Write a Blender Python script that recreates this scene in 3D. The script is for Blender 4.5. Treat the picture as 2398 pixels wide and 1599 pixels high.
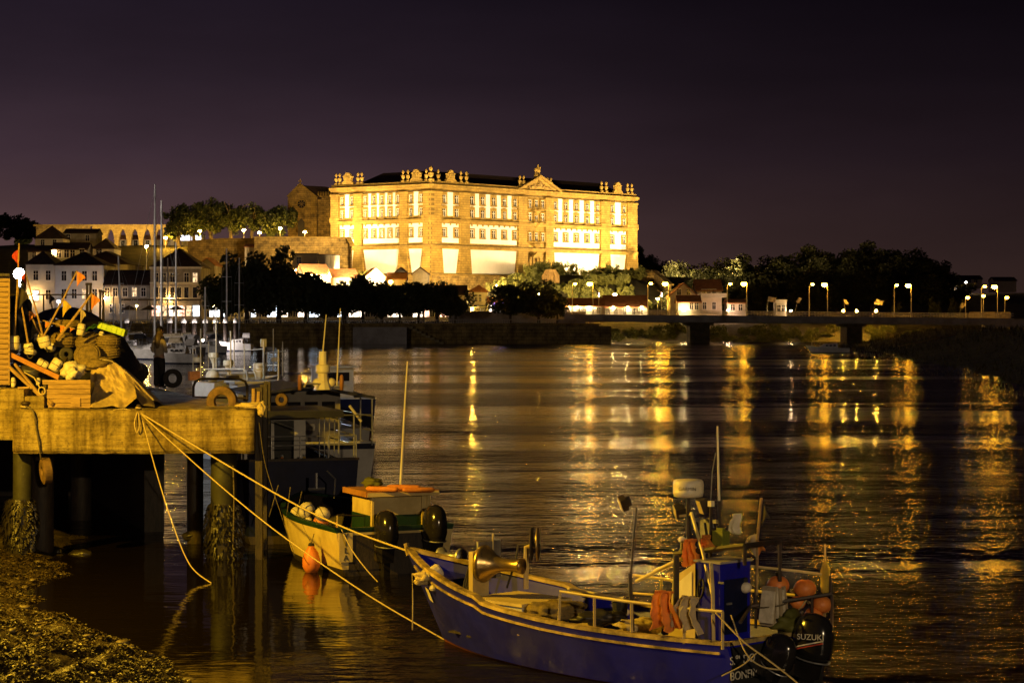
import bpy, math, random
from mathutils import Vector, Matrix, noise as mnoise
random.seed(7)
scene = bpy.context.scene
for o in list(bpy.data.objects): bpy.data.objects.remove(o)
COL = scene.collection
# ------------------------------------------------------------------ camera
FPX, EYE, HOR = 5000.0, 5.5, 742.0          # focal length in photo pixels, eye height above the water, horizon row
cam_d = bpy.data.cameras.new('camera'); cam = bpy.data.objects.new('camera', cam_d); COL.objects.link(cam)
cam.location = (0, 0, EYE); cam.rotation_euler = (math.radians(90), 0, 0)
cam_d.sensor_fit = 'HORIZONTAL'; cam_d.sensor_width = 36; cam_d.lens = FPX*36/2398
cam_d.shift_y = -(799.5-HOR)/2398
cam_d.clip_start = 0.5; cam_d.clip_end = 20000
scene.camera = cam
# ------------------------------------------------------------------ night sky
world = bpy.data.worlds.new('World'); scene.world = world; world.use_nodes = True
wn, wl = world.node_tree.nodes, world.node_tree.links
bg = wn['Background']
tc = wn.new('ShaderNodeTexCoord'); sep = wn.new('ShaderNodeSeparateXYZ'); wl.new(tc.outputs['Generated'], sep.inputs[0])
ramp = wn.new('ShaderNodeValToRGB'); wl.new(sep.outputs['Z'], ramp.inputs[0])
cr = ramp.color_ramp
cr.elements[0].position = 0.0; cr.elements[0].color = (0.070, 0.037, 0.029, 1)
cr.elements[1].position = 1.0; cr.elements[1].color = (0.003, 0.002, 0.0045, 1)
for p, c in ((0.03, (0.054, 0.029, 0.028, 1)), (0.075, (0.029, 0.0165, 0.0225, 1)), (0.11, (0.0145, 0.0088, 0.0135, 1)), (0.15, (0.0078, 0.0050, 0.0090, 1)), (0.3, (0.0045, 0.003, 0.0065, 1))):
    e = cr.elements.new(p); e.color = c
mr = wn.new('ShaderNodeMapRange'); mr.interpolation_type = 'SMOOTHSTEP'; wl.new(sep.outputs['X'], mr.inputs['Value'])
mr.inputs['From Min'].default_value = -0.30; mr.inputs['From Max'].default_value = 0.26
mr.inputs['To Min'].default_value = 2.35; mr.inputs['To Max'].default_value = 0.55     # town glow on the left
vm = wn.new('ShaderNodeVectorMath'); vm.operation = 'SCALE'
cn = wn.new('ShaderNodeTexNoise'); cn.inputs['Scale'].default_value = 7; cn.inputs['Detail'].default_value = 5; cmap = wn.new('ShaderNodeMapping'); cmap.inputs['Scale'].default_value = (1, 1, 4); wl.new(tc.outputs['Generated'], cmap.inputs[0]); wl.new(cmap.outputs[0], cn.inputs['Vector'])
cmr = wn.new('ShaderNodeMapRange'); wl.new(cn.outputs[0], cmr.inputs[0]); cmr.inputs[1].default_value = .3; cmr.inputs[2].default_value = .7; cmr.inputs[3].default_value = .86; cmr.inputs[4].default_value = 1.14     # thin uneven cloud veil
cmu = wn.new('ShaderNodeMath'); cmu.operation = 'MULTIPLY'; wl.new(mr.outputs[0], cmu.inputs[0]); wl.new(cmr.outputs[0], cmu.inputs[1])
wl.new(ramp.outputs[0], vm.inputs[0]); wl.new(cmu.outputs[0], vm.inputs['Scale']); wl.new(vm.outputs[0], bg.inputs['Color'])
bg.inputs['Strength'].default_value = 0.76
# ------------------------------------------------------------------ render settings
scene.render.engine = 'CYCLES'
scene.view_settings.view_transform = 'Standard'; scene.view_settings.look = 'None'
scene.view_settings.exposure = 0.0; scene.view_settings.gamma = 1.0
cy = scene.cycles
cy.use_denoising = True
try: cy.denoiser = 'OPENIMAGEDENOISE'
except Exception: pass
cy.max_bounces = 6; cy.diffuse_bounces = 2; cy.glossy_bounces = 3; cy.transmission_bounces = 3; cy.transparent_max_bounces = 8; cy.volume_bounces = 0
cy.sample_clamp_indirect = 6.0; cy.sample_clamp_direct = 0; cy.caustics_reflective = False; cy.caustics_refractive = False
cy.use_light_tree = True
# ------------------------------------------------------------------ lamp colours
SODIUM = (1.0, 0.50, 0.085); GOLD = (1.0, 0.66, 0.27); LED = (0.80, 0.88, 1.0); WARM = (1.0, 0.72, 0.42)

# ================================================================== helpers
def at(px, py, Y):
    """World point at depth Y that the photograph shows at (px, py)."""
    return Vector(((px-1199)*Y/FPX, Y, EYE-(py-HOR)*Y/FPX))
def axs(px, Y): return (px-1199)*Y/FPX
def zs(py, Y): return EYE-(py-HOR)*Y/FPX
def rnd(a, b): return random.uniform(a, b)
def smooth(v, a, b):
    t = min(1, max(0, (v-a)/(b-a))); return t*t*(3-2*t)

class MB:
    """Collects shapes for one mesh."""
    def __init__(s): s.v = []; s.f = []; s.M = None
    def add(s, vs, fs):
        n = len(s.v)
        if s.M is not None: vs = [s.M @ Vector(p) for p in vs]
        s.v += [tuple(p) for p in vs]; s.f += [tuple(i+n for i in f) for f in fs]; return s
    def box(s, c, d, rz=0, rx=0, ry=0, taper=1.0):
        a, b, e = d[0]/2, d[1]/2, d[2]/2
        R = Matrix.Rotation(rz, 3, 'Z') @ Matrix.Rotation(ry, 3, 'Y') @ Matrix.Rotation(rx, 3, 'X')
        vs = [Vector(c)+R @ Vector((x*a*(taper if z > 0 else 1), y*b*(taper if z > 0 else 1), z*e)) for z in (-1, 1) for x, y in ((-1, -1), (1, -1), (1, 1), (-1, 1))]
        return s.add(vs, [(3, 2, 1, 0), (4, 5, 6, 7), (0, 1, 5, 4), (1, 2, 6, 5), (2, 3, 7, 6), (3, 0, 4, 7)])
    def bar(s, p0, p1, w, h, up=(0, 0, 1)):
        p0, p1 = Vector(p0), Vector(p1); d = (p1-p0).normalized(); u = Vector(up)
        if abs(d.dot(u)) > .98: u = Vector((0, 1, 0))
        a = d.cross(u).normalized()*w/2; b = a.cross(d).normalized()*h/2
        vs = [p+x*a+y*b for p in (p0, p1) for x, y in ((-1, -1), (1, -1), (1, 1), (-1, 1))]
        return s.add(vs, [(3, 2, 1, 0), (4, 5, 6, 7), (0, 1, 5, 4), (1, 2, 6, 5), (2, 3, 7, 6), (3, 0, 4, 7)])
    def tube(s, pts, r, n=6, cap=True, closed=False):
        pts = [Vector(p) for p in pts]; m = len(pts)
        rs = r if isinstance(r, (list, tuple)) else [r]*m
        vs = []; prev = None
        for i, p in enumerate(pts):
            if closed: d = pts[(i+1) % m]-pts[i-1]
            else: d = pts[min(i+1, m-1)]-pts[max(i-1, 0)]
            d = d.normalized() if d.length > 1e-9 else Vector((0, 0, 1))
            if prev is None:
                u = Vector((0, 0, 1)) if abs(d.z) < .9 else Vector((1, 0, 0))
                a = d.cross(u).normalized()
            else:
                a = prev-d*prev.dot(d); a = a.normalized() if a.length > 1e-6 else d.orthogonal().normalized()
            prev = a; b = d.cross(a)
            for k in range(n):
                t = 2*math.pi*k/n; vs.append(p+(a*math.cos(t)+b*math.sin(t))*rs[i])
        fs = []
        for i in range(m if closed else m-1):
            j = (i+1) % m
            for k in range(n): fs.append((i*n+k, i*n+(k+1) % n, j*n+(k+1) % n, j*n+k))
        if cap and not closed: fs += [tuple(reversed(range(n))), tuple(range((m-1)*n, m*n))]
        return s.add(vs, fs)
    def lathe(s, prof, c=(0, 0, 0), n=12, axis=None, sx=1, sy=1):
        c = Vector(c); R = Matrix.Identity(3)
        if axis is not None: R = Vector((0, 0, 1)).rotation_difference(Vector(axis).normalized()).to_matrix()
        vs = []; m = len(prof)
        for r, z in prof:
            for k in range(n):
                t = 2*math.pi*k/n; vs.append(c+R @ Vector((r*math.cos(t)*sx, r*math.sin(t)*sy, z)))
        fs = [(i*n+k, i*n+(k+1) % n, (i+1)*n+(k+1) % n, (i+1)*n+k) for i in range(m-1) for k in range(n)]
        fs += [tuple(reversed(range(n))), tuple(range((m-1)*n, m*n))]
        return s.add(vs, fs)
    def ball(s, c, r, n=10, m=6, sc=(1, 1, 1), jit=0):
        c = Vector(c); vs = [c+Vector((0, 0, -r*sc[2]))]
        for i in range(1, m):
            ph = math.pi*i/m-math.pi/2
            for k in range(n):
                t = 2*math.pi*k/n; q = 1+rnd(-jit, jit)
                vs.append(c+Vector((math.cos(t)*math.cos(ph)*r*sc[0], math.sin(t)*math.cos(ph)*r*sc[1], math.sin(ph)*r*sc[2]))*q)
        vs.append(c+Vector((0, 0, r*sc[2]))); fs = []
        for k in range(n):
            fs.append((0, 1+(k+1) % n, 1+k)); b = 1+(m-2)*n; fs.append((len(vs)-1, b+k, b+(k+1) % n))
        for i in range(m-2):
            for k in range(n): fs.append((1+i*n+k, 1+i*n+(k+1) % n, 1+(i+1)*n+(k+1) % n, 1+(i+1)*n+k))
        return s.add(vs, fs)
    def extr(s, poly, vec):
        """Extrude a planar polygon (3-D points) along vec."""
        poly = [Vector(p) for p in poly]; vec = Vector(vec); n = len(poly)
        fs = [tuple(reversed(range(n))), tuple(range(n, 2*n))]+[(i, (i+1) % n, n+(i+1) % n, n+i) for i in range(n)]
        return s.add(poly+[p+vec for p in poly], fs)
    def prism(s, poly, z0, z1): return s.extr([(p[0], p[1], z0) for p in poly], (0, 0, z1-z0))
    def torus(s, c, R, r, axis=(0, 0, 1), n=20, m=8, a0=0, a1=2*math.pi):
        c = Vector(c); ax = Vector(axis).normalized(); u = ax.orthogonal().normalized(); w = ax.cross(u)
        full = abs(a1-a0-2*math.pi) < 1e-4; k = n if full else n+1
        pts = [c+(u*math.cos(a0+(a1-a0)*i/n)+w*math.sin(a0+(a1-a0)*i/n))*R for i in range(k)]
        return s.tube(pts, r, m, closed=full)
    def grid(s, fn, nu, nv):
        vs = [fn(i/(nu-1), j/(nv-1)) for j in range(nv) for i in range(nu)]
        fs = [(j*nu+i, j*nu+i+1, (j+1)*nu+i+1, (j+1)*nu+i) for j in range(nv-1) for i in range(nu-1)]
        return s.add(vs, fs)
    def mesh(s, name, m, sm=False):
        me = bpy.data.meshes.new(name); me.from_pydata(s.v, [], s.f); me.materials.append(m)
        if sm: me.polygons.foreach_set('use_smooth', [True]*len(me.polygons))
        me.validate(); me.update(); return me
    def build(s, name, m, parent=None, sm=False):
        return link(name, s.mesh(name, m, sm), parent)

def link(name, me, parent=None, loc=None, rot=None, sc=None):
    o = bpy.data.objects.new(name, me); COL.objects.link(o)
    if parent is not None: o.parent = parent
    if loc is not None: o.location = loc
    if rot is not None: o.rotation_euler = rot
    if sc is not None: o.scale = sc
    return o
def tag(o, label, cat, group=None):
    o['label'] = label; o['category'] = cat
    if group: o['group'] = group
    return o
def thing(name, label, cat, loc=(0, 0, 0), rz=0, group=None):
    o = bpy.data.objects.new(name, None); COL.objects.link(o); o.empty_display_size = .3
    o.location = loc; o.rotation_euler = (0, 0, rz); return tag(o, label, cat, group)
def struct(o): o['kind'] = 'structure'; return o
def stuff(o): o['kind'] = 'stuff'; return o
def copy_tree(o, parent=None, loc=None, rz=None, label=None, sc=None):
    c = o.copy(); COL.objects.link(c); c.parent = parent
    if loc is not None: c.location = loc
    if rz is not None: c.rotation_euler = (o.rotation_euler[0], o.rotation_euler[1], rz)
    if sc is not None: c.scale = sc if not isinstance(sc, (int, float)) else (sc, sc, sc)
    if label: c['label'] = label
    for ch in [k for k in o.children]: copy_tree(ch, c)
    return c
_fonts = {}
def text_mesh(body, size, m, depth=.004):
    cu = bpy.data.curves.new('lettering', 'FONT'); cu.body = body; cu.size = size; cu.extrude = depth
    cu.align_x = 'CENTER'; cu.align_y = 'CENTER'
    o = bpy.data.objects.new('lettering', cu); COL.objects.link(o)
    me = bpy.data.meshes.new_from_object(o, depsgraph=bpy.context.evaluated_depsgraph_get())
    bpy.data.objects.remove(o); bpy.data.curves.remove(cu); me.materials.clear(); me.materials.append(m); return me
def lettering(body, size, m, parent, origin, right, up):
    """Flat print lying in the plane spanned by right and up, in the parent's frame."""
    r = Vector(right).normalized(); u = Vector(up); u = (u-r*u.dot(r)).normalized(); n = r.cross(u)
    me = text_mesh(body, size, m); o = link('lettering', me, parent)
    Mx = Matrix((r, u, n)).transposed().to_4x4(); Mx.translation = Vector(origin); o.matrix_local = Mx
    return o

# ------------------------------------------------------------------ materials
MATS = {}
def lin(h):
    h = h.lstrip('#'); c = [int(h[i:i+2], 16)/255 for i in (0, 2, 4)]
    return tuple(x/12.92 if x <= .04045 else ((x+.055)/1.055)**2.4 for x in c)
def mat(name, c1, c2=None, scale=4.0, rough=.75, bump=.15, metal=0.0, detail=5, stretch=(1, 1, 1), spec=.5, bscale=None, transl=None, dist=.02, rvar=.12):
    """Two-tone noise material with grain, uneven gloss and fine relief."""
    if name in MATS: return MATS[name]
    m = bpy.data.materials.new(name); m.use_nodes = True; nt = m.node_tree; N, L = nt.nodes, nt.links
    b = N['Principled BSDF']; c2 = c2 or tuple(x*.55 for x in c1)
    t = N.new('ShaderNodeTexCoord'); mp = N.new('ShaderNodeMapping'); mp.inputs['Scale'].default_value = stretch
    L.new(t.outputs['Object'], mp.inputs[0])
    n1 = N.new('ShaderNodeTexNoise'); n1.inputs['Scale'].default_value = scale; n1.inputs['Detail'].default_value = detail; n1.inputs['Roughness'].default_value = .65
    L.new(mp.outputs[0], n1.inputs['Vector'])
    r = N.new('ShaderNodeValToRGB'); r.color_ramp.elements[0].position = .36; r.color_ramp.elements[1].position = .62
    r.color_ramp.elements[0].color = (*c2, 1); r.color_ramp.elements[1].color = (*c1, 1)
    L.new(n1.outputs['Fac'], r.inputs[0]); L.new(r.outputs[0], b.inputs['Base Color'])
    n2 = N.new('ShaderNodeTexNoise'); n2.inputs['Scale'].default_value = bscale or scale*3.5; n2.inputs['Detail'].default_value = 4
    L.new(mp.outputs[0], n2.inputs['Vector'])
    if rvar:
        q = N.new('ShaderNodeMapRange'); q.inputs['To Min'].default_value = max(.03, rough-rvar); q.inputs['To Max'].default_value = min(1, rough+rvar)
        L.new(n2.outputs['Fac'], q.inputs['Value']); L.new(q.outputs[0], b.inputs['Roughness'])
    else: b.inputs['Roughness'].default_value = rough
    b.inputs['Metallic'].default_value = metal; b.inputs['Specular IOR Level'].default_value = spec
    if bump:
        bp = N.new('ShaderNodeBump'); bp.inputs['Strength'].default_value = bump; bp.inputs['Distance'].default_value = dist
        L.new(n2.outputs['Fac'], bp.inputs['Height']); L.new(bp.outputs[0], b.inputs['Normal'])
    if transl:
        tr = N.new('ShaderNodeBsdfTranslucent'); mx = N.new('ShaderNodeMixShader'); mx.inputs[0].default_value = transl
        L.new(r.outputs[0], tr.inputs[0]); L.new(b.outputs[0], mx.inputs[1]); L.new(tr.outputs[0], mx.inputs[2]); L.new(mx.outputs[0], N['Material Output'].inputs[0])
    MATS[name] = m; return m
def emit(name, col, strength, var=0):
    if name in MATS: return MATS[name]
    m = bpy.data.materials.new(name); m.use_nodes = True; N, L = m.node_tree.nodes, m.node_tree.links
    N.remove(N['Principled BSDF']); e = N.new('ShaderNodeEmission'); e.inputs[0].default_value = (*col, 1); e.inputs[1].default_value = strength
    if var:
        t = N.new('ShaderNodeTexCoord'); n = N.new('ShaderNodeTexNoise'); n.inputs['Scale'].default_value = var
        q = N.new('ShaderNodeMapRange'); q.inputs['From Min'].default_value = .35; q.inputs['From Max'].default_value = .65
        q.inputs['To Min'].default_value = strength*.15; q.inputs['To Max'].default_value = strength*1.5
        L.new(t.outputs['Object'], n.inputs['Vector']); L.new(n.outputs[0], q.inputs['Value']); L.new(q.outputs[0], e.inputs[1])
    L.new(e.outputs[0], N['Material Output'].inputs[0]); MATS[name] = m; return m
def mk():
    M = {}
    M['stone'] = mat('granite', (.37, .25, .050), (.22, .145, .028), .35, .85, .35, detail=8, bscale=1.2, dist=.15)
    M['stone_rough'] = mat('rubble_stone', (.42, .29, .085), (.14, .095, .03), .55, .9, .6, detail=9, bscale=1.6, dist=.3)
    M['stone_dark'] = mat('dark_granite', (.06, .045, .02), (.12, .09, .035), .8, .9, .2)  # dark stone for the painted ledge shade and stain, and bridge piers
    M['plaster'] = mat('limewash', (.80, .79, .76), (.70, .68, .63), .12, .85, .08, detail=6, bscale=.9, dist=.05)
    M['plaster_cream'] = mat('cream_render', (.70, .64, .54), (.55, .49, .40), .25, .85, .1, bscale=1.5, dist=.05)  # cream wall colour of the houses
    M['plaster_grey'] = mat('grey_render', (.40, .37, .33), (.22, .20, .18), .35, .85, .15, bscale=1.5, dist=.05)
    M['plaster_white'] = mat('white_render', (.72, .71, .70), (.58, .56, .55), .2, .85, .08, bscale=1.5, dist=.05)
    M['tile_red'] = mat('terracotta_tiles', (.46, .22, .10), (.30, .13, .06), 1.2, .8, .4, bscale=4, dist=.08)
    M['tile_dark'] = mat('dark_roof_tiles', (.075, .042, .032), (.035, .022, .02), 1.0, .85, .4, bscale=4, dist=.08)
    M['glass'] = mat('dark_glass', (.02, .02, .025), (.012, .012, .014), .8, .12, 0, spec=.6, rvar=.05)
    M['white_wood'] = mat('white_painted_wood', (.78, .76, .72), (.62, .60, .56), 1.5, .6, .05)
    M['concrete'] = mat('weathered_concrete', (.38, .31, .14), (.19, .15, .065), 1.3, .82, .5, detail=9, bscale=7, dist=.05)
    M['concrete_pale'] = mat('bridge_concrete', (.42, .38, .32), (.28, .25, .20), .4, .85, .2, bscale=1.5, dist=.05)
    M['asphalt'] = mat('asphalt', (.055, .052, .05), (.035, .034, .033), .6, .85, .3)
    M['paving'] = mat('stone_paving', (.20, .18, .15), (.12, .11, .09), .7, .8, .3)
    M['earth'] = mat('earth', (.10, .075, .04), (.035, .028, .016), .15, .95, .6, bscale=.7, dist=.5)
    M['grass'] = mat('rough_grass', (.10, .085, .03), (.050, .044, .016), .3, .9, .8, bscale=1.5, dist=.5)
    M['leaf'] = mat('tree_leaves', (.060, .075, .018), (.030, .042, .012), .5, .6, 0, transl=.35)
    M['leaf_dark'] = mat('dark_tree_leaves', (.065, .068, .020), (.034, .040, .012), .5, .6, 0, transl=.25)
    M['shrub'] = mat('shrub_leaves', (.17, .17, .03), (.075, .085, .018), .4, .65, 0, transl=.3)
    M['dry'] = mat('dry_palm_fronds', (.30, .19, .06), (.18, .11, .035), .8, .8, 0, transl=.2)
    M['bark'] = mat('bark', (.10, .075, .045), (.045, .034, .022), 2, .9, .5)
    M['pole'] = mat('painted_pole', (.70, .66, .58), (.55, .51, .45), 2, .55, .05)
    M['galv'] = mat('galvanised_steel', (.42, .42, .42), (.28, .28, .28), 5, .42, .05, metal=.7)
    M['alu'] = mat('mast_aluminium', (.66, .65, .63), (.52, .51, .5), 2, .4, .02, metal=.1)
    M['steel_dark'] = mat('dark_steel', (.03, .028, .026), (.06, .035, .02), 6, .55, .1, metal=.3)
    M['wood'] = mat('weathered_wood', (.42, .28, .12), (.22, .14, .06), 3, .78, .35, stretch=(1, 8, 8), dist=.01)
    M['wood_dark'] = mat('dark_wet_wood', (.05, .036, .024), (.022, .017, .012), 3, .6, .4, stretch=(6, 6, 1))
    M['rope'] = mat('rope', (.62, .50, .24), (.38, .29, .12), 30, .85, .4, bscale=80, dist=.004)
    M['rope_dark'] = mat('dark_rope', (.16, .13, .08), (.07, .055, .03), 30, .9, .4)
    M['float'] = mat('grubby_polystyrene', (.74, .68, .54), (.46, .40, .28), 5, .85, .35, bscale=22, dist=.01)
    M['orange'] = mat('orange_pvc', (.80, .26, .05), (.60, .17, .035), 5, .5, .12, dist=.01)
    M['orange_cloth'] = mat('orange_cloth', (.85, .33, .06), (.66, .22, .04), 5, .75, .2, transl=.25)
    M['yellow_cloth'] = mat('yellow_cloth', (.70, .50, .06), (.55, .36, .04), 5, .75, .2, transl=.25)
    M['pale_cloth'] = mat('faded_cloth', (.55, .46, .30), (.40, .32, .20), 4, .8, .2, transl=.25)
    M['red_cloth'] = mat('red_cloth', (.60, .06, .03), (.42, .04, .02), 5, .75, .2, transl=.25)
    M['black_cloth'] = mat('black_cloth', (.018, .015, .018), (.03, .02, .02), 5, .8, .2)
    M['tarp'] = mat('tan_tarpaulin', (.60, .46, .22), (.42, .31, .13), 2.0, .62, .3, bscale=9, dist=.015)
    M['tarp_dark'] = mat('dark_tarpaulin', (.035, .033, .036), (.02, .018, .02), 2, .45, .3, bscale=8, dist=.02)
    M['rubber'] = mat('black_rubber', (.022, .02, .018), (.04, .034, .028), 6, .7, .3, bscale=25, dist=.006)
    M['rubber_brown'] = mat('muddy_rubber', (.20, .12, .05), (.09, .055, .025), 6, .75, .35, bscale=25, dist=.006)
    M['net_lime'] = mat('lime_plastic', (.42, .62, .02), (.30, .48, .02), 6, .5, .2)
    M['gel_white'] = mat('white_gelcoat', (.66, .64, .60), (.50, .48, .44), 1.2, .35, .04)
    M['gel_cream'] = mat('cream_boat_paint', (.72, .58, .26), (.52, .40, .16), 1.6, .45, .12, bscale=9, dist=.006)
    M['paint_blue'] = mat('blue_boat_paint', (.011, .014, .46), (.008, .009, .28), 1.1, .42, .1, detail=8, bscale=6, dist=.01)
    M['paint_navy'] = mat('navy_boat_paint', (.006, .010, .055), (.004, .006, .03), 1.2, .5, .08, spec=.25)
    M['paint_green'] = mat('green_boat_paint', (.012, .048, .022), (.008, .030, .014), 1.4, .42, .1, bscale=9, dist=.006)
    M['paint_red'] = mat('oxide_red_paint', (.20, .045, .022), (.11, .03, .016), 2, .6, .2)
    M['roof_orange'] = mat('orange_brown_paint', (.46, .21, .06), (.28, .12, .035), 2, .55, .15)
    M['worn_cream'] = mat('worn_cream_paint', (.68, .50, .17), (.06, .045, .03), 2.3, .55, .3, detail=8, bscale=12, dist=.008)
    M['engine'] = mat('black_engine_paint', (.012, .011, .012), (.018, .016, .016), 3, .16, .02, spec=.6, rvar=.05)
    M['brass'] = mat('bronze_drum', (.50, .36, .14), (.34, .23, .08), 4, .32, .06, metal=.8)
    M['radome'] = mat('radome_plastic', (.86, .80, .60), (.74, .66, .46), 3, .45, .05)
    M['black'] = mat('black_print', (.012, .012, .012), (.02, .02, .02), 5, .6, 0)
    M['white_print'] = mat('white_print', (.70, .66, .55), (.48, .44, .36), 9, .6, 0)
    M['mud'] = mat('wet_mud', (.045, .033, .014), (.016, .012, .006), 2.5, .42, .9, detail=9, bscale=14, dist=.06, rvar=.22)
    M['weed'] = mat('bladder_wrack', (.066, .045, .014), (.017, .012, .005), 4, .5, .3, bscale=20, spec=.45)
    M['pebble'] = mat('wet_pebbles', (.16, .125, .06), (.06, .048, .025), 3, .5, .3)
    M['mussel'] = mat('mussels_and_weed', (.030, .025, .012), (.010, .008, .005), 6, .4, .5, bscale=25)
    M['algae'] = mat('algae_concrete', (.030, .030, .010), (.015, .014, .006), 2.5, .7, .4)
    M['net'] = mat('pot_netting', (.24, .17, .06), (.11, .08, .03), 12, .85, .5, bscale=40, dist=.01)
    M['net_cord'] = mat('pot_cord', (.26, .19, .07), (.13, .09, .035), 20, .85, .3)
    M['skin'] = mat('skin', (.45, .26, .17), (.38, .21, .14), 6, .55, 0)
    M['hair_blond'] = mat('blond_hair', (.20, .14, .06), (.12, .08, .035), 20, .55, .3, stretch=(1, 1, .1))
    M['hair_dark'] = mat('dark_hair', (.02, .014, .01), (.03, .02, .015), 20, .5, .2)
    M['cream_knit'] = mat('cream_sweater', (.50, .42, .30), (.40, .33, .23), 8, .9, .3)
    M['dark_cloth'] = mat('dark_cloth', (.014, .013, .014), (.022, .02, .02), 6, .85, .2)
    M['shirt'] = mat('dark_grey_shirt', (.045, .04, .04), (.03, .028, .028), 6, .85, .2)
    M['shoe'] = mat('white_shoe', (.75, .75, .76), (.6, .6, .62), 6, .6, 0)
    return M
M = mk()
def concrete_material():
    m = bpy.data.materials.new('stained_concrete'); m.use_nodes = True; N, L = m.node_tree.nodes, m.node_tree.links; b = N['Principled BSDF']
    t = N.new('ShaderNodeTexCoord')
    def nz(scale, st, det=6, ro=.6):
        mp = N.new('ShaderNodeMapping'); mp.inputs['Scale'].default_value = st; L.new(t.outputs['Object'], mp.inputs[0]); n = N.new('ShaderNodeTexNoise'); n.inputs['Scale'].default_value = scale; n.inputs['Detail'].default_value = det; n.inputs['Roughness'].default_value = ro; L.new(mp.outputs[0], n.inputs[0]); return n.outputs[0]
    def ramp(v, p0, c0, p1, c1):
        r = N.new('ShaderNodeValToRGB'); r.color_ramp.elements[0].position = p0; r.color_ramp.elements[1].position = p1; r.color_ramp.elements[0].color = (*c0, 1); r.color_ramp.elements[1].color = (*c1, 1); L.new(v, r.inputs[0]); return r.outputs[0]
    def mul(a, c, f=1.0):
        q = N.new('ShaderNodeMix'); q.data_type = 'RGBA'; q.blend_type = 'MULTIPLY'; q.inputs['Factor'].default_value = f; L.new(a, q.inputs[6]); L.new(c, q.inputs[7]); return q.outputs[2]
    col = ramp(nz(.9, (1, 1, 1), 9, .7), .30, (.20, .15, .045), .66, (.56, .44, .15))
    col = mul(col, ramp(nz(2.2, (1.6, 1.6, .22), 5), .38, (.42, .38, .30), .56, (1, 1, 1)))            # run-down stains
    col = mul(col, ramp(nz(9, (1, 1, 1), 8, .8), .36, (.35, .32, .28), .50, (1, 1, 1)), .8)             # blotches and pits
    col = mul(col, ramp(nz(1.0, (.25, 1, 5.5), 4), .40, (.62, .58, .5), .52, (1, 1, 1)), .8)             # shutter-board banding
    L.new(col, b.inputs['Base Color']); b.inputs['Roughness'].default_value = .85
    mu = N.new('ShaderNodeMath'); mu.operation = 'ADD'; L.new(nz(11, (1, 1, 1), 8, .75), mu.inputs[0]); L.new(nz(2.4, (.5, 1, 6), 4), mu.inputs[1])
    bp = N.new('ShaderNodeBump'); bp.inputs['Strength'].default_value = .8; bp.inputs['Distance'].default_value = .07; L.new(mu.outputs[0], bp.inputs['Height']); L.new(bp.outputs[0], b.inputs['Normal']); return m
M['concrete_stained'] = concrete_material()
def ashlar(m):
    """Adds coursed block joints to the granite: colour and relief."""
    N, L = m.node_tree.nodes, m.node_tree.links; b = N['Principled BSDF']; t = N.new('ShaderNodeTexCoord'); sp = N.new('ShaderNodeSeparateXYZ'); L.new(t.outputs['Object'], sp.inputs[0])
    ab = []
    for k in ('X', 'Y'):
        q = N.new('ShaderNodeMath'); q.operation = 'ABSOLUTE'; L.new(sp.outputs[k], q.inputs[0]); ab.append(q.outputs[0])
    ad = N.new('ShaderNodeMath'); L.new(ab[0], ad.inputs[0]); L.new(ab[1], ad.inputs[1]); cb = N.new('ShaderNodeCombineXYZ'); L.new(ad.outputs[0], cb.inputs[0]); L.new(sp.outputs['Z'], cb.inputs[1])
    br = N.new('ShaderNodeTexBrick'); L.new(cb.outputs[0], br.inputs['Vector']); br.inputs['Scale'].default_value = 1; br.inputs['Brick Width'].default_value = 2.1; br.inputs['Row Height'].default_value = .72; br.inputs['Mortar Size'].default_value = .055
    br.inputs['Color1'].default_value = (1, 1, 1, 1); br.inputs['Color2'].default_value = (.74, .72, .66, 1); br.inputs['Mortar'].default_value = (.34, .31, .26, 1)
    src = b.inputs['Base Color'].links[0].from_socket; mx = N.new('ShaderNodeMix'); mx.data_type = 'RGBA'; mx.blend_type = 'MULTIPLY'; mx.inputs['Factor'].default_value = .85; L.new(src, mx.inputs[6]); L.new(br.outputs[0], mx.inputs[7]); L.new(mx.outputs[2], b.inputs['Base Color'])
ashlar(M['stone']); ashlar(M['stone_rough'])
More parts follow.
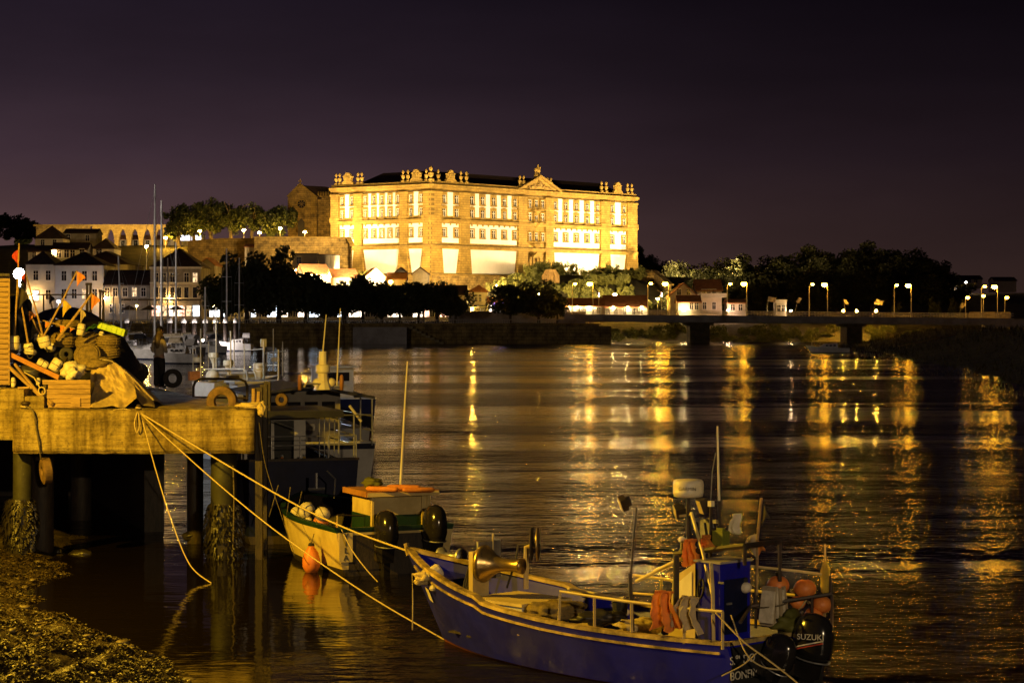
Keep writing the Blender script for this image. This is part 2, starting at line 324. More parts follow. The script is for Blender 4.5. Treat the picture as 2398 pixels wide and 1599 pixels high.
# ================================================================== ground, water, terrain
g = MB(); g.add([(-6000, -200, -3), (6000, -200, -3), (6000, 12000, -3), (-6000, 12000, -3)], [(0, 1, 2, 3)])
struct(g.build('ground', M['earth']))
def water_material():
    m = bpy.data.materials.new('river_water'); m.use_nodes = True; N, L = m.node_tree.nodes, m.node_tree.links
    b = N['Principled BSDF']; b.inputs['Base Color'].default_value = (.006, .0042, .0032, 1); b.inputs['IOR'].default_value = 1.22
    t = N.new('ShaderNodeNewGeometry'); sp = N.new('ShaderNodeSeparateXYZ'); L.new(t.outputs['Position'], sp.inputs[0])
    def rng(sock, a, c, lo, hi):
        q = N.new('ShaderNodeMapRange'); q.interpolation_type = 'SMOOTHSTEP'; L.new(sock, q.inputs[0])
        for i, v in enumerate((a, c, lo, hi)): q.inputs[i+1].default_value = v
        return q.outputs[0]
    def math2(op, a, c):
        q = N.new('ShaderNodeMath'); q.operation = op
        for i, v in enumerate((a, c)):
            if isinstance(v, (int, float)): q.inputs[i].default_value = v
            else: L.new(v, q.inputs[i])
        return q.outputs[0]
    # sheltered water beside the pier lies nearly flat, the open river is ruffled
    open_x = rng(sp.outputs['X'], -3.4, -.6, 0, 1); far = rng(sp.outputs['Y'], 45, 60, 0, 1); mar = rng(sp.outputs['X'], -27, -13, .25, 1)
    ruff = math2('MULTIPLY', math2('MAXIMUM', open_x, far), mar)
    gust = N.new('ShaderNodeTexNoise'); mg = N.new('ShaderNodeMapping'); mg.inputs['Scale'].default_value = (.012, .045, 1)
    L.new(t.outputs['Position'], mg.inputs[0]); L.new(mg.outputs[0], gust.inputs[0]); gust.inputs['Scale'].default_value = 1; gust.inputs['Detail'].default_value = 3
    gs = rng(gust.outputs[0], .38, .62, .16, 1.12)
    amp = math2('MULTIPLY', ruff, gs)
    hs = None
    for sc, w, det in (((.6, 1.1, 1), .85, 3), ((1.9, 3.8, 1), .40, 3), ((.20, .40, 1), 1.5, 2)):
        mp = N.new('ShaderNodeMapping'); mp.inputs['Scale'].default_value = sc; mp.inputs['Rotation'].default_value = (0, 0, .16)
        L.new(t.outputs['Position'], mp.inputs[0]); n = N.new('ShaderNodeTexNoise'); n.inputs['Scale'].default_value = 1; n.inputs['Detail'].default_value = det; n.inputs['Distortion'].default_value = .15
        L.new(mp.outputs[0], n.inputs[0]); v = math2('MULTIPLY', n.outputs[0], w); hs = v if hs is None else math2('ADD', hs, v)
    h = math2('MULTIPLY', hs, math2('ADD', amp, .05))
    bp = N.new('ShaderNodeBump'); bp.inputs['Strength'].default_value = 1.0; bp.inputs['Distance'].default_value = .23
    L.new(h, bp.inputs['Height']); L.new(bp.outputs[0], b.inputs['Normal'])
    L.new(rng(amp, 0, 1, .05, .23), b.inputs['Roughness'])
    return m
w = MB(); w.add([(-420, -60, 0), (420, -60, 0), (420, 520, 0), (-420, 520, 0)], [(0, 1, 2, 3)])
struct(w.build('river_water', water_material()))

def terr(x, y):
    h = 4.0 + .5*smooth(y, 462, 480)
    h += 13.5*smooth(y, 545, 630)*smooth(-x, -66, -30)*(1-.5*smooth(-x, -4, 8)*smooth(x, -44, -30)*smooth(705, y-1, y+30))
    h += 11*smooth(y, 640, 705)*smooth(-x, 40, 66)
    h += 8*smooth(y, 520, 640)*smooth(x, 60, 100)
    h += mnoise.noise(Vector((x*.06, y*.06, 0)))*1.2*smooth(y, 545, 590)
    if x > 15:                                   # natural bank under the bridge, no quay wall
        k = smooth(x, 15, 21); hb = -1.6+6.2*smooth(y, 462, 500)+.5*mnoise.noise(Vector((x*.2, y*.2, 3)))
        if y < 505: h = h*(1-k)+hb*k
    return h
tm = MB()
ys = [442.2, 446, 452, 458, 463, 468, 473, 478, 483, 488, 493, 498, 504]+[510+8*i for i in range(40)]+[840+40*i for i in range(20)]
xs = [-420+10*i for i in range(85)]
tm.add([(x, y, terr(x, y)) for y in ys for x in xs], [(j*85+i, j*85+i+1, (j+1)*85+i+1, (j+1)*85+i) for j in range(len(ys)-1) for i in range(84)])
struct(tm.build('hill_terrain', M['grass'], sm=True))
# right bank, dark grassy slope in front of the bridge's far end
def rbank(u, v):
    y = 60+v*385; edge = 26+.0925*(y-40)+2.5*mnoise.noise(Vector((y*.02, 0, 5))); edge = edge if y < 400 else edge+(y-400)*.12
    d = u*u*150; x = edge-2+d
    z = -.5+3.6*smooth(d, 0, 26)+.35*mnoise.noise(Vector((x*.15, y*.08, 1)))
    return (x, y, z)
rb = MB(); rb.grid(rbank, 50, 80); struct(rb.build('river_bank', M['grass'], sm=True))
# grass blades on the right bank
gb = MB()
for i in range(5200):
    u, v = rnd(.06, .62), rnd(.12, 1)**.8
    p = Vector(rbank(u, v)); h = rnd(.25, .8)*(1 if v < .6 else 1.3); a = rnd(0, 6.28); d = Vector((math.cos(a), math.sin(a), 0))*.10
    gb.add([p-d, p+d, p+Vector((rnd(-.3, .3), rnd(-.2, .2), h))], [(0, 1, 2)])
o = stuff(tag(gb.build('grass', M['grass']), 'tall rough grass covering the dark right river bank', 'grass'))

# ------------------------------------------------------------------ far quay wall with balustrade
qroot = thing('quay_wall', 'long dark stone quay wall with balustrade below the riverside trees', 'quay wall', (0, 440, 0))
q = MB()
q.box((-66, 1, 1.2), (168, 2.2, 5.6)); q.build('wall', M['stone_rough'], qroot)
q = MB(); q.box((-66, .8, 4.08), (168.6, 2.8, .16)); q.build('coping', M['stone'], qroot)
q = MB()
for i in range(330): q.box((-148+i*.5, .1, 4.5), (.17, .17, .68))
q.box((-66, .1, 4.92), (168, .32, .16)); stuff(q.build('balustrade', M['concrete_pale'], qroot))
q = MB(); x0 = axs(846, 440)
q.box((x0+4, -1.5, .9), (11, 3, 5.0)); q.build('landing_block', M['concrete_pale'], qroot)
q = MB()
for i in range(9): q.box((x0+10.2+i*.9, -.9, 3.3-i*.46), (.9, 1.6, .5))
q.build('steps', M['concrete'], qroot)
q = MB(); q.box((axs(1395, 440)-1.5, -2, 1.5), (9, 4, 4.2)); q.build('buttress', M['stone_rough'], qroot)
# upper promenade wall and road
pw = tag(None or MB().box((1, 471, 5.4), (30, .8, 2.6)).build('retaining_wall', M['plaster_grey']), 'pale retaining wall behind the riverside trees left of the bridge', 'wall')
rd = MB(); rd.add([(-160, 471, 4.40), (-14, 471, 4.40), (-14, 482, 4.56), (-160, 482, 4.56)], [(0, 1, 2, 3)]); rd.add([(-14, 471.5, 6.62), (14, 471.5, 6.62), (14, 482, 6.62), (-14, 482, 6.62)], [(0, 1, 2, 3)])
struct(rd.build('road', M['asphalt']))
pav = MB(); pav.add([(-150, 441.3, 4.18), (15, 441.3, 4.18), (15, 470.5, 4.22), (-150, 470.5, 4.22)], [(0, 1, 2, 3)]); struct(pav.build('promenade', M['paving']))

# ================================================================== monastery
MC = Vector((axs(1009, 640), 640, 0)); MR = Vector((axs(1486, 712), 712, 0)); ML = Vector((axs(781, 662), 662, 0))
mroot = thing('monastery', 'huge floodlit golden monastery with white panels and urns on the hilltop', 'monastery', MC)
class Fac:
    def __init__(s, end):
        s.e = end-MC; s.L = s.e.length; s.d = s.e.normalized(); n = Vector((s.d.y, -s.d.x, 0)); s.n = n if n.y < 0 else -n
        s.ang = math.atan2(s.d.y, s.d.x)
    def u(s, px):
        q = (px-1199)/FPX; A, B = MC, s.e
        return (q*A.y-A.x)/(B.x-q*B.y)*s.L
    def p(s, u, z, o): v = s.d*u+s.n*o; return Vector((v.x, v.y, z))
    def box(s, mb, u0, u1, z0, z1, o0, o1): s.poly(mb, [(u0, z0), (u1, z0), (u1, z1), (u0, z1)], o0, o1)
    def poly(s, mb, pts, o0, o1): mb.extr([s.p(u, z, o0) for u, z in pts], s.n*(o1-o0))
FM, FL = Fac(MR), Fac(ML)
bk = FM.e+FL.e
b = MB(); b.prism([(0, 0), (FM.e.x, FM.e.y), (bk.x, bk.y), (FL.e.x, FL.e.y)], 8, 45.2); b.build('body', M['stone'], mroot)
pil = {  # pilasters as photo columns: left edge, right edge
    FM: [(1009, 1031), (1075, 1097), (1211, 1231), (1275, 1293), (1404, 1425), (1466, 1486)], FL: [(1009, 993), (956, 938), (850, 832), (795, 781)]}
for F, ps in pil.items():
    for i, (a, c) in enumerate(ps):
        ua, uc = sorted((F.u(a), F.u(c))); m_ = MB()
        if i == 0: ua = -.6
        if i == len(ps)-1: uc += .6
        F.box(m_, ua, uc, 35.6, 43.3, .02, .75); F.box(m_, ua-.3, uc+.3, 34.95, 36.2, .02, 1.0); F.box(m_, ua-.2, uc+.2, 42.7, 43.35, .02, .95)
        F.box(m_, ua, uc, 27.1, 34.4, .02, .7)
        F.poly(m_, [(ua-(0 if i == 0 else 1.1), 14.5), (uc+1.1, 14.5), (uc, 26.4), (ua, 26.4)], .02, .85)
        m_.build('pilaster', M['stone'], mroot)
for F in (FM, FL):
    E = F.L+.6
    for nm, z0, z1, o in (('cornice', 44.5, 45.3, 1.5), ('string_course', 34.4, 34.95, 1.25), ('string_course', 26.45, 27.05, 1.1), ('plinth', 17.9, 18.4, 1.3)):
        m_ = MB(); F.box(m_, -.3, E, z0, z1, .03, o); F.box(m_, -.3, E, z0-.35, z0+.02, .03, o*.62); m_.build(nm, M['stone'], mroot)
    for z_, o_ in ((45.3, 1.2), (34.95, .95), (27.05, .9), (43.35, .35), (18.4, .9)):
        m_ = MB(); F.box(m_, -.3, E, z_+.003, z_+.2, .04, o_); m_.build('shade_stain_line', M['stone_dark'], mroot)  # dark strips put the unlit ledge tops, and weather stain, into colour
    m_ = MB(); F.box(m_, -.2, E-.2, 45.3, 46.25, -.6, .55); m_.build('parapet', M['stone'], mroot)
    m_ = MB(); F.poly(m_, [(-.5, 6), (E, 6), (E, 17.9), (-.5, 17.9)], .02, 1.2); m_.build('plinth_wall', M['stone_rough'], mroot)
def panel(F, a, c, pts):
    ua, uc = sorted((F.u(a), F.u(c))); m_ = MB()
    F.poly(m_, [((ua if k < 0 else uc)+dx, z) for k, dx, z in pts], .02, .10); m_.build('panel', M['plaster'], mroot)
bays = {FM: [(1031, 1075), (1097, 1211), (1293, 1404), (1425, 1466)], FL: [(993, 956), (938, 850), (832, 795)]}
for F, bs in bays.items():
    for a, c in bs:
        panel(F, a, c, [(-1, .3, 36.0), (1, -.3, 36.0), (1, -.3, 43.2), (-1, .3, 43.2)])
        panel(F, a, c, [(-1, .3, 27.9), (1, -.3, 27.9), (1, -.3, 33.7), (-1, .3, 33.7)])
        panel(F, a, c, [(-1, 1.5, 18.7), (1, -1.5, 18.7), (1, -.3, 26.0), (-1, .3, 26.0)])
# brackets under the string course
for F, bs in bays.items():
    for a, c in bs:
        m_ = MB(); ua, uc = sorted((F.u(a), F.u(c))); n_ = max(2, int((uc-ua)/2.4))
        for i in range(n_): u = ua+(uc-ua)*(i+.5)/n_; F.box(m_, u-.16, u+.16, 33.2, 34.1, .1, .5)
        stuff(m_.build('bracket', M['stone'], mroot))
def win_meshes(w, h, sw, sh_up, sh_dn, arch):
    """Surround, glass and white casement of one window, front towards -y."""
    s = MB(); d = .34
    for x in (-1, 1):
        s.box((x*(w/2+sw/2), -d/2-.05, (sh_up-sh_dn)/2), (sw, d, h+sh_up+sh_dn))
    s.box((0, -d/2-.05, h/2+sh_up/2), (w, d, sh_up)); s.box((0, -d/2-.05, -h/2-sh_dn/2), (w, d, sh_dn))
    s.box((0, -.4, -h/2-.12), (w+.9, .75, .24))
    if arch: s.lathe([(w*.62, -.2), (w*.62, .22)], (0, -.3, h/2+.35), 12, axis=(0, -1, 0), sx=1, sy=.55)
    p = MB(); p.box((0, -.12, 0), (w, .06, h))
    f = MB(); t = .11
    f.box((0, -.19, 0), (t, .07, h)); f.box((0, -.19, h*.16), (w, .07, t))
    for x in (-1, 1): f.box((x*(w/2-t/2), -.19, 0), (t, .07, h))
    for z in (-1, 1): f.box((0, -.19, z*(h/2-t/2)), (w, .07, t))
    return s.mesh('window', M['stone']), p.mesh('pane', M['glass']), f.mesh('casement', M['white_wood'])
WU = win_meshes(1.6, 2.6, .55, .75, .35, True); WL = win_meshes(1.6, 2.5, .5, .4, .3, False); WN = win_meshes(1.5, 2.6, .4, .4, .3, False); WUL = win_meshes(1.15, 2.6, .42, .75, .35, True); WLL = win_meshes(1.15, 2.5, .4, .4, .3, False)
def add_win(F, px, z, W):
    o = link('window', W[0], mroot, F.p(F.u(px), z, .1), (0, 0, F.ang if F is FM else F.ang+math.pi))
    link('pane', W[1], o); link('casement', W[2], o)
cols = {FM: [1038, 1067, 1103, 1128, 1154, 1179, 1204, 1298, 1323, 1348, 1373, 1397, 1431, 1459], FL: [988, 964, 934, 915, 896, 877, 857, 826, 803]}
for F, cs in cols.items():
    for px in cs:
        a_, c_ = (WU, WL) if F is FM else (WUL, WLL); add_win(F, px, 41.1, a_); add_win(F, px, 37.0, a_); add_win(F, px, 30.9, c_)
for px in (1239, 1254, 1269):
    for z in (41.0, 36.9, 30.7): add_win(FM, px, z, WN)
# central pavilion: balconies, portal niche, pediment, statue
for z in (39.2, 35.3, 28.4):
    m_ = MB(); u = FM.u(1254); FM.box(m_, u-2.2, u+2.2, z-.35, z, .1, 1.5); FM.box(m_, u-2.1, u+2.1, z+.75, z+.9, 1.3, 1.45)
    for k in range(9): FM.box(m_, u-2+k*.5, u-1.9+k*.5, z, z+.8, 1.32, 1.42)
    m_.lathe([(.3, -1.4), (1.4, -.2), (1.5, 0)], FM.p(u, z-.35, .3), 10); m_.build('balcony', M['stone'], mroot)
m_ = MB(); ua, uc = FM.u(1213), FM.u(1303); um = (ua+uc)/2
FM.poly(m_, [(ua, 45.3), (uc, 45.3), (um, 49.6)], .1, .8); m_.build('pediment', M['stone'], mroot)
m_ = MB()
m_.bar(FM.p(ua-.8, 45.5, 1.0), FM.p(um, 50.0, 1.0), 1.5, .55); m_.bar(FM.p(uc+.8, 45.5, 1.0), FM.p(um, 50.0, 1.0), 1.5, .55); m_.build('pediment_cornice', M['stone'], mroot)
m_ = MB()
for i in range(26):
    k = (i-12.5)/12.5; m_.ball(FM.p(um+k*5.2, 46.1+(1-abs(k))*1.6*rnd(.2, 1), .95), rnd(.25, .5), 6, 4)
m_.ball(FM.p(um, 47.4, .95), .95, 8, 5, (1, .6, 1.25)); m_.build('carved_arms', M['stone_rough'], mroot)
m_ = MB(); FM.box(m_, um-.9, um+.9, 49.6, 50.7, -.7, .7); c0 = FM.p(um, 51.9, 0); d_ = FM.d
m_.ball(c0, .75, 10, 7, (1.35, .9, .95)); m_.ball(c0+d_*-.7+Vector((0, 0, .1)), .6, 8, 6)
for sx_ in (-.65, .65):
    for sy_ in (-.28, .28): m_.tube([c0+d_*sx_+FM.n*sy_, c0+d_*sx_*1.1+FM.n*sy_-Vector((0, 0, 1.25))], [.26, .18], 6)
m_.tube([c0+d_*.7+Vector((0, 0, .2)), c0+d_*1.15+Vector((0, 0, .95)), c0+d_*1.45+Vector((0, 0, .85))], [.4, .32, .2], 7)
m_.tube([c0+d_*.15+Vector((0, 0, .4)), c0+d_*.25+Vector((0, 0, 1.3))], [.45, .28], 7); m_.ball(c0+d_*.27+Vector((0, 0, 1.6)), .28, 7, 5)
m_.build('statue', M['stone'], mroot, sm=True)
# doorway and steps of the fountain niche at the foot of the pavilion
m_ = MB(); u = FM.u(1250)
FM.box(m_, u-1.9, u-1.3, 14.6, 24.2, .85, 1.4); FM.box(m_, u+1.3, u+1.9, 14.6, 24.2, .85, 1.4); FM.poly(m_, [(u-2.6, 24.2), (u+2.6, 24.2), (u, 26.0)], .85, 1.7)
m_.tube([FM.p(u-1.2, 20.5, 1), FM.p(u, 21.6, 1.1), FM.p(u+1.2, 20.5, 1)], .25, 6); m_.build('portal', M['stone'], mroot)
m_ = MB(); FM.box(m_, u-1.3, u+1.3, 15, 20.6, .86, 1.0); m_.build('portal_door', M['wood_dark'], mroot)
# urns and crested gables on the parapet
um_ = MB(); um_.box((0, 0, .35), (.95, .95, .7)); um_.lathe([(.22, .7), (.2, .95), (.5, 1.25), (.62, 1.9), (.66, 2.05), (.5, 2.1), (.16, 2.35), (.16, 2.55), (.42, 2.85), (.44, 3.15), (.28, 3.45), (.06, 3.8)], (0, 0, 0), 9)
ume = um_.mesh('urn', M['stone'], True)
for F, ps in ((FM, [1027, 1080, 1093, 1218, 1227, 1282, 1290, 1409, 1420, 1470, 1480]), (FL, [998, 955, 943.5, 847, 838, 795, 787])):
    for px in ps: link('urn', ume, mroot, F.p(F.u(px), 46.2, -.1), (0, 0, F.ang))
link('urn', ume, mroot, (0, .3, 46.2), (0, 0, .6), (1.5, 1.5, 1.22))
def crest(F, px):
    u = F.u(px); m_ = MB()
    F.poly(m_, [(u-2.4, 46.2), (u+2.4, 46.2), (u+2.2, 46.9), (u+1.5, 47.3), (u+1.45, 48.4), (u+1.9, 48.7), (u+1.2, 49.2), (u+.5, 49.9), (u-.5, 49.9), (u-1.2, 49.2), (u-1.9, 48.7), (u-1.45, 48.4), (u-1.5, 47.3), (u-2.2, 46.9)], -.5, .4)
    F.box(m_, u-.9, u+.9, 46.9, 48.6, .4, .6); m_.build('crest', M['stone'], mroot)
for F, px in ((FM, 1055), (FM, 1446), (FL, 975.5), (FL, 815)): crest(F, px)
# hipped roofs of the two wings
for F, e0, e1 in ((FM, 3, F.L if False else FM.L-4), (FL, 3, FL.L-9)):
    m_ = MB(); h = 50.0
    A = [F.p(e0-2.5, 45.6, -1.5), F.p(e1+3, 45.6, -1.5), F.p(e1+3, 45.6, -18), F.p(e0-2.5, 45.6, -18)]
    r0, r1 = F.p(e0+4, h, -8.5), F.p(e1-4, h, -8.5)
    m_.add(A+[r0, r1], [(0, 1, 5, 4), (1, 2, 5), (2, 3, 4, 5), (3, 0, 4)]); m_.build('roof', M['tile_dark'], mroot)
def spot(name, loc, target, power, col=GOLD, size=95, blend=.7, r=.6):
    d = bpy.data.lights.new(name, 'SPOT'); d.energy = power; d.color = col; d.spot_size = math.radians(size); d.spot_blend = blend; d.shadow_soft_size = r
    o = bpy.data.objects.new(name, d); COL.objects.link(o); o.location = loc; o.rotation_euler = (Vector(target)-Vector(loc)).to_track_quat('-Z', 'Y').to_euler(); return o
def fpt(F, u, z, o): return MC+F.p(u, z, o)
for u in (-2, 22, 46, 70, 94):
    spot('monastery_floodlight', fpt(FM, u, 14.5, 45), fpt(FM, u, 34, 0), 360000, GOLD, 115)
for u in (2, 20, 36):
    spot('monastery_floodlight', fpt(FL, u, 15, 42), fpt(FL, u, 34, 0), 310000, GOLD, 115)
spot('monastery_floodlight', at(1040, 690, 588), fpt(FM, 6, 31, 0), 260000, GOLD, 115)
spot('monastery_floodlight', at(1110, 695, 588), fpt(FM, 20, 30, 0), 200000, GOLD, 115)
spot('terrace_floodlight', at(752, 549, 644), fpt(FL, 31, 38, 0), 75000, GOLD, 120, .8, .4)
for px, Y_, z_, tx, ty, tz, pw_ in ((1215, 528, 9.5, 1215, 640, 24, 260000), (1345, 524, 9.5, 1345, 640, 22, 320000), (1470, 540, 9.5, 1460, 640, 20, 260000), (720, 560, 16, 700, 640, 24, 120000), (860, 556, 15, 850, 640, 22, 120000), (655, 610, 22, 680, 638, 27, 30000), (770, 610, 21, 770, 636, 27, 30000)):
    spot('slope_spot', (axs(px, Y_), Y_, z_), (axs(tx, ty), ty, tz), pw_, GOLD, 100, .8, .4)  # those left of the monastery are added to brighten cottages and terrace wall
for px in (250, 330, 400): spot('aqueduct_floodlight', (axs(px, 815), 815, 33), (axs(px, 850), 850, 38), 60000, GOLD, 120, .8, .4)

# ================================================================== church beside the monastery
YC = 712; ch = thing('church', 'dim stone church with cross-topped gable beside the golden monastery', 'church', (0, YC, 0))
def cx(px): return axs(px, YC)
m_ = MB(); m_.extr([(cx(674), 0, 28), (cx(742), 0, 28), (cx(742), 0, zs(462, YC)), (cx(703), 0, zs(432, YC)), (cx(674), 0, zs(460, YC))], (0, 24, 0)); m_.build('nave', M['stone_rough'], ch)
m_ = MB(); m_.box(((cx(742)+cx(800))/2, 11, (28+zs(458, YC))/2), (cx(800)-cx(742), 18, zs(458, YC)-28)); m_.build('side_wall', M['stone_rough'], ch)
m_ = MB()
for i in range(9):
    x = cx(744)+i*.84; m_.box((x, 2.4, zs(455, YC)), (.5, .5, 1.2)); m_.lathe([(.33, 0), (.2, .3), (.02, .55)], (x, 2.4, zs(455, YC)+.6), 4)
stuff(m_.build('battlement', M['stone'], ch))
m_ = MB(); m_.bar((cx(673), -.2, zs(461, YC)), (cx(703), -.2, zs(431, YC)), .8, .6); m_.bar((cx(743), -.2, zs(463, YC)), (cx(703), -.2, zs(431, YC)), .8, .6); m_.build('gable_coping', M['stone'], ch)
m_ = MB(); m_.box((cx(703), -.2, zs(426, YC)), (.3, .3, 1.9)); m_.box((cx(703), -.2, zs(425, YC)), (1.1, .3, .3)); m_.build('cross', M['stone'], ch)
m_ = MB(); m_.extr([(cx(706), 1, zs(434, YC)), (cx(744), 1, zs(464, YC)), (cx(800), 8, zs(452, YC)), (cx(760), 8, zs(434, YC))], (0, 0, -.4)); m_.build('roof', M['tile_dark'], ch)
m_ = MB(); m_.torus((cx(706), -.15, zs(478, YC)), 1.55, .28, (0, 1, 0), 20, 6)
for k in range(4):
    a = math.pi*k/4; v = Vector((math.cos(a), 0, math.sin(a)))*1.5; m_.bar(Vector((cx(706), -.12, zs(478, YC)))-v, Vector((cx(706), -.12, zs(478, YC)))+v, .12, .12)
rw = m_.build('rose_window', M['stone'], ch)
m_ = MB(); m_.lathe([(1.5, 0), (1.5, .1)], (cx(706), -.02, zs(478, YC)), 20, axis=(0, -1, 0)); m_.build('pane', M['glass'], rw)
m_ = MB(); m_.extr([(cx(698), 0, 28), (cx(713), 0, 28), (cx(713), 0, zs(520, YC)), (cx(705.5), 0, zs(511, YC)), (cx(698), 0, zs(520, YC))], (0, -.3, 0)); m_.build('door', M['wood_dark'], ch)
m_ = MB(); m_.box((cx(734), -.3, zs(480, YC)), (1.6, 1.2, 6)); m_.build('buttress', M['stone'], ch)

# ================================================================== retaining walls on the hill
def wall_thing(label, pts, Y, thick, m, zb=None):
    """Wall along photo points (px, py of its top), at depth Y, down to zb."""
    Ys = Y if isinstance(Y, (list, tuple)) else [Y]*len(pts)
    P = [at(px, py, y) for (px, py), y in zip(pts, Ys)]; base = P[0].copy(); base.z = 0
    r = thing('stone_wall', label, 'wall', base); a = MB()
    top = [p-base for p in P]; z0 = zb if zb is not None else min(p.z for p in P)-8
    for i in range(len(top)-1):
        p, q_ = top[i], top[i+1]
        a.add([(p.x, p.y, z0), (q_.x, q_.y, z0), tuple(q_), tuple(p), (p.x, p.y+thick, z0), (q_.x, q_.y+thick, z0), (q_.x, q_.y+thick, q_.z), (p.x, p.y+thick, p.z)],
              [(0, 1, 2, 3), (3, 2, 6, 7), (5, 4, 7, 6), (4, 0, 3, 7), (1, 5, 6, 2)])
    a.build('masonry', m, r); c = MB()
    for i in range(len(top)-1): c.bar(top[i]+Vector((0, thick/2, .12)), top[i+1]+Vector((0, thick/2, .12)), thick+.5, .26)
    c.build('coping', M['stone'], r); return r
wall_thing('bright rubble terrace wall below the church, left of the monastery', [(596, 556), (815, 557), (824, 575)], [640, 634, 632], 1.2, M['stone_rough'], 12)
wall_thing('dim terrace wall under the hilltop trees', [(440, 566), (520, 560), (600, 560)], [668, 664, 662], 1.2, M['stone_rough'], 14)
wall_thing('sloping stone wall to the right of the monastery foot', [(1436, 633), (1532, 634), (1572, 668)], [655, 640, 600], 1.2, M['stone_rough'], 6)
wall_thing('long low wall stepping down towards the wooded hill', [(1560, 650), (1640, 652), (1668, 664)], [640, 630, 620], .8, M['stone_rough'], 4)

# ================================================================== aqueduct
YA = 850; aq = thing('aqueduct', 'long lit stone aqueduct of pointed arches on the left hill', 'aqueduct', (0, YA, 0))
apx = [217+28.6*i for i in range(8)]; zt, zb_ = zs(530, YA), 18
for i, px in enumerate(apx):
    m_ = MB(); m_.box((axs(px, YA), 0, (zb_+zt-6)/2), (1.5, 2.6, zt-6-zb_)); m_.box((axs(px, YA), 0, zt-8.1), (1.9, 2.9, .4)); m_.build('pier', M['stone'], aq)
for i in range(len(apx)-1):
    xa, xb = axs(apx[i], YA), axs(apx[i+1], YA); m_ = MB(); n_ = 12; top = zt-1.3; sp_ = zt-8; pts = []
    xa2, xb2 = xa+.7, xb-.7
    for k in range(n_+1):
        t = k/n_; x = xa2+(xb2-xa2)*t; pts.append((x, sp_+(top-sp_)*math.sin(math.pi*t)**.5))
    poly = [(xa, -1.2, sp_)]+[(x, -1.2, z) for x, z in pts]+[(xb, -1.2, sp_), (xb, -1.2, zt), (xa, -1.2, zt)]
    for k in range(n_):
        (x0_, z0_), (x1_, z1_) = pts[k], pts[k+1]
        m_.extr([(x0_, -1.2, z0_), (x1_, -1.2, z1_), (x1_, -1.2, zt), (x0_, -1.2, zt)], (0, 2.4, 0))
    m_.box(((xa+xa2)/2, 0, (sp_+zt)/2), (xa2-xa, 2.4, zt-sp_)); m_.box(((xb+xb2)/2, 0, (sp_+zt)/2), (xb-xb2, 2.4, zt-sp_))
    m_.build('arch', M['stone'], aq)
m_ = MB(); m_.box(((axs(80, YA)+axs(430, YA))/2, 0, zt+.3), (axs(430, YA)-axs(80, YA), 3.0, .7)); m_.build('channel', M['stone'], aq)
m_ = MB(); m_.box(((axs(80, YA)+axs(217, YA))/2, .1, zt-3), (axs(217, YA)-axs(80, YA)-2, 2.3, 6)); m_.build('wall', M['stone_rough'], aq)
# ================================================================== bridge
YB = 446; bw = 11
br = thing('road_bridge', 'long flat concrete road bridge crossing the river on two piers', 'bridge', (0, YB, 0))
def bz(px): return 6.03-(px-1330)/1040*.85        # deck level falls gently to the right
BX = [1322+i*(1052/12) for i in range(13)]
m_ = MB(); n_ = len(BX)
vs = []
for px in BX: x = axs(px, YB); z = bz(px); vs += [(x, 0, z), (x, bw, z), (x, 0, z-.5), (x, bw, z-.5)]
fs = [(0, 2, 3, 1)]
for i in range(n_-1):
    a, c = i*4, i*4+4; fs += [(a, a+1, c+1, c), (a+2, c+2, c+3, a+3), (a, c, c+2, a+2), (a+1, a+3, c+3, c+1)]
m_.add(vs, fs); m_.build('deck', M['asphalt'], br)
m_ = MB()
for i in range(n_-1):
    m_.bar((axs(BX[i], YB), -.2, bz(BX[i])-.62), (axs(BX[i+1], YB), -.2, bz(BX[i+1])-.62), .36, 1.34)
m_.build('fascia', M['concrete_pale'], br)
for y in (1.6, 5.5, 9.4):
    m_ = MB()
    for i in range(n_-1): m_.bar((axs(BX[i], YB), y, bz(BX[i])-1.0), (axs(BX[i+1], YB), y, bz(BX[i+1])-1.0), .8, 1.0)
    m_.build('girder', M['concrete_pale'], br)
for px, wd in ((1640, 46), (2003, 36)):
    m_ = MB(); z = bz(px)-1.45; X = axs(px, YB); W = wd*YB/FPX
    m_.box((X, bw/2, z-.3), (W+1.6, bw-.6, .6)); m_.box((X, bw/2, z/2-1.3), (W, bw-2, z+2.0)); m_.build('pier', M['stone_dark'], br)
for px in (1325, 2372):
    m_ = MB(); m_.box((axs(px, YB)+(1.5 if px < 2000 else .6), bw/2+.3, 1.6), (5.4 if px < 2000 else 9, bw+1.8, 6.9)); m_.build('abutment', M['concrete_pale'], br)
for y in (-.12, bw+.12):
    m_ = MB()
    for i in range(n_-1):
        for dz in (1.0, .55): m_.bar((axs(BX[i], YB), y, bz(BX[i])+dz), (axs(BX[i+1], YB), y, bz(BX[i+1])+dz), .09, .10)
    for i in range(300):
        px = 1324+i*3.49; m_.box((axs(px, YB), y, bz(px)+.5), (.07, .07, 1.0))
    stuff(m_.build('railing', M['pole'], br))

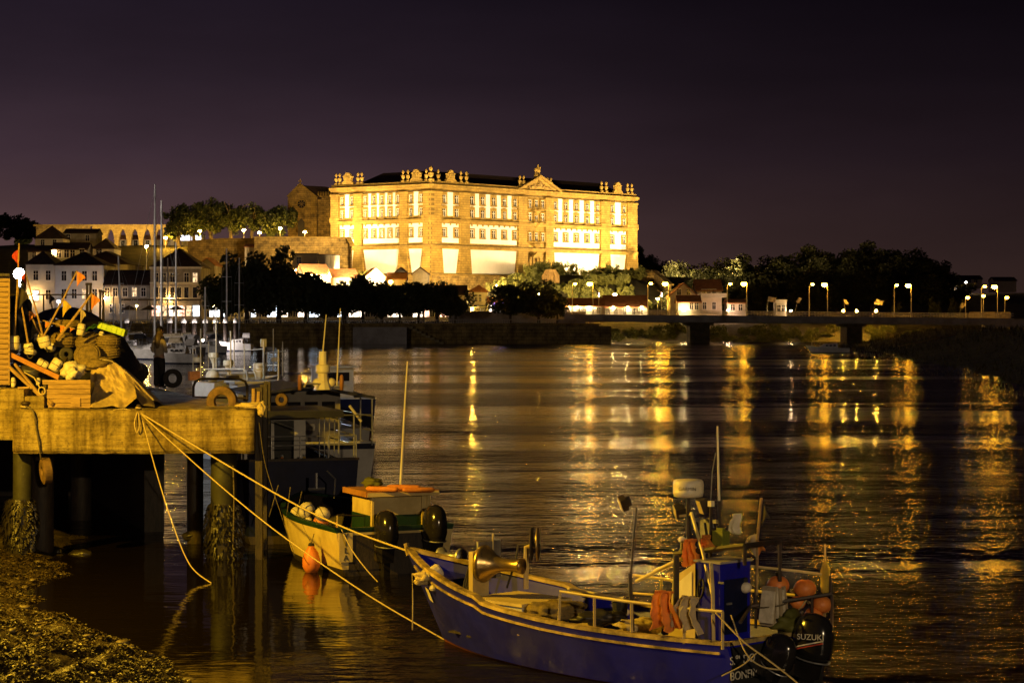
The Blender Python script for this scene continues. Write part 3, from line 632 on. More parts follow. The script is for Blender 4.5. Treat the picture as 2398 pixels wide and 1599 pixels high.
# ================================================================== street lamps
LAMP_G = emit('sodium_lamp', (1.0, .45, .022), 160)
LAMP_H = emit('hill_lamp', (1.0, .52, .06), 1200)
LAMP_W = emit('white_lamp', (.86, .90, 1.0), 160)
LAMP_S = emit('wall_lamp', (1.0, .55, .16), 700)
def street_lamp(label, pole_px, base_z, head_px, head_py, Y, m=LAMP_G, r=.26, group=None, y_off=0):
    X = axs(pole_px, Y); hd = at(head_px, head_py, Y)
    t = thing('street_lamp', label, 'street lamp', (X, Y, base_z), 0, group); hx, hz = hd.x-X, hd.z-base_z
    a = MB(); a.lathe([(.16, 0), (.16, .5), (.11, .6), (.07, hz-.25)], (0, 0, 0), 8); a.build('pole', M['pole'], t)
    if abs(hx) > .15:
        a = MB(); a.tube([(0, 0, hz-.3), (hx*.3, 0, hz), (hx*.85, 0, hz+.12)], .05, 6); a.build('arm', M['pole'], t)
    a = MB(); a.lathe([(.03, .34), (r*.9, .24), (r*1.15, .05)], (hx, 0, hz+r*.5), 10); a.build('lamp_hood', M['galv'], t)
    a = MB(); a.ball((hx, 0, hz), r, 10, 6, (1.2, 1, .85)); a.build('lamp_globe', m, t); return t
order = ['first', 'second', 'third', 'fourth', 'fifth', 'sixth']
for i, (pp, hp, hy) in enumerate(((1389, 1381, 665), (1566, 1558, 665), (1749, 1742, 665), (1938, 1931, 667), (2134, 2127, 669), (2336, 2329, 672))):
    street_lamp(f'bright sodium lamp on the near side of the bridge, {order[i]} from the left', pp, bz(pp), hp, hy, YB+.5, r=.50, group='lamps along the near side of the bridge')
for i, (pp, hp, hy) in enumerate(((1340, 1347, 665), (1517, 1524, 664), (1703, 1710, 665), (1895, 1903, 666), (2094, 2100, 668), (2298, 2306, 671))):
    street_lamp(f'smaller-looking lamp on the far side of the bridge, {order[i]} from the left', pp, bz(pp), hp, hy, YB+bw-.5, emit('sodium_lamp_dim', (1.0, .45, .03), 120), r=.30, group='lamps along the far side of the bridge')
for i, (pp, hp, hy, tx) in enumerate(((2261, 2266, 697, 'lamp left of the lit hoarding past the bridge end'), (2303, 2303, 693, 'lamp standing in the middle of the lit hoarding'), (2353, 2358, 697, 'lamp at the right end of the lit hoarding'))):
    street_lamp('short '+tx, pp, 4.4, hp, hy, 470, emit('hoarding_lamp', (1.0, .45, .03), 70), r=.36)
for hp, hy, tx in ((714, 543, 'globe lamp in front of the church gable'), (656, 535, 'globe lamp under the right edge of the bright round tree'), (608, 545, 'globe lamp between the two lit hilltop trees'), (571, 539, 'globe lamp shining up into the hilltop tree'), (468, 541, 'globe lamp below the dark hilltop tree mass')):
    street_lamp(tx, hp, 28.2, hp, hy, 688, LAMP_H, .42)
street_lamp('globe lamp beside the aqueduct just right of the tallest mast', 388, 20, 388, 557, 690, LAMP_H, .42)
street_lamp('globe lamp below the aqueduct just left of the tallest mast', 343, 16, 343, 577, 640, LAMP_H, .42)
street_lamp('curved-arm lamp beside the small cream house', 1153, 6.7, 1163, 669, 476, LAMP_H, .22)
for i, (hp, hy) in enumerate(((2228, 661), (2262, 661), (2241, 657), (2230, 681), (2254, 687))):
    street_lamp(('pinkish', 'white', 'amber', 'bluish', 'violet')[i]+' lamp on the far road at the right of the wooded hill', hp, 8, hp, hy, 640, (emit('pink_lamp', (1, .55, .75), 140), LAMP_W, LAMP_H, emit('blue_lamp', (.5, .6, 1), 120), emit('violet_lamp', (.7, .5, 1), 120))[i], .22)
for hp, hy, Y_, bz_, mm, rr, tx in ((137, 706, 486, 4.3, emit('quay_led', (.90, .86, .95), 420), .3, 'white lamp on the waterfront before the white three-storey house'), (215, 712, 484, 4.3, emit('quay_led', (1, 1, 1), 1), .22, 'white lamp on the waterfront right of the white three-storey house'), (320, 716, 470, 4.2, LAMP_H, .2, 'amber lamp in front of the low grey row house'), (500, 716, 466, 4.2, LAMP_H, .26, 'amber lamp under the tree beside the corner house'),
        (770, 648, 540, 12, LAMP_H, .4, 'added street lamp by the white-gabled house above the trees'), (845, 655, 542, 12, LAMP_H, .4, 'added street lamp by the white gabled cottage'), (915, 660, 542, 12, LAMP_H, .4, 'added street lamp by the low cottage with lit roof'), (690, 632, 560, 14, LAMP_H, .4, 'added street lamp below the flat-roofed white house'),  # hillside lamps added behind the tree row to brighten cottages and slope
        (300, 640, 545, 6, LAMP_H, .3, 'street lamp behind the corner house roof'), (180, 612, 590, 8, LAMP_H, .25, 'street lamp on the hillside lane behind the white house'), (1440, 690, 500, 5, emit('added_fill_lamp', (1.0, .52, .06), 700), .36, 'added fill lamp behind the long low white house'), (1260, 690, 500, 7, emit('added_fill_lamp', (1.0, .52, .06), 700), .36, 'added fill lamp behind the right pair of trees'), (1540, 700, 506, 5, emit('added_fill_lamp', (1.0, .52, .06), 700), .3, 'added fill lamp left of the big cream gable')):  # the bridge-side ones are added to brighten the low roofs and scrub
    street_lamp(tx, hp, bz_, hp, hy, Y_, mm, rr)
# the white LED floodlight above the pier gear, on its own pole
t = thing('floodlight', 'dazzling white floodlight on a pole above the fishing gear', 'floodlight', at(46, 742, 78))
hz_ = zs(641, 78)-EYE
a = MB(); a.tube([(0, 0, -2.1), (0, 0, hz_)], .05, 8); a.build('pole', M['galv'], t)
a = MB(); a.ball((0, -.1, hz_), .2, 12, 8, (1, .5, 1)); a.build('lamp_globe', emit('led_lamp', (.80, .88, 1.0), 2200), t)

ml = thing('marina_lamp', 'tall white marina lamp on the left shore outside the view', 'street lamp', (-74, 252, 3)); MB().lathe([(.16, 0), (.10, 10)], (0, 0, 0), 8).build('pole', M['galv'], ml); MB().ball((0, 0, 10.1), .3, 10, 6).build('lamp_globe', emit('marina_lamp', (1, .86, .74), 11000), ml)
for px, tx in ((1398, 'left'), (1545, 'right')):
    q_ = at(px, 690, 462); t = thing('traffic_light', f'{tx} of the two traffic lights on arms by the bridge', 'traffic light', (q_.x+.4, 462, 4.4)); MB().tube([(0, 0, 0), (0, 0, q_.z-4.4+.5), (-1.0, 0, q_.z-4.4+1.0)], .06, 6).build('pole', M['pole'], t); MB().box((.0, -.1, q_.z-4.4), (.3, .25, 1.0)).build('housing', M['steel_dark'], t)
    for k, c_ in enumerate(((1, .5, .4), (1, .7, .5), (1, .8, .8))): MB().ball((0, -.25, q_.z-4.1-k*.3), .11, 8, 5).build('lens', emit(f'signal_{k}', c_, 25), t)
# ================================================================== houses
def house(name, label, px0, px1, py_eave, py_base, Y, D, roof, rh, wm, rm, wins=(), wsize=(1.0, 1.9), lit=None, cat='house', rz=0, pane=None, group=None, over=.35, parts=()):
    """A house whose front spans px0..px1 at depth Y; wins are photo positions of window centres on the front."""
    x0, x1 = axs(px0, Y), axs(px1, Y); W = x1-x0; z0, z1 = zs(py_base, Y), zs(py_eave, Y); H = z1-z0; cxx = (x0+x1)/2
    t = thing(name, label, cat, (cxx, Y, z0), rz, group)
    fd_ = 8 if name == 'hillside_house' else 1.2; a = MB(); a.box((0, D/2, H/2-fd_/2), (W, D, H+fd_)); a.build('wall', wm, t)
    o = over; a = MB(); h = H
    if roof == 'hip':
        k = min(W, D)/2; rx = max(W/2-k, .05); ry = max(D/2-k, .05)
        a.add([(-W/2-o, -o, h), (W/2+o, -o, h), (W/2+o, D+o, h), (-W/2-o, D+o, h), (-rx, D/2-ry, h+rh), (rx, D/2-ry, h+rh), (rx, D/2+ry, h+rh), (-rx, D/2+ry, h+rh)],
              [(0, 1, 5, 4), (1, 2, 6, 5), (2, 3, 7, 6), (3, 0, 4, 7), (4, 5, 6, 7), (3, 2, 1, 0)])
        a.box((0, D/2, h-.09), (W+o*2, D+o*2, .18))
    elif roof == 'gx':      # ridge left-right
        a.extr([(-W/2-o, -o, h-.1), (-W/2-o, D/2, h+rh), (-W/2-o, D+o, h-.1), (-W/2-o, D+o, h-.35), (-W/2-o, D/2, h+rh-.3), (-W/2-o, -o, h-.35)], (W+2*o, 0, 0))
    elif roof == 'gy':      # gable faces the river
        a.extr([(-W/2-o, -o, h-.1), (0, -o, h+rh), (W/2+o, -o, h-.1), (W/2+o, -o, h-.35), (0, -o, h+rh-.3), (-W/2-o, -o, h-.35)], (0, D+2*o, 0))
    else: a.box((0, D/2, h+.12), (W+.3, D+.3, .25))
    a.build('roof', rm, t)
    if roof in ('gy', 'gx'):
        a = MB()
        if roof == 'gy': a.extr([(-W/2, 0, h-.02), (W/2, 0, h-.02), (0, 0, h+rh-.35)], (0, D, 0))
        else: a.extr([(-W/2, 0, h-.02), (-W/2, D, h-.02), (-W/2, D/2, h+rh-.35)], (W, 0, 0))
        a.build('gable', wm, t)
    w_, h_ = wsize
    if wins:
        fr = MB(); e = .16
        fr.box((0, -.06, h_/2+e/2), (w_+2*e, .16, e)); fr.box((0, -.1, -h_/2-e/2), (w_+2.6*e, .26, e))
        for s_ in (-1, 1): fr.box((s_*(w_/2+e/2), -.06, 0), (e, .16, h_))
        fr.box((0, -.05, 0), (.08, .08, h_)); fr.box((0, -.05, h_*.15), (w_, .08, .08))
        fm = fr.mesh('window', M['white_wood']); pm_ = MB().box((0, -.02, 0), (w_, .06, h_)).mesh('pane', pane or M['glass']); lm = MB().box((0, -.02, 0), (w_, .06, h_)).mesh('pane', lit) if lit else None
        for w0 in wins:
            on = len(w0) > 2 and w0[2]
            q = link('window', fm, t, (axs(w0[0], Y)-cxx, 0, zs(w0[1], Y)-z0)); link('pane', lm if on and lm else pm_, q)
    return t
def part_box(t, name, c, d, m, **k): return MB().box(c, d, **k).build(name, m, t)
LITW = emit('lit_room', (1.0, .66, .34), 1.3, 1.5); LITC = emit('lit_shop', (.80, .90, 1.0), 4.0, .7); LITR = emit('lit_cafe', (1.0, .50, .32), 4.0, .9); LITY = emit('lit_shop_warm', (1.0, .78, .58), 4.0, .6)
# --- waterfront town on the left

h1 = house('town_house', 'white three-storey house on the waterfront behind the floodlight', 129, 243, 620, 752, 500, 14, 'hip', 3.2, M['plaster_white'], M['tile_dark'], [(150, 646), (174, 646), (198, 646), (222, 646), (150, 688), (174, 688), (198, 688, 1), (222, 688)], (1.1, 2.2), LITW)
house('town_house', 'white house wing at the left edge with two lit windows', 60, 128, 618, 752, 504, 12, 'hip', 3.2, M['plaster_white'], M['tile_dark'], [(113, 645), (84, 645), (113, 690), (84, 692, 1)], (1.1, 2.2), LITC)
house('town_house', 'low grey row house between the white house and the corner house', 245, 350, 665, 752, 498, 12, 'gx', 3.4, M['plaster_grey'], M['tile_dark'], [(x, 684, x == 315) for x in (251, 270, 293, 315, 336)]+[(x, 722) for x in (262, 285)], (1.0, 2.0), LITW)
h3 = house('town_house', 'tall corner house with grey top floor and cream lower floors', 352, 470, 625, 752, 494, 15, 'hip', 4.4, M['plaster_grey'], M['tile_dark'], [(366, 650), (384, 650), (404, 650), (437, 650), (457, 650, 1)], (1.0, 2.1), LITW)
W3 = axs(470, 494)-axs(352, 494)
part_box(h3, 'cream_storey', (0, -.06, zs(683, 494)-zs(752, 494)), (W3+.05, .3, zs(663, 494)-zs(704, 494)), M['plaster_cream'])
part_box(h3, 'string_course', (0, -.1, zs(662, 494)-zs(752, 494)), (W3+.2, .5, .25), M['white_wood']); part_box(h3, 'cornice', (0, -.1, zs(627, 494)-zs(752, 494)), (W3+.4, .7, .5), M['white_wood'])
fr = MB(); w_, h_, e = 1.0, 2.4, .16
fr.box((0, -.06, h_/2+e/2), (w_+2*e, .16, e))
for s_ in (-1, 1): fr.box((s_*(w_/2+e/2), -.06, 0), (e, .16, h_))
fm = fr.mesh('window', M['white_wood']); pm_ = MB().box((0, -.02, 0), (w_, .08, h_)).mesh('pane', M['glass'])
for x in (366, 384, 404, 420, 437, 457):
    q = link('window', fm, h3, (axs(x, 494)-axs(411, 494), -.24, zs(685, 494)-zs(752, 494))); link('pane', pm_, q)
for x0, x1, mm in ((356, 376, LITR), (378, 392, LITW), (396, 412, LITY), (416, 432, LITR), (436, 448, LITW), (452, 467, LITC)):
    part_box(h3, 'shop_window', (axs((x0+x1)/2, 494)-axs(411, 494), -.03, zs(728, 494)-zs(752, 494)), (axs(x1, 494)-axs(x0, 494), .1, 2.4), mm)
# pergola terrace and parasols of the cafe
pg = thing('pergola', 'dark cafe pergola in front of the corner house', 'pergola', (axs(376, 486), 486, 4.6))
for x in (-9, -3, 3, 9): part_box(pg, 'post', (x, 0, 2.4), (.18, .18, 4.8), M['steel_dark'])
part_box(pg, 'beam', (0, 0, 4.75), (18.6, .25, .25), M['steel_dark']); part_box(pg, 'awning', (0, 2, 4.95), (18.4, 4, .12), M['black_cloth'])
for px, tx in ((302, 'leftmost'), (350, 'middle'), (413, 'rightmost')):
    u_ = thing('parasol', f'{tx} of the three dark cafe parasols below the corner house', 'parasol', (axs(px, 482), 482, 4.5))
    MB().tube([(0, 0, 0), (0, 0, 3.6)], .06, 6).build('pole', M['galv'], u_); MB().lathe([(2.3, 2.55), (1.2, 3.05), (.05, 3.6)], (0, 0, 0), 8).build('canopy', M['black_cloth'], u_)
def wall_lamp(label, px, py, Y, m=LAMP_S, r=.22):
    t = thing('wall_lamp', label, 'wall lamp', at(px, py, Y)); part_box(t, 'bracket', (0, .3, .1), (.08, .6, .08), M['steel_dark'])
    MB().ball((0, 0, -.1), r, 8, 6).build('lamp_globe', m, t)
wall_lamp('warm lamp on the grey row house wall, glaring beside the white house', 246, 697, 497); wall_lamp('amber lamp above the cafe pergola', 396, 699, 492.9)
wall_lamp('warm lamp low on the white wing behind the floodlight', 79, 690, 503); wall_lamp('pink-orange lamp on the lit house high on the left hillside', 127, 588, 611.5)
# --- houses climbing the left hillside
house('hillside_house', 'pink-lit long house on the left hillside', 121, 203, 583, 612, 612, 9, 'gx', 2.0, M['plaster_white'], M['tile_dark'], [(138, 594), (156, 594), (170, 595), (192, 592)], (1.3, 2.2))
house('hillside_house', 'small pale annex left of the pink-lit hillside house', 66, 120, 588, 612, 614, 9, 'gx', 1.8, M['plaster_white'], M['tile_dark'], [(80, 598), (108, 599)], (1.1, 1.8))
house('hillside_house', 'dim house with hipped roof right of the pink-lit hillside house', 217, 268, 582, 606, 616, 10, 'hip', 3.0, M['plaster_cream'], M['tile_dark'], [(232, 590)], (1.6, 1.6))
house('hillside_house', 'pale house with dark hip roof under the left end of the aqueduct', 82, 148, 558, 580, 690, 10, 'hip', 4.2, M['plaster_cream'], M['tile_dark'], [(100, 568), (128, 568)], (1.2, 1.8))
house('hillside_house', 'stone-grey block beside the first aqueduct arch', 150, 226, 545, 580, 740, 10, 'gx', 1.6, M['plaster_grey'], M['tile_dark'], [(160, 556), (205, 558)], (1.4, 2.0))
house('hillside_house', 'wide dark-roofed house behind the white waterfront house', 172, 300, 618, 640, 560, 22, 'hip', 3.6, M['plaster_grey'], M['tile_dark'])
house('hillside_house', 'lit cream block seen through the aqueduct arches', 268, 408, 560, 600, 900, 12, 'gx', 2, M['plaster_cream'], M['tile_red'], [(288, 570), (318, 570), (346, 570), (378, 570), (396, 570)], (1.4, 2.4))
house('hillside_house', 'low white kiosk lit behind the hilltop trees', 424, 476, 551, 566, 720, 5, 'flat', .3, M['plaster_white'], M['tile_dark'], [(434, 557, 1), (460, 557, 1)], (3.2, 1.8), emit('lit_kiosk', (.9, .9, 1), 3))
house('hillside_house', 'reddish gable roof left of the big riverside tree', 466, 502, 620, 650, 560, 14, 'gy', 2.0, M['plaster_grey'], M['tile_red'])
house('hillside_house', 'low pale wall-like house below the hilltop terrace', 573, 634, 577, 592, 650, 6, 'gx', .8, M['plaster_cream'], M['tile_red'])
house('hillside_house', 'flat-roofed white house under the rubble terrace wall', 686, 742, 595, 625, 610, 8, 'flat', .3, M['plaster_cream'], M['tile_dark'], [(700, 610)], (1.2, 1.8))
house('hillside_house', 'small flat-roofed white house right of its larger twin', 745, 775, 597, 630, 606, 8, 'flat', .3, M['plaster_cream'], M['tile_dark'], rz=-.25)
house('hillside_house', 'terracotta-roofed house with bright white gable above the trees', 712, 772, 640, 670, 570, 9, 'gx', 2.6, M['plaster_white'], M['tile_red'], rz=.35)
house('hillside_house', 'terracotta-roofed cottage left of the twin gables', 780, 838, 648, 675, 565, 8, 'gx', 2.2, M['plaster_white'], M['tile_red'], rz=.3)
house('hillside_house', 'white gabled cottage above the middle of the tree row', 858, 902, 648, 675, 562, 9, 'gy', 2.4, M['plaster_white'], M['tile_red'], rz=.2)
house('hillside_house', 'low cottage with lit terracotta roof right of the white gable', 908, 950, 652, 676, 560, 7, 'gx', 1.6, M['plaster_cream'], M['tile_red'])
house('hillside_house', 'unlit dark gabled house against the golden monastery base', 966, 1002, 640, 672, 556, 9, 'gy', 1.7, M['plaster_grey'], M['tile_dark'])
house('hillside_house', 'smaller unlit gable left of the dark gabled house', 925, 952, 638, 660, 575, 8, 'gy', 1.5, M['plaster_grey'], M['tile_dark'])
# --- cream house, shops, bridge-side houses
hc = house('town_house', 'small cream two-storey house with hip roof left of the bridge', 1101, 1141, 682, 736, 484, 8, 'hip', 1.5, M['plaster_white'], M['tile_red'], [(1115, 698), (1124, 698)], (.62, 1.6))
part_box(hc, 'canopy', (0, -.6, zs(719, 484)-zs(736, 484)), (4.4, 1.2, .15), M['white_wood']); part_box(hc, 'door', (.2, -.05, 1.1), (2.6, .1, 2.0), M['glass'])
wall_lamp('lamp under the canopy of the small cream house', 1106, 722, 482.8, LAMP_H, .2)
house('shop_building', 'brightly lit shop with a violet sign right of the cream house', 1144, 1196, 706, 736, 483, 7, 'gx', 1.2, M['plaster_white'], M['tile_red'], [(1152, 724, 1), (1166, 724, 1), (1180, 724, 1)], (1.2, 1.8), LITY, cat='shop')
sg = tag(MB().box((axs(1172, 482.6), 482.6, zs(714, 482.6)), (3.2, .2, .8)).build('shop_sign', emit('violet_sign', (.25, .18, 1.0), 8, 3)), 'glowing blue-violet sign above the shop by the right pair of trees', 'sign')
house('town_house', 'low white house with terracotta roof where the bridge begins', 1319, 1414, 715, 737, 476, 9, 'gx', 1.7, M['plaster_white'], M['tile_red'], [(x, 727) for x in (1330, 1354, 1368, 1402)], (.8, 1.3))
house('town_house', 'long low white house with terracotta roof behind the second bridge lamp', 1416, 1515, 718, 737, 478, 10, 'gx', 2.6, M['plaster_white'], M['tile_red'], [(x, 729) for x in (1424, 1442, 1463, 1484, 1500)], (.8, 1.3))
for px, Y_, tx in ((1328, 475.4, 'at the left corner of the low white house'), (1352, 475.4, 'left of centre on the low white house'), (1380, 475.4, 'right of centre on the low white house'), (1436, 477.4, 'left on the long low white house'), (1470, 477.4, 'in the middle of the long low white house'), (1503, 477.4, 'at the right corner of the long low white house')):
    wall_lamp('glaring eaves lamp '+tx, px, 719, Y_, emit('eaves_lamp', (1, .66, .28), 650), .2)
house('town_house', 'big cream gabled house right of the second bridge lamp', 1570, 1632, 692, 738, 500, 12, 'gy', 3.0, M['plaster_cream'], M['tile_red'], [(1590, 684), (1612, 684)], (.9, 1.3))
hw = house('town_house', 'two-storey wing with balcony behind the third bridge lamp', 1632, 1690, 679, 738, 503, 10, 'gx', 2.6, M['plaster_cream'], M['tile_red'], [(1648, 686), (1660, 686), (1672, 686), (1650, 716), (1672, 716)], (.8, 1.6))
part_box(hw, 'balcony', (.6, -.9, zs(696, 503)-zs(738, 503)), (7, 1.6, .2), M['white_wood']); part_box(hw, 'balustrade', (.6, -1.6, zs(691, 503)-zs(738, 503)), (7, .08, .9), M['white_wood'])
house('town_house', 'low front house with terracotta roof before the big cream gable', 1588, 1640, 706, 738, 488, 7, 'gx', 1.5, M['plaster_cream'], M['tile_red'], [(1619, 716), (1631, 716)], (.8, 1.7))
wall_lamp('very bright lamp at the corner of the low front house', 1602, 724, 486.9, emit('corner_lamp', (1, .66, .28), 500), .26)
house('town_house', 'low pink-lit building behind the third bridge lamp', 1704, 1746, 708, 738, 500, 8, 'gx', .8, M['plaster_white'], M['tile_red'], [(1716, 720), (1734, 720)], (.9, 1.4))
wall_lamp('bright pinkish lamp at the foot of the third bridge lamp', 1704, 726, 498, emit('pinkish_lamp', (1, .58, .34), 450), .25)
house('gatehouse', 'small white gatehouse between the third and fourth bridge lamps', 1816, 1842, 704, 738, 480, 4, 'flat', .5, M['plaster_white'], M['white_wood'], [(1824, 722), (1834, 722)], (.7, 1.4), cat='gatehouse')
wall_lamp('warm lamp beside the small gatehouse', 1852, 727, 479, emit('gate_lamp', (1, .62, .3), 300), .25)
for px in (1975, 2006, 2052): wall_lamp(f'low warm road lamp {"left" if px < 2000 else ("middle" if px < 2040 else "right")} of the three between the fourth and fifth bridge lamps', px, 727, 476, LAMP_H, .24)
house('far_house', 'pale long building on the ridge right of the wooded hill', 2244, 2300, 652, 668, 760, 10, 'gx', 1.2, M['plaster_cream'], M['tile_dark'], [(2255, 658), (2270, 658), (2285, 658)], (1.2, 1.4))
house('far_house', 'gabled house on the ridge at the right edge', 2330, 2380, 656, 676, 740, 10, 'gx', 1.2, M['plaster_cream'], M['tile_dark'])
house('far_house', 'yellow lit shed at the right foot of the wooded hill', 2214, 2242, 672, 680, 650, 6, 'flat', .2, M['plaster_cream'], M['tile_dark'], [(2228, 676, 1)], (3, .8), LITW)
# shops behind the trees
shops = [(478, 540, LITC, 'bluish'), (542, 585, LITW, 'amber'), (588, 650, LITC, 'white'), (652, 720, LITY, 'warm'), (724, 800, LITC, 'cold white'), (804, 880, LITY, 'pink-white'), (884, 990, LITY, 'cream'), (994, 1090, LITR, 'reddish')]
for i, (a0, a1, mm, nm) in enumerate(shops):
    n_ = max(3, int((a1-a0)/11)); ws = [(a0+(k+.5)*(a1-a0)/n_, 729, (k*7+i*3) % 5 not in (0, 3)) for k in range(n_)]
    house('shop_building', f'{nm} lit shop front behind the riverside trees, number {order[i] if i < 6 else ("seventh", "eighth")[i-6]} from the left', a0, a1, 688, 752, 484+i % 3, 9, 'gx', 2, M['plaster_white'], M['tile_dark'], ws, (.85*(a1-a0)/n_*.097, 2.5), mm, cat='shop')
hb = thing('hoarding', 'white printed hoarding lit by lamps past the bridge end', 'hoarding', (axs(2318, 464), 464, 4.2))
for k in range(8):
    part_box(hb, 'panel', (-3.9+k*1.12, 0, 1.35), (1.08, .08, 2.0), mat(f'hoarding_print_{k%3}', (.7, .62, .45), ((.3, .22, .1), (.5, .42, .3), (.2, .15, .1))[k % 3], 1.5, .7, 0))
for k in range(5): part_box(hb, 'post', (-4.5+k*2.25, .1, .7), (.1, .1, 2.6), M['galv'])
# banners by the bridge
for i, (px, py, lean, tx) in enumerate(((1794, 700, .12, 'leaning'), (1856, 702, .3, 'slanting'), (1985, 706, -.25, 'small drooping'), (2042, 707, .25, 'wide white'), (2243, 714, .3, 'narrow bright'))):
    b_ = at(px, 742, 474); t = thing('flag', f'{tx} pale flag beyond the bridge railing, {order[i]} from the left', 'flag', b_)
    h_ = (742-py)*474/FPX+.6; MB().tube([(0, 0, -1), (lean*h_, 0, h_)], .05, 5).build('pole', M['galv'], t)
    a = MB(); a.grid(lambda u, v: (lean*(h_-v*1.9)+u*(1.7 if i in (0, 3) else .8), .25*math.sin(u*5+v), h_-v*1.1-u*.3), 8, 5); a.build('cloth', M['pale_cloth'], t, sm=True)

# ================================================================== trees
def crown_mesh(name, seed, n, leaf, m, flat=1.0, clumps=34):
    """Leaf-sized faces in clumps through a unit crown (radius 1, bottom near 0)."""
    R = random.Random(seed); a = MB(); cl = []
    while len(cl) < clumps:
        p = Vector((R.uniform(-1, 1), R.uniform(-1, 1), R.uniform(-1, 1)))
        if p.length < 1 and p.length > .25: cl.append((Vector((p.x, p.y, p.z*flat)), R.uniform(.20, .40)))
    for i in range(n):
        c, r = R.choice(cl); d = Vector((R.gauss(0, 1), R.gauss(0, 1), R.gauss(0, 1))).normalized()*r*(R.random()**.35)
        p = c+d; s_ = leaf*R.uniform(.6, 1.4); ax = Vector((R.gauss(0, 1), R.gauss(0, 1), R.gauss(0, .8))).normalized(); u_ = ax.orthogonal().normalized(); v_ = ax.cross(u_)
        a.add([p-u_*s_, p+v_*s_*.6, p+u_*s_, p-v_*s_*.6], [(0, 1, 2, 3)])
    return a.mesh(name, m)
def trunk_mesh(seed, h, r, lean=0):
    """Unit-crown tree trunk: height h up to the crown centre, then limbs."""
    R = random.Random(seed); a = MB(); top = Vector((lean, 0, h))
    a.tube([(0, 0, -.15), (lean*.2, 0, h*.35), (lean*.7, 0, h*.75), top], [r*1.35, r, r*.85, r*.6], 8)
    for k in range(8):
        an = k*2.4+R.uniform(-.4, .4); e = Vector((math.cos(an)*R.uniform(.45, .8), math.sin(an)*R.uniform(.45, .8), R.uniform(.1, .7))); s0 = Vector((lean*.6, 0, h*R.uniform(.6, .95)))
        a.tube([s0, s0+e*.45+Vector((0, 0, .08)), s0+e], [r*.5, r*.34, r*.1], 5)
    return a.mesh('trunk', M['bark'])
CR = [crown_mesh('crown', 11+i, 4200, .075, M['leaf_dark'], .85, 30+4*i) for i in range(3)]
CL = [crown_mesh('crown', 31+i, 3600, .075, M['leaf'], .72, 30) for i in range(2)]
CF = [crown_mesh('crown', 51+i, 4200, .07, M['leaf_dark'], .95, 42+5*i) for i in range(3)]
CS = [crown_mesh('crown', 71+i, 2200, .075, M['shrub'], .85, 20) for i in range(3)]
TR = [trunk_mesh(5+i, .95, .075, (-.15, .1, .3)[i]) for i in range(3)]
def tree(name, label, px, py_top, Y, wpx, z0, crowns, i, stretch=1.0, group=None, cat='tree', trunk=True):
    Rw = wpx*Y/FPX/2; top = zs(py_top, Y); Hc = (top-z0)
    t = thing(name, label, cat, (axs(px, Y), Y, z0), rnd(0, 6.28), group)
    rz_ = min(Hc*(.44 if stretch > 1.1 else rnd(.37, .455)), Rw*1.05*stretch) if trunk else Hc*.6
    k = link('crown', crowns[i % len(crowns)], t, (0, 0, Hc-rz_*.98), (0, 0, 0), (Rw, Rw, rz_/.95))
    if trunk: s_ = (Hc-rz_)/.95; link('trunk', TR[i % 3], t, (0, 0, 0), (0, 0, rnd(0, 6)), (max(s_*.75, Rw*.5), max(s_*.75, Rw*.5), s_))
    return t
river = [(520, 640, 110, 'small tree lit amber from below beside the corner house'), (578, 600, 150, 'big dark tree left of the tallest riverside tree'), (652, 588, 150, 'tallest dark riverside tree near the marina'), (715, 640, 90, 'dark tree right of the tallest riverside tree'),
         (762, 668, 92, 'first of the low dark trees in the promenade row'), (806, 662, 84, 'second low dark tree of the promenade row'), (850, 646, 80, 'pointed taller tree in the promenade row with light behind it'), (893, 664, 82, 'fourth low dark tree of the promenade row'), (938, 668, 84, 'fifth low dark tree of the promenade row'),
         (980, 662, 80, 'sixth low dark tree of the promenade row'), (1024, 664, 84, 'seventh low dark tree of the promenade row'), (1066, 670, 76, 'last low tree of the promenade row, left of the cream house'), (1195, 668, 96, 'left of the two rounded trees by the bridge'), (1262, 662, 108, 'right of the two rounded trees by the bridge'), (1306, 690, 46, 'small tree touching the bridge end')]
for i, (px, py, wd, tx) in enumerate(river): tree('riverside_tree', tx, px, py, 453+(i*37 % 9), wd*1.06, 4.15, CR if i else CL, i, 1.25 if wd > 100 else 1.0, 'trees along the riverside promenade')
hill = [(420, 486, 80), (455, 470, 84), (497, 466, 86), (540, 470, 80), (588, 476, 70), (648, 472, 92)]
for i, (px, py, wd) in enumerate(hill):
    tree('hilltop_tree', ('leftmost dark', 'second dark', 'tallest middle', 'fourth dark', 'amber-lit smaller', 'bright yellow-green round')[i]+' tree on the hilltop terrace left of the church', px, py, 694+(i*5 % 7), wd*1.05, 28.0, CL, i, .9, 'trees on the hilltop terrace')
tree('hill_tree', 'hazy tree on the skyline above the floodlight', 42, 492, 880, 100, 30, CL, 1, .9)
wl_ = [(1500, 588, 80), (1535, 604, 70), (1480, 575, 60)]
for i, (px, py, wd) in enumerate(wl_): tree('hill_tree', ('middle', 'right', 'left')[i]+' dark tree on the slope right behind the monastery corner', px, py, 770, wd, 14, CF, i, 1.4)
R_ = random.Random(4); prof = [(1590, 628), (1640, 612), (1700, 614), (1760, 612), (1800, 612), (1835, 600), (1880, 588), (1930, 584), (1980, 582), (2020, 574), (2065, 584), (2110, 592), (2150, 590), (2185, 608), (2205, 640)]
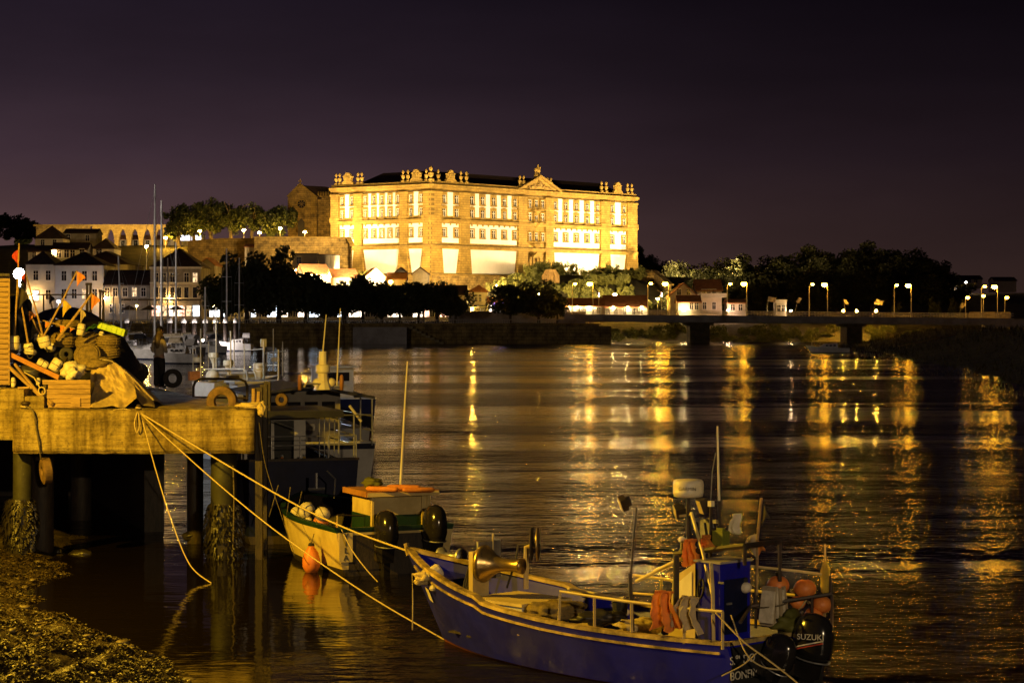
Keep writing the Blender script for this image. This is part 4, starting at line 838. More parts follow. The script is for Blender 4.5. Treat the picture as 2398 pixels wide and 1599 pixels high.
for r_ in range(3):
    for i, (px, py) in enumerate(prof):
        Y_ = 700-r_*62; z = terr(axs(px, Y_), Y_)-.3
        tree('woodland_tree', 'dark tree in the wood covering the hill behind the bridge', px+R_.uniform(-14, 14)+r_*9, py+r_*(22 if r_ == 1 else 26)+R_.uniform(-4, 8), Y_+R_.uniform(-15, 15), R_.uniform(95, 135), z, CF, i+r_, 1.3, 'trees of the wooded hill')
for px, py, tx in ((2187, 698, 'pale green lit bush at the right foot of the wooded hill'), (2096, 712, 'greenish bush under the fifth bridge lamp'), (2238, 696, 'yellow-green bush beside the far road lamps')):
    tree('bush', tx, px, py, 520, 34, 4.6, CS, px, 1, None, 'bush', False)
# scrub below the monastery's long side
for i in range(46):
    px = R_.uniform(1150, 1500); k = (px-1150)/350; Y_ = R_.uniform(560, 628); base = terr(axs(px, Y_), Y_)
    hgt = R_.uniform(2.2, 4.6); tree('shrub', 'lit shrub on the slope below the long side of the monastery', px, HOR-(base+hgt-EYE)*FPX/Y_, Y_, R_.uniform(34, 62), base-.3, CS, i, 1, 'shrubs on the monastery slope', 'shrub', False)
for i in range(16):
    px = R_.uniform(1420, 1530); Y_ = R_.uniform(500, 560); base = terr(axs(px, Y_), Y_)
    hgt = R_.uniform(3, 5); tree('shrub', 'shrub between the low white houses and the big cream gable', px, HOR-(base+hgt-EYE)*FPX/Y_, Y_, R_.uniform(30, 50), base-.3, CS, i, 1, 'shrubs behind the low houses', 'shrub', False)
for i in range(22):
    px = R_.uniform(640, 960); Y_ = R_.uniform(572, 626); base = terr(axs(px, Y_), Y_)
    hgt = R_.uniform(1.0, 2.2); tree('shrub', 'low shrub on the slope left of the monastery corner', px, HOR-(base+hgt-EYE)*FPX/Y_, Y_, R_.uniform(24, 44), base-.3, CS, i, 1, 'shrubs on the left slope', 'shrub', False)
for i in range(64):
    px = R_.uniform(1420, 2150); Y_ = R_.uniform(474, 484); base = terr(axs(px, Y_), Y_); hgt = R_.uniform(1.0, 2.4)
    tree('shrub', 'dim shrub on the river bank under the bridge', px, HOR-(base+hgt-EYE)*FPX/Y_, Y_, R_.uniform(24, 44), base-.4, CS, i, 1, 'shrubs under the bridge', 'shrub', False)
pt = thing('dry_palm', 'drooping dry straw-coloured palm at the foot of the monastery pavilion', 'palm', at(1290, 668, 590)); a = MB()
for k in range(60):
    an = k*2.4; rr = rnd(1.5, 2.4); a.tube([(0, 0, 3.0), (math.cos(an)*rr*.6, math.sin(an)*rr*.6, 4.3), (math.cos(an)*rr, math.sin(an)*rr, 2.6), (math.cos(an)*rr*1.05, math.sin(an)*rr*1.05, .6)], [.12, .14, .10, .04], 4)
a.build('fronds', M['dry'], pt); MB().tube([(0, 0, -3), (0, 0, 3.2)], .35, 8).build('trunk', M['bark'], pt)
# ================================================================== the fishing pier on the left
ZP = 3.41                                            # pier deck level above the water
def mbw(root):                                       # a builder that takes world coordinates for an unrotated root
    a = MB(); a.M = Matrix.Translation(-Vector(root.location)); return a
pier = thing('concrete_pier', 'weathered concrete pier on piles lit orange, left foreground', 'pier', (-8.5, 48, 0))
EDGE = Vector((-.307, .952, 0))                      # direction of the pier's river side
fr_, fl_ = Vector((-5.81, 48.0, 0)), Vector((-11.24, 48.0, 0))
br_ = fr_+EDGE*26
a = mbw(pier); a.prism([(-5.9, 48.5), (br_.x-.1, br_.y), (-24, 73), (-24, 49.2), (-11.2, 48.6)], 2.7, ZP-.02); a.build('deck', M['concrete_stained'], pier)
# front beam: a rounded, chipped slab
def beam(u, v):
    x = fl_.x+(fr_.x-fl_.x)*u; ang = v*4
    prof = [(.62, ZP), (.06, ZP), (0, ZP-.07), (0, 2.5), (.08, 2.42), (.62, 2.42)]
    k = v*(len(prof)-1); i = min(int(k), len(prof)-2); f = k-i; y = prof[i][0]*(1-f)+prof[i+1][0]*f; z = prof[i][1]*(1-f)+prof[i+1][1]*f
    n = mnoise.noise(Vector((x*1.3, z*2.2, 1)))*.035+mnoise.noise(Vector((x*5, z*6, 4)))*.014+mnoise.noise(Vector((x*14, z*14, 4)))*.006; chip = max(0, mnoise.noise(Vector((x*3.1, 0, 8)))-.25)*.16*smooth(z, ZP-.16, ZP-.02); n += chip
    edge = min(u, 1-u)*5.43; y += max(0, .12-edge)**2*4
    return (x, 48+y+n, z+n*.5)
a = mbw(pier); a.grid(beam, 150, 46); a.box((fl_.x+.02, 48.33, 2.92), (.04, .5, .9)); a.box((fr_.x-.02, 48.33, 2.92), (.04, .5, .9)); a.build('front_beam', M['concrete_stained'], pier, sm=True)
a = mbw(pier)
for k in range(5): a.bar(fr_+EDGE*(.6+k*5)+Vector((.02, 0, 2.9)), fr_+EDGE*(5.5+k*5)+Vector((.02, 0, 2.9)), .25, 1.0)
a.build('side_beam', M['concrete'], pier)
for px, Y, r, mm in ((53, 48.7, .22, 'algae'), (98, 49.6, .28, 'wood_dark'), (524, 48.75, .30, 'algae'), (457, 52, .20, 'wood_dark'), (330, 58, .28, 'wood_dark'), (190, 58, .28, 'wood_dark'), (580, 54, .22, 'wood_dark')):
    a = mbw(pier); X = axs(px, Y); a.lathe([(r*1.04, -2), (r, .5), (r, 1.6), (r*.98, 2.75)], (X, Y, 0), 14); a.build('pile', M[mm], pier, sm=True)
# mussel and weed crust on the front piles
for px, Y, r, z0, z1 in ((48, 48.7, .3, .25, 1.35), (524, 48.75, .34, -.1, 1.25)):
    a = mbw(pier); X = axs(px, Y)
    for k in range(700):
        an = rnd(0, 6.28); z = rnd(z0, z1); rr = r*(1.0+.35*math.sin((z-z0)/(z1-z0)*3.1)*rnd(.5, 1)); c = Vector((X+math.cos(an)*rr, Y+math.sin(an)*rr, z))
        d = Vector((math.cos(an)*.03, math.sin(an)*.03, -rnd(.05, .14))); sx_ = Vector((-math.sin(an), math.cos(an), 0))*rnd(.015, .04)
        a.add([c-sx_, c+sx_, c+d+sx_*.4+Vector((math.cos(an), math.sin(an), 0))*.03, c+d-sx_*.6], [(0, 1, 2, 3)])
    a.lathe([(r, z0-.3), (r*1.15, z0+.2), (r*1.2, (z0+z1)/2), (r*.9, z1)], (X, Y, 0), 14); stuff(a.build('mussel_crust', M['mussel'], pier))
a = mbw(pier); a.box((-18, 66, .9), (12.2, .5, 3.6)); a.bar(fr_+EDGE*7+Vector((-1.2, 0, .9)), fr_+EDGE*24+Vector((-1.2, 0, .9)), .5, 3.6); a.build('shade_wall', M['wood_dark'], pier)  # dark walls added under the deck to keep the underside black
for k, (px, Y) in enumerate(((609, 48.5), (620, 50.6), (628, 53))):                   # timber fender posts at the river corner
    a = mbw(pier); X = axs(px, Y)-.02; a.box((X, Y, 1.4), (.16, .2, 5.0)); a.build('fender_post', M['wood_dark'], pier)
# raised kerb blocks at the left
a = mbw(pier); c0, c1 = axs(-40, 49), axs(58, 49); a.box(((c0+c1)/2, 49.6, (zs(985, 49)+zs(911, 49))/2), (c1-c0, 1.4, zs(911, 49)-zs(985, 49))); a.build('kerb_block', M['concrete_stained'], pier)
a = mbw(pier); c0, c1 = axs(58, 48.9), axs(103, 48.9); a.box(((c0+c1)/2, 49.3, ZP+.12), (c1-c0, .8, .3)); a.build('kerb_block', M['concrete_stained'], pier)

def tyre(label, c, R, r, axis, m, group=None, name='tyre'):
    t = thing(name, label, 'tyre', c, 0, group); a = MB(); ax = Vector(axis).normalized(); u = ax.orthogonal().normalized(); w_ = ax.cross(u); n = 28; pr = [(-.8, -.9), (-1, 0), (-.8, .9), (.4, 1.0), (1, .75), (1, -.75), (.4, -1.0)]; vs = []
    for i in range(n):
        an = 2*math.pi*i/n; d = u*math.cos(an)+w_*math.sin(an)
        for (pr_r, pr_a) in pr: vs.append(d*(R-r+pr_r*r)+ax*pr_a*r)
    k = len(pr); a.add(vs, [(i*k+j, i*k+(j+1) % k, ((i+1) % n)*k+(j+1) % k, ((i+1) % n)*k+j) for i in range(n) for j in range(k)])
    a.build('carcass', m, t); tr = MB()
    for i in range(n*2):
        an = math.pi*i/n; d = u*math.cos(an)+w_*math.sin(an); tg = ax.cross(d); c_ = d*(R+.005)
        tr.add([c_-ax*r*.7-tg*.012, c_+ax*r*.7-tg*.012, c_+ax*r*.7+tg*.012, c_-ax*r*.7+tg*.012], [(0, 1, 2, 3)])
    stuff(tr.build('tread', m, t)); return t
tyre('brown muddy tyre hung on the river edge of the pier', at(520, 940, 50.6), .36, .10, (.15, 1, 0), M['rubber_brown'])
tyre('pale worn tyre fender hanging from the left pile', at(108, 1102, 48.3), .30, .11, (1, .45, .1), M['rubber_brown'])
tyre('dark tyre on the pier edge left of the two people', at(325, 872, 63.5), .28, .09, (.2, 1, 0), M['rubber'])
tyre('dark tyre on the pier edge right of the two people', at(404, 886, 61), .27, .07, (.2, 1, 0), M['rubber'])
tyre('small brown tyre hanging over the roof of the white trawler', at(660, 936, 56), .17, .05, (.3, 1, 0), M['rubber_brown'])

# ------------------------------------------------------------------ hut of planks at the far left
hut = thing('plank_hut', 'plank-walled hut at the left edge of the pier', 'hut', at(20, 905, 49.9), .27); hut.location.z = ZP
x1 = 0
zt = zs(648, 49.9)-ZP; n_ = 21; base_ = .5
pl = MB().box((0, 0, 0), (1.9, .035, (zt-base_)/n_-.012)).mesh('plank', M['wood'])
for k in range(n_): link('plank', pl, hut, (x1-.95+rnd(-.008, .004), rnd(-.008, .008), base_+(k+.5)*(zt-base_)/n_), (0, 0, rnd(-.004, .004)))
MB().box((x1-1.0, 1.3, zt/2), (1.9, 2.4, zt-.02)).build('inner_wall', M['wood_dark'], hut); MB().box((x1-1.28, 1.2, zt+.04), (2.6, 2.9, .06)).build('roof', M['wood_dark'], hut)
for s_ in (0,): MB().box((x1+.012, .02, (zt+base_)/2), (.03, .09, zt-base_)).build('corner_board', M['wood'], hut)

# ------------------------------------------------------------------ fishing gear heap
heap = thing('net_heap', 'dark heap of piled fishing nets behind the floats and pots', 'net heap', at(150, 950, 52.6)); heap.location.z = ZP
def hp(u, v):
    px = 15+290*u; topy = 900-150*math.sin(math.pi*min(1, u*.9+.08))**.6+8*mnoise.noise(Vector((u*9, v*5, 0)))
    Y = 50.8+3.6*v; z = ZP+(zs(topy, 52.5)-ZP)*math.sin(math.pi*min(1, v*.5+.03)) if v < .98 else ZP
    n = mnoise.noise(Vector((u*14, v*9, 2)))*.12+mnoise.noise(Vector((u*40, v*30, 2)))*.04
    return Vector((axs(px, 52.5), Y+n, max(ZP, z+n)))-heap.location
MB().grid(hp, 70, 36).build('netting', M['tarp_dark'], heap, sm=True)
tp = thing('dark_tarpaulin', 'black tarpaulin stretched over the top of the net heap', 'tarpaulin', at(140, 760, 53.5)); 
def tpf(u, v):
    px = 62+168*u; py = 762-44*math.sin(math.pi*(u*.85+.10))**.8+30*v*v+4*math.sin(u*22)*v; Y = 54.2-1.6*v+.1*math.sin(u*17+v*3)
    return at(px, py, 53.4)+Vector((0, Y-53.4, 0))-tp.location
MB().grid(tpf, 50, 16).build('sheet', M['tarp_dark'], tp, sm=True)

def flag_mesh(p, dx, h, w, seed, droop=.4):
    a = MB(); R = random.Random(seed); ph = R.uniform(0, 6)
    def f(u, v):
        k = 1-u; return Vector(p)+Vector((dx*w*u, .10*w*math.sin(u*7+ph+v*2), -v*h*(k+.08)-droop*h*u*u-.02*math.sin(v*9+ph)))
    a.grid(f, 12, 8); return a
def dan_buoy(label, b, tpx, Y, flags, fl=None, Yt=None, r=.022):
    """Marker pole: foot and tip as photo points; flags are (fraction along pole, direction, height, width, cloth)."""
    B, T = at(*b, Y), at(*tpx, Yt or Y-.2); t = thing('marker_buoy', label, 'marker buoy', B, 0, 'marker buoys in the gear heap')
    d = T-B; MB().tube([(0, 0, 0), d*.5+Vector((.01, 0, 0)), d], [r*1.15, r, r*.8], 6).build('pole', M['wood'], t)
    for i, (k, dx, h, w_, mm) in enumerate(flags): flag_mesh(d*k, dx, h, w_, len(label)+i).build('flag', M[mm], t, sm=True)
    if fl:
        rr, hh = fl; u = d.normalized(); a = MB(); a.lathe([(rr*.86, -hh/2), (rr, -hh/2+.05), (rr*1.03, 0), (rr, hh/2-.05), (rr*.84, hh/2)], (0, 0, 0), 16, axis=u); f_ = a.build('float', M['float'], t, sm=False)
        a = MB(); a.torus((0, 0, 0), rr*1.04, .008, u, 18, 5); a.build('lashing', M['rope_dark'], f_)
    return t
dan_buoy('tall marker pole nearest the hut with a faded red flag and white float', (33, 802), (45, 570), 50.2, [(.93, -1, .34, .16, 'red_cloth')], (.125, .32))
dan_buoy('marker pole with a long dark drooping flag above two stacked floats', (67, 812), (41, 668), 50.4, [(.98, 1, .55, .26, 'black_cloth')], (.115, .16))
dan_buoy('marker pole leaning left with a small black flag near the floodlight', (104, 800), (60, 640), 50.6, [(.95, -1, .30, .14, 'black_cloth'), (1.0, -1, .24, .1, 'red_cloth')], (.145, .26))
dan_buoy('short bare marker pole leaning left between the floats', (96, 790), (68, 730), 51.0, [(1, 1, .2, .15, 'orange_cloth')])
dan_buoy('marker pole leaning right with an orange flag above a yellow flag', (103, 786), (181, 634), 50.5, [(.99, 1, .36, .20, 'orange_cloth'), (.56, 1, .40, .2, 'yellow_cloth')])
dan_buoy('thick marker pole leaning far right with orange and faded flags', (133, 796), (217, 686), 50.2, [(.97, 1, .36, .2, 'orange_cloth'), (.66, 1, .34, .13, 'pale_cloth')], None, None, .03)
dan_buoy('marker pole in the back of the heap with a black pennant', (130, 760), (115, 692), 54.5, [(1, 1, .2, .14, 'black_cloth')])
dan_buoy('bare marker pole lying almost flat with orange tags', (98, 750), (176, 770), 51.2, [(.1, 1, .18, .14, 'orange_cloth'), (.55, 1, .17, .14, 'orange_cloth'), (.85, 1, .1, .08, 'orange_cloth')], None, None, .014)
def float_block(label, px, py, Y, r, h, axis, name='float_block'):
    t = thing(name, label, 'float', at(px, py, Y), 0, 'loose floats in the gear heap'); ax = Vector(axis).normalized()
    a = MB(); a.lathe([(r*.8, -h/2), (r*.97, -h/2+.03), (r, 0), (r*.97, h/2-.03), (r*.78, h/2)], (0, 0, 0), 14, axis=ax); a.build('block', M['float'], t)
    a = MB(); u = ax.orthogonal().normalized(); a.torus((0, 0, 0), r*1.02, .009, ax, 16, 5); a.torus((0, 0, 0), max(r, h/2)*1.02, .007, u, 16, 5); a.build('lashing', M['rope_dark'], t)
for L_ in (('wide flat white float under the two-float pole', 71, 824, 50.2, .15, .11, (.1, 0, 1)), ('white float lying tilted above the plank, right of centre', 131, 855, 49.9, .135, .3, (.6, .2, 1)), ('smaller float lying on its side left of the tilted one', 100, 852, 50.1, .10, .26, (.9, .1, -.5)),
           ('white float perched on top of the crab pots', 190, 772, 51.0, .10, .28, (.15, .1, 1)), ('grubby float half hidden behind the marker poles', 92, 792, 51.3, .13, .2, (0, .3, 1)), ('small float standing beside the leaning poles', 90, 893, 49.4, .05, .16, (.1, 0, 1)), ('tiny float at the foot of the hut', 31, 895, 49.5, .05, .22, (0, 0, 1)),
           ('pale float behind the raised white float', 118, 812, 51.4, .14, .18, (.2, .3, 1)), ('little cream float under the lime tray', 238, 781, 51.2, .07, .1, (.3, 0, 1))): float_block(*L_)
def crab_pot(label, px, py, Y, r, h, axis):
    t = thing('crab_pot', label, 'crab pot', at(px, py, Y), 0, 'crab pots in the gear heap'); ax = Vector(axis).normalized(); u = ax.orthogonal().normalized(); w_ = ax.cross(u)
    MB().lathe([(r*.35, -h*.5), (r*.9, -h*.48), (r, -h*.1), (r*.96, h*.25), (r*.62, h*.48), (r*.3, h*.5)], (0, 0, 0), 18, axis=ax).build('netting', M['net'], t, sm=True)
    for k in range(5):
        z = -h*.45+k*h*.22; rr = r*(.95, 1.03, 1.03, .98, .78)[k]; MB().torus(ax*z, rr, .014, ax, 22, 5).build('hoop', M['net_cord'], t)
    a = MB()
    for k in range(9):
        an = 2*math.pi*k/9; d = u*math.cos(an)+w_*math.sin(an); a.tube([d*r*.9-ax*h*.48, d*r*1.03-ax*h*.05, d*r*.98+ax*h*.25, d*r*.35+ax*h*.5], .010, 4)
    stuff(a.build('stave', M['net_cord'], t))
for L_ in (('crab pot at the back left of the pot stack', 148, 795, 51.5, .29, .3, (.1, -.1, 1)), ('tilted crab pot in the middle of the pot stack', 205, 798, 51.4, .29, .32, (-.3, -.3, 1)), ('upper crab pot at the right end of the stack', 254, 797, 51.3, .28, .27, (.05, -.1, 1)), ('lower crab pot at the right end of the stack', 253, 824, 51.2, .28, .26, (-.04, -.1, 1)),
           ('crab pot lying on its side with its round end to the river', 205, 832, 50.6, .30, .2, (.15, -1, .55)), ('flat crab pot half covered at the top of the heap', 160, 757, 52.0, .34, .16, (0, 0, 1))): crab_pot(*L_)
tyre('coiled black hose roll beside the round crab pot', at(155, 830, 50.8), .17, .06, (.3, -1, .2), M['rubber'], None, 'hose_coil')['category'] = 'hose coil'
lt = thing('lime_tray', 'lime-green plastic tray tipped over the crab pots', 'tray', at(262, 776, 50.9)); 
a = MB(); a.M = Matrix.Rotation(.32, 4, 'Y'); a.box((0, 0, 0), (.62, .4, .03)); a.box((0, -.2, .06), (.66, .03, .14)); a.box((0, .2, .06), (.66, .03, .14)); a.box((.31, 0, .06), (.03, .4, .16)); a.box((-.31, 0, .06), (.03, .4, .16)); a.build('shell', M['net_lime'], lt)
a = MB(); a.M = Matrix.Rotation(.32, 4, 'Y')
for k in range(5): a.box((-.25+k*.125, -.22, .06), (.03, .02, .13))
stuff(a.build('rib', M['net_lime'], lt))
tag(MB().grid(lambda u, v: at(208+50*u, 764+10*v-6*math.sin(u*3)+2*math.sin(u*20), 52.2)+Vector((0, -v*.5, 0)), 20, 6).build('green_net', mat('green_net', (.06, .22, .03), (.03, .12, .02), 9, .8, .4)), 'dull green net spread left of the lime tray', 'net')
def plank(label, p0, p1, w_, th, mm='wood', name='plank'):
    P0, P1 = at(*p0), at(*p1); d = P1-P0; c = (P0+P1)/2
    a = MB(); L_ = d.length; a.box((0, 0, 0), (L_, th, w_)); a.box((L_/2-.02, 0, 0), (.03, th*1.06, w_*.92)); o = a.build(name, M[mm]); o.location = c
    o.rotation_euler = d.to_track_quat('X', 'Z').to_euler(); return tag(o, label, 'plank')
plank('orange-brown board slanting down from the hut over the floats', (22, 829, 50.0), (138, 884, 49.4), .11, .03, 'roof_orange')
plank('long pole-like plank leaning from the hut to the kerb', (20, 858, 49.9), (118, 948, 49.0), .07, .05)
plank('thin batten crossing beside the long leaning plank', (34, 852, 49.8), (100, 932, 49.1), .045, .04)
plank('short dark batten behind the leaning planks', (36, 862, 50.2), (70, 905, 49.8), .05, .04, 'wood_dark')
plank('narrow batten lying on the kerb block', (42, 908, 49.2), (69, 907, 49.2), .04, .05)
plank('dark green pipe-like plank leaning against the tilted float', (130, 886, 49.7), (156, 838, 50.2), .07, .07, 'wood_dark')
plank('short timber end sticking out under the crate', (100, 918, 49.3), (122, 946, 48.9), .08, .06)
rp = thing('rope_loop', 'loop of pale rope hanging on the leaning planks', 'rope', at(98, 915, 48.95)); MB().torus((0, 0, 0), .085, .015, (.3, 1, .1), 20, 6).build('loop', M['rope'], rp); MB().tube([(-.05, 0, .08), (-.2, .1, .3), (-.45, .2, .42)], .014, 6).build('tail', M['rope'], rp)
# crate of planks
cr_ = thing('wooden_crate', 'low wooden crate of horizontal planks on the pier edge', 'crate', at(155, 954, 49.0)); cr_.location.z = ZP
for k in range(6):
    x0 = (100, 108, 108, 112, 118, 118)[k] if False else (100, 113, 106, 110, 118, 113)[5-k]; xa, xb = axs(x0, 49), axs(212, 49); z = .055+k*.108
    MB().box(((xa+xb)/2-cr_.location.x, -.01*(k % 2), z), (xb-xa, .035, .098)).build('plank', M['wood'], cr_)
for px in (104, 160, 208): MB().box((axs(px, 49)-cr_.location.x, .05, .33), (.07, .06, .64)).build('post', M['wood_dark'], cr_)
MB().box((axs(156, 49)-cr_.location.x, .45, .3), (.95, .7, .55)).build('contents', M['tarp_dark'], cr_)
MB().box((axs(178, 49)-cr_.location.x, -.05, .14), (.22, .02, .2)).build('patch', M['wood'], cr_)
def lump(name, label, cat, px, py, Y, sc, m, seed, n=14, mm=9, amp=.22):
    a = MB(); a.ball((0, 0, 0), 1, n*2, mm*2); R = random.Random(seed); off = Vector((R.uniform(0, 99), 0, 0))
    a.v = [tuple(Vector((p[0]*sc[0], p[1]*sc[1], p[2]*sc[2]))*(1+amp*mnoise.noise(Vector(p)*1.8+off)+.5*amp*abs(mnoise.noise(Vector(p)*4.5+off)))) for p in a.v]
    o = a.build(name, M[m], None, True); o.location = at(px, py, Y); return tag(o, label, cat)
lump('plastic_sack', 'crumpled pale plastic sack behind the wooden crate', 'sack', 172, 868, 49.5, (.27, .2, .19), 'float', 3, amp=.4)
lump('plastic_sack', 'smaller white sack bulging over the crate edge', 'sack', 168, 875, 49.25, (.14, .12, .13), 'float', 8, amp=.5)
lump('net_bundle', 'tangled dark net bundle in front of the floats', 'net bundle', 70, 870, 50.0, (.34, .2, .16), 'tarp_dark', 5, amp=.5)
lump('net_bundle', 'brown net bundle under the crab pots', 'net bundle', 225, 850, 50.6, (.4, .3, .16), 'net', 6, amp=.5)
lump('net_bundle', 'dark orange and black cloth bundle beside the hut', 'net bundle', 45, 752, 52.2, (.3, .3, .55), 'tarp_dark', 7, amp=.5)
# tan tarpaulin
tt = thing('tan_tarpaulin', 'tan tarpaulin draped in folds over gear beside the crate', 'tarpaulin', at(280, 954, 49.2)); tt.location.z = ZP
def poly(pts, t):
    k = t*(len(pts)-1); i = min(int(k), len(pts)-2); f = k-i; return pts[i][0]*(1-f)+pts[i+1][0]*f, pts[i][1]*(1-f)+pts[i+1][1]*f
def tf(u, v):
    tx, ty = poly([(214, 850), (232, 843), (258, 845), (284, 862), (312, 888), (338, 915), (360, 938)], u); bx, by = poly([(205, 951), (230, 955), (262, 950), (290, 955), (318, 932), (336, 948), (361, 954)], u)
    w_ = v**.9; px = tx+(bx-tx)*w_; py = ty+(by-ty)*w_; Y = 50.5-1.5*v+.25*math.sin(v*3.1)
    fold = .13*math.sin(u*19+v*2.6+1.8*mnoise.noise(Vector((u*3, v*2, 0))))*(.25+v)+.10*mnoise.noise(Vector((u*9, v*6, 3)))+.035*mnoise.noise(Vector((u*26, v*18, 3)))
    p = at(px, py, Y); p.y += fold*(1-.3*u); p.z = max(p.z, ZP+.01); return p-tt.location
MB().grid(tf, 120, 60).build('sheet', M['tarp'], tt, sm=True)
def tb(u, v):
    a_ = Vector(tf(u, 0)); return a_+Vector((.35*v, 1.3*v, -.1*v-.55*v*v))
MB().grid(tb, 40, 8).build('back_flap', M['tarp'], tt, sm=True)
a = MB(); a.tube([Vector(tf(k/20, 0.0))+Vector((0, -.03, .015)) for k in range(21)], .022, 5); a.build('hem', M['pale_cloth'], tt)
tag(lump('gear_core', 'dark gear showing under the tan tarpaulin edge', 'gear', 275, 930, 50.6, (.62, .5, .36), 'tarp_dark', 9), 'dark gear showing under the tan tarpaulin edge', 'gear')
# dark rail structure and posts behind the heap
rr_ = thing('pier_rail', 'thin dark rail frame standing behind the net heap', 'rail', at(120, 900, 57)); rr_.location.z = ZP
for px in (20, 102, 206): MB().tube([(axs(px, 57)-rr_.location.x, 0, 0), (axs(px, 57)-rr_.location.x, 0, zs(690, 57)-ZP)], .022, 6).build('post', M['steel_dark'], rr_)
MB().tube([(axs(18, 57)-rr_.location.x, 0, zs(690, 57)-ZP), (axs(212, 57)-rr_.location.x, 0, zs(690, 57)-ZP)], .02, 6).build('top_rail', M['steel_dark'], rr_)
for px, py, Y, tx in ((203, 664, 60, 'left'), (211, 664, 60.5, 'second'), (234, 680, 62, 'third'), (241, 682, 62.5, 'right')):
    tag(MB().tube([(axs(px, Y), Y, ZP), (axs(px, Y)+.01, Y, zs(py, Y))], .035, 6).tube([(axs(px, Y)+.01, Y, zs(py, Y)-.05), (axs(px, Y)+.01, Y, zs(py, Y)+.02)], .05, 6).build('timber_post', M['wood_dark']), f'slim dark timber post behind the heap, {tx} of four', 'post')
vp = thing('carved_post', 'dark knobbly post standing right of the net heap', 'post', at(260, 905, 60)); vp.location.z = ZP
MB().lathe([(.06, 0), (.06, 1.2), (.10, 1.3), (.05, 1.4), (.12, 1.55), (.05, 1.68), (.10, 1.8), (.03, 1.95)], (0, 0, 0), 9).build('shaft', M['steel_dark'], vp)
# mooring bollards, rings and rope ends on the pier
def bollard(label, px, Y, r=.09, h=.16):
    t = thing('bollard', label, 'bollard', at(px, 955, Y)); t.location.z = ZP; MB().lathe([(r*1.3, 0), (r, .03), (r*.85, h*.6), (r*1.25, h*.75), (r*1.2, h), (r*.5, h*1.15)], (0, 0, 0), 14).build('casting', M['steel_dark'], t, True)
    MB().torus((0, 0, h*.35), r*1.15, .018, (.1, 0, 1), 18, 6).build('rope_turn', M['rope'], t); return t
bollard('iron mooring bollard on the left corner of the pier beam', 60, 48.4); bollard('small bollard where the two tight mooring ropes start', 325, 48.3, .05, .1); bollard('rusty bollard near the river corner of the pier', 558, 49.0, .06, .12)
cp_ = thing('corner_post', 'pair of pale timber posts at the river corner of the pier', 'post', at(602, 956, 48.4)); cp_.location.z = ZP-.05
MB().tube([(-.08, 0, 0), (-.07, 0, .52)], [.055, .05], 7).build('post', M['wood'], cp_); MB().tube([(.02, .02, 0), (.045, .02, .45)], [.06, .05], 7).build('post', M['wood'], cp_)
lump('rope_pile', 'frayed pile of yellow rope at the river corner of the pier', 'rope', 590, 950, 48.35, (.28, .18, .07), 'rope', 12, amp=.6)
lump('rope_tuft', 'weedy rope tuft hanging over the pier corner post', 'rope', 612, 958, 48.15, (.09, .08, .16), 'rope', 13, amp=.6)
def rope(label, pts, r=.016, m='rope', n=24, name='mooring_rope'):
    """pts: (px, py, Y) through which the rope passes; sampled as a smooth line."""
    P = [at(*p) for p in pts]; o = []
    for i in range(len(P)-1):
        p0, p1, p2, p3 = P[max(i-1, 0)], P[i], P[i+1], P[min(i+2, len(P)-1)]
        for k in range(n):
            t = k/n; o.append(.5*((2*p1)+(p2-p0)*t+(2*p0-5*p1+4*p2-p3)*t*t+(3*p1-p0-3*p2+p3)*t**3))
    o.append(P[-1]); b0 = P[0]; q = MB().tube([p-b0 for p in o], r, 6).build(name, M[m], None, True); q.location = b0; return tag(q, label, 'rope')
rope('thick mooring rope from the pier to the bow of the blue boat', [(330, 968, 48.0), (640, 1152, 44.0), (800, 1232, 40.8), (958, 1291, 37.0)], .018)
rope('mooring rope from the pier slanting down into the water by the blue bow', [(333, 972, 47.9), (480, 1106, 45.2), (640, 1238, 42.0), (850, 1385, 38.8), (1042, 1498, 36.4)], .014)
rope('slack rope sagging from the pier into the sheltered water', [(334, 985, 47.9), (362, 1090, 47.0), (402, 1220, 45.5), (445, 1322, 44.8), (495, 1365, 44.1)], .013)
rope('short rope loop hanging over the face of the pier beam', [(322, 965, 47.97), (315, 990, 47.9), (320, 1012, 47.9), (326, 1000, 47.9), (325, 966, 47.96)], .014)
rope('thin rope end trailing on the pier beam top', [(265, 960, 48.1), (290, 957, 48.15), (318, 964, 48.05), (326, 962, 48.1)], .012)
rope('frayed rope hanging down the left of the pier beam to the tyre', [(62, 952, 48.2), (78, 965, 47.95), (84, 1000, 47.93), (92, 1045, 47.93), (96, 1075, 48.1)], .02, 'rope_dark')
rope('dark line dropping from the pier corner to the small cream boat', [(607, 990, 48.0), (622, 1090, 47.6), (660, 1210, 46.6), (690, 1300, 45.6)], .009, 'rope_dark')
rope('weedy rope hanging beside the right pile', [(546, 1090, 48.35), (548, 1180, 48.35), (545, 1300, 48.4)], .02, 'rope_dark')
lump('rubble_block', 'pale broken block lying on the mud under the pier', 'stone', 190, 1297, 49.6, (.28, .2, .11), 'mussel', 21)
lump('rubble_block', 'small squared stone left of the broken block under the pier', 'stone', 137, 1293, 49.6, (.1, .1, .12), 'mussel', 22)
lump('rubble_block', 'leaning dark slab at the foot of the inner pile', 'stone', 445, 1255, 52, (.2, .2, .12), 'mussel', 23)

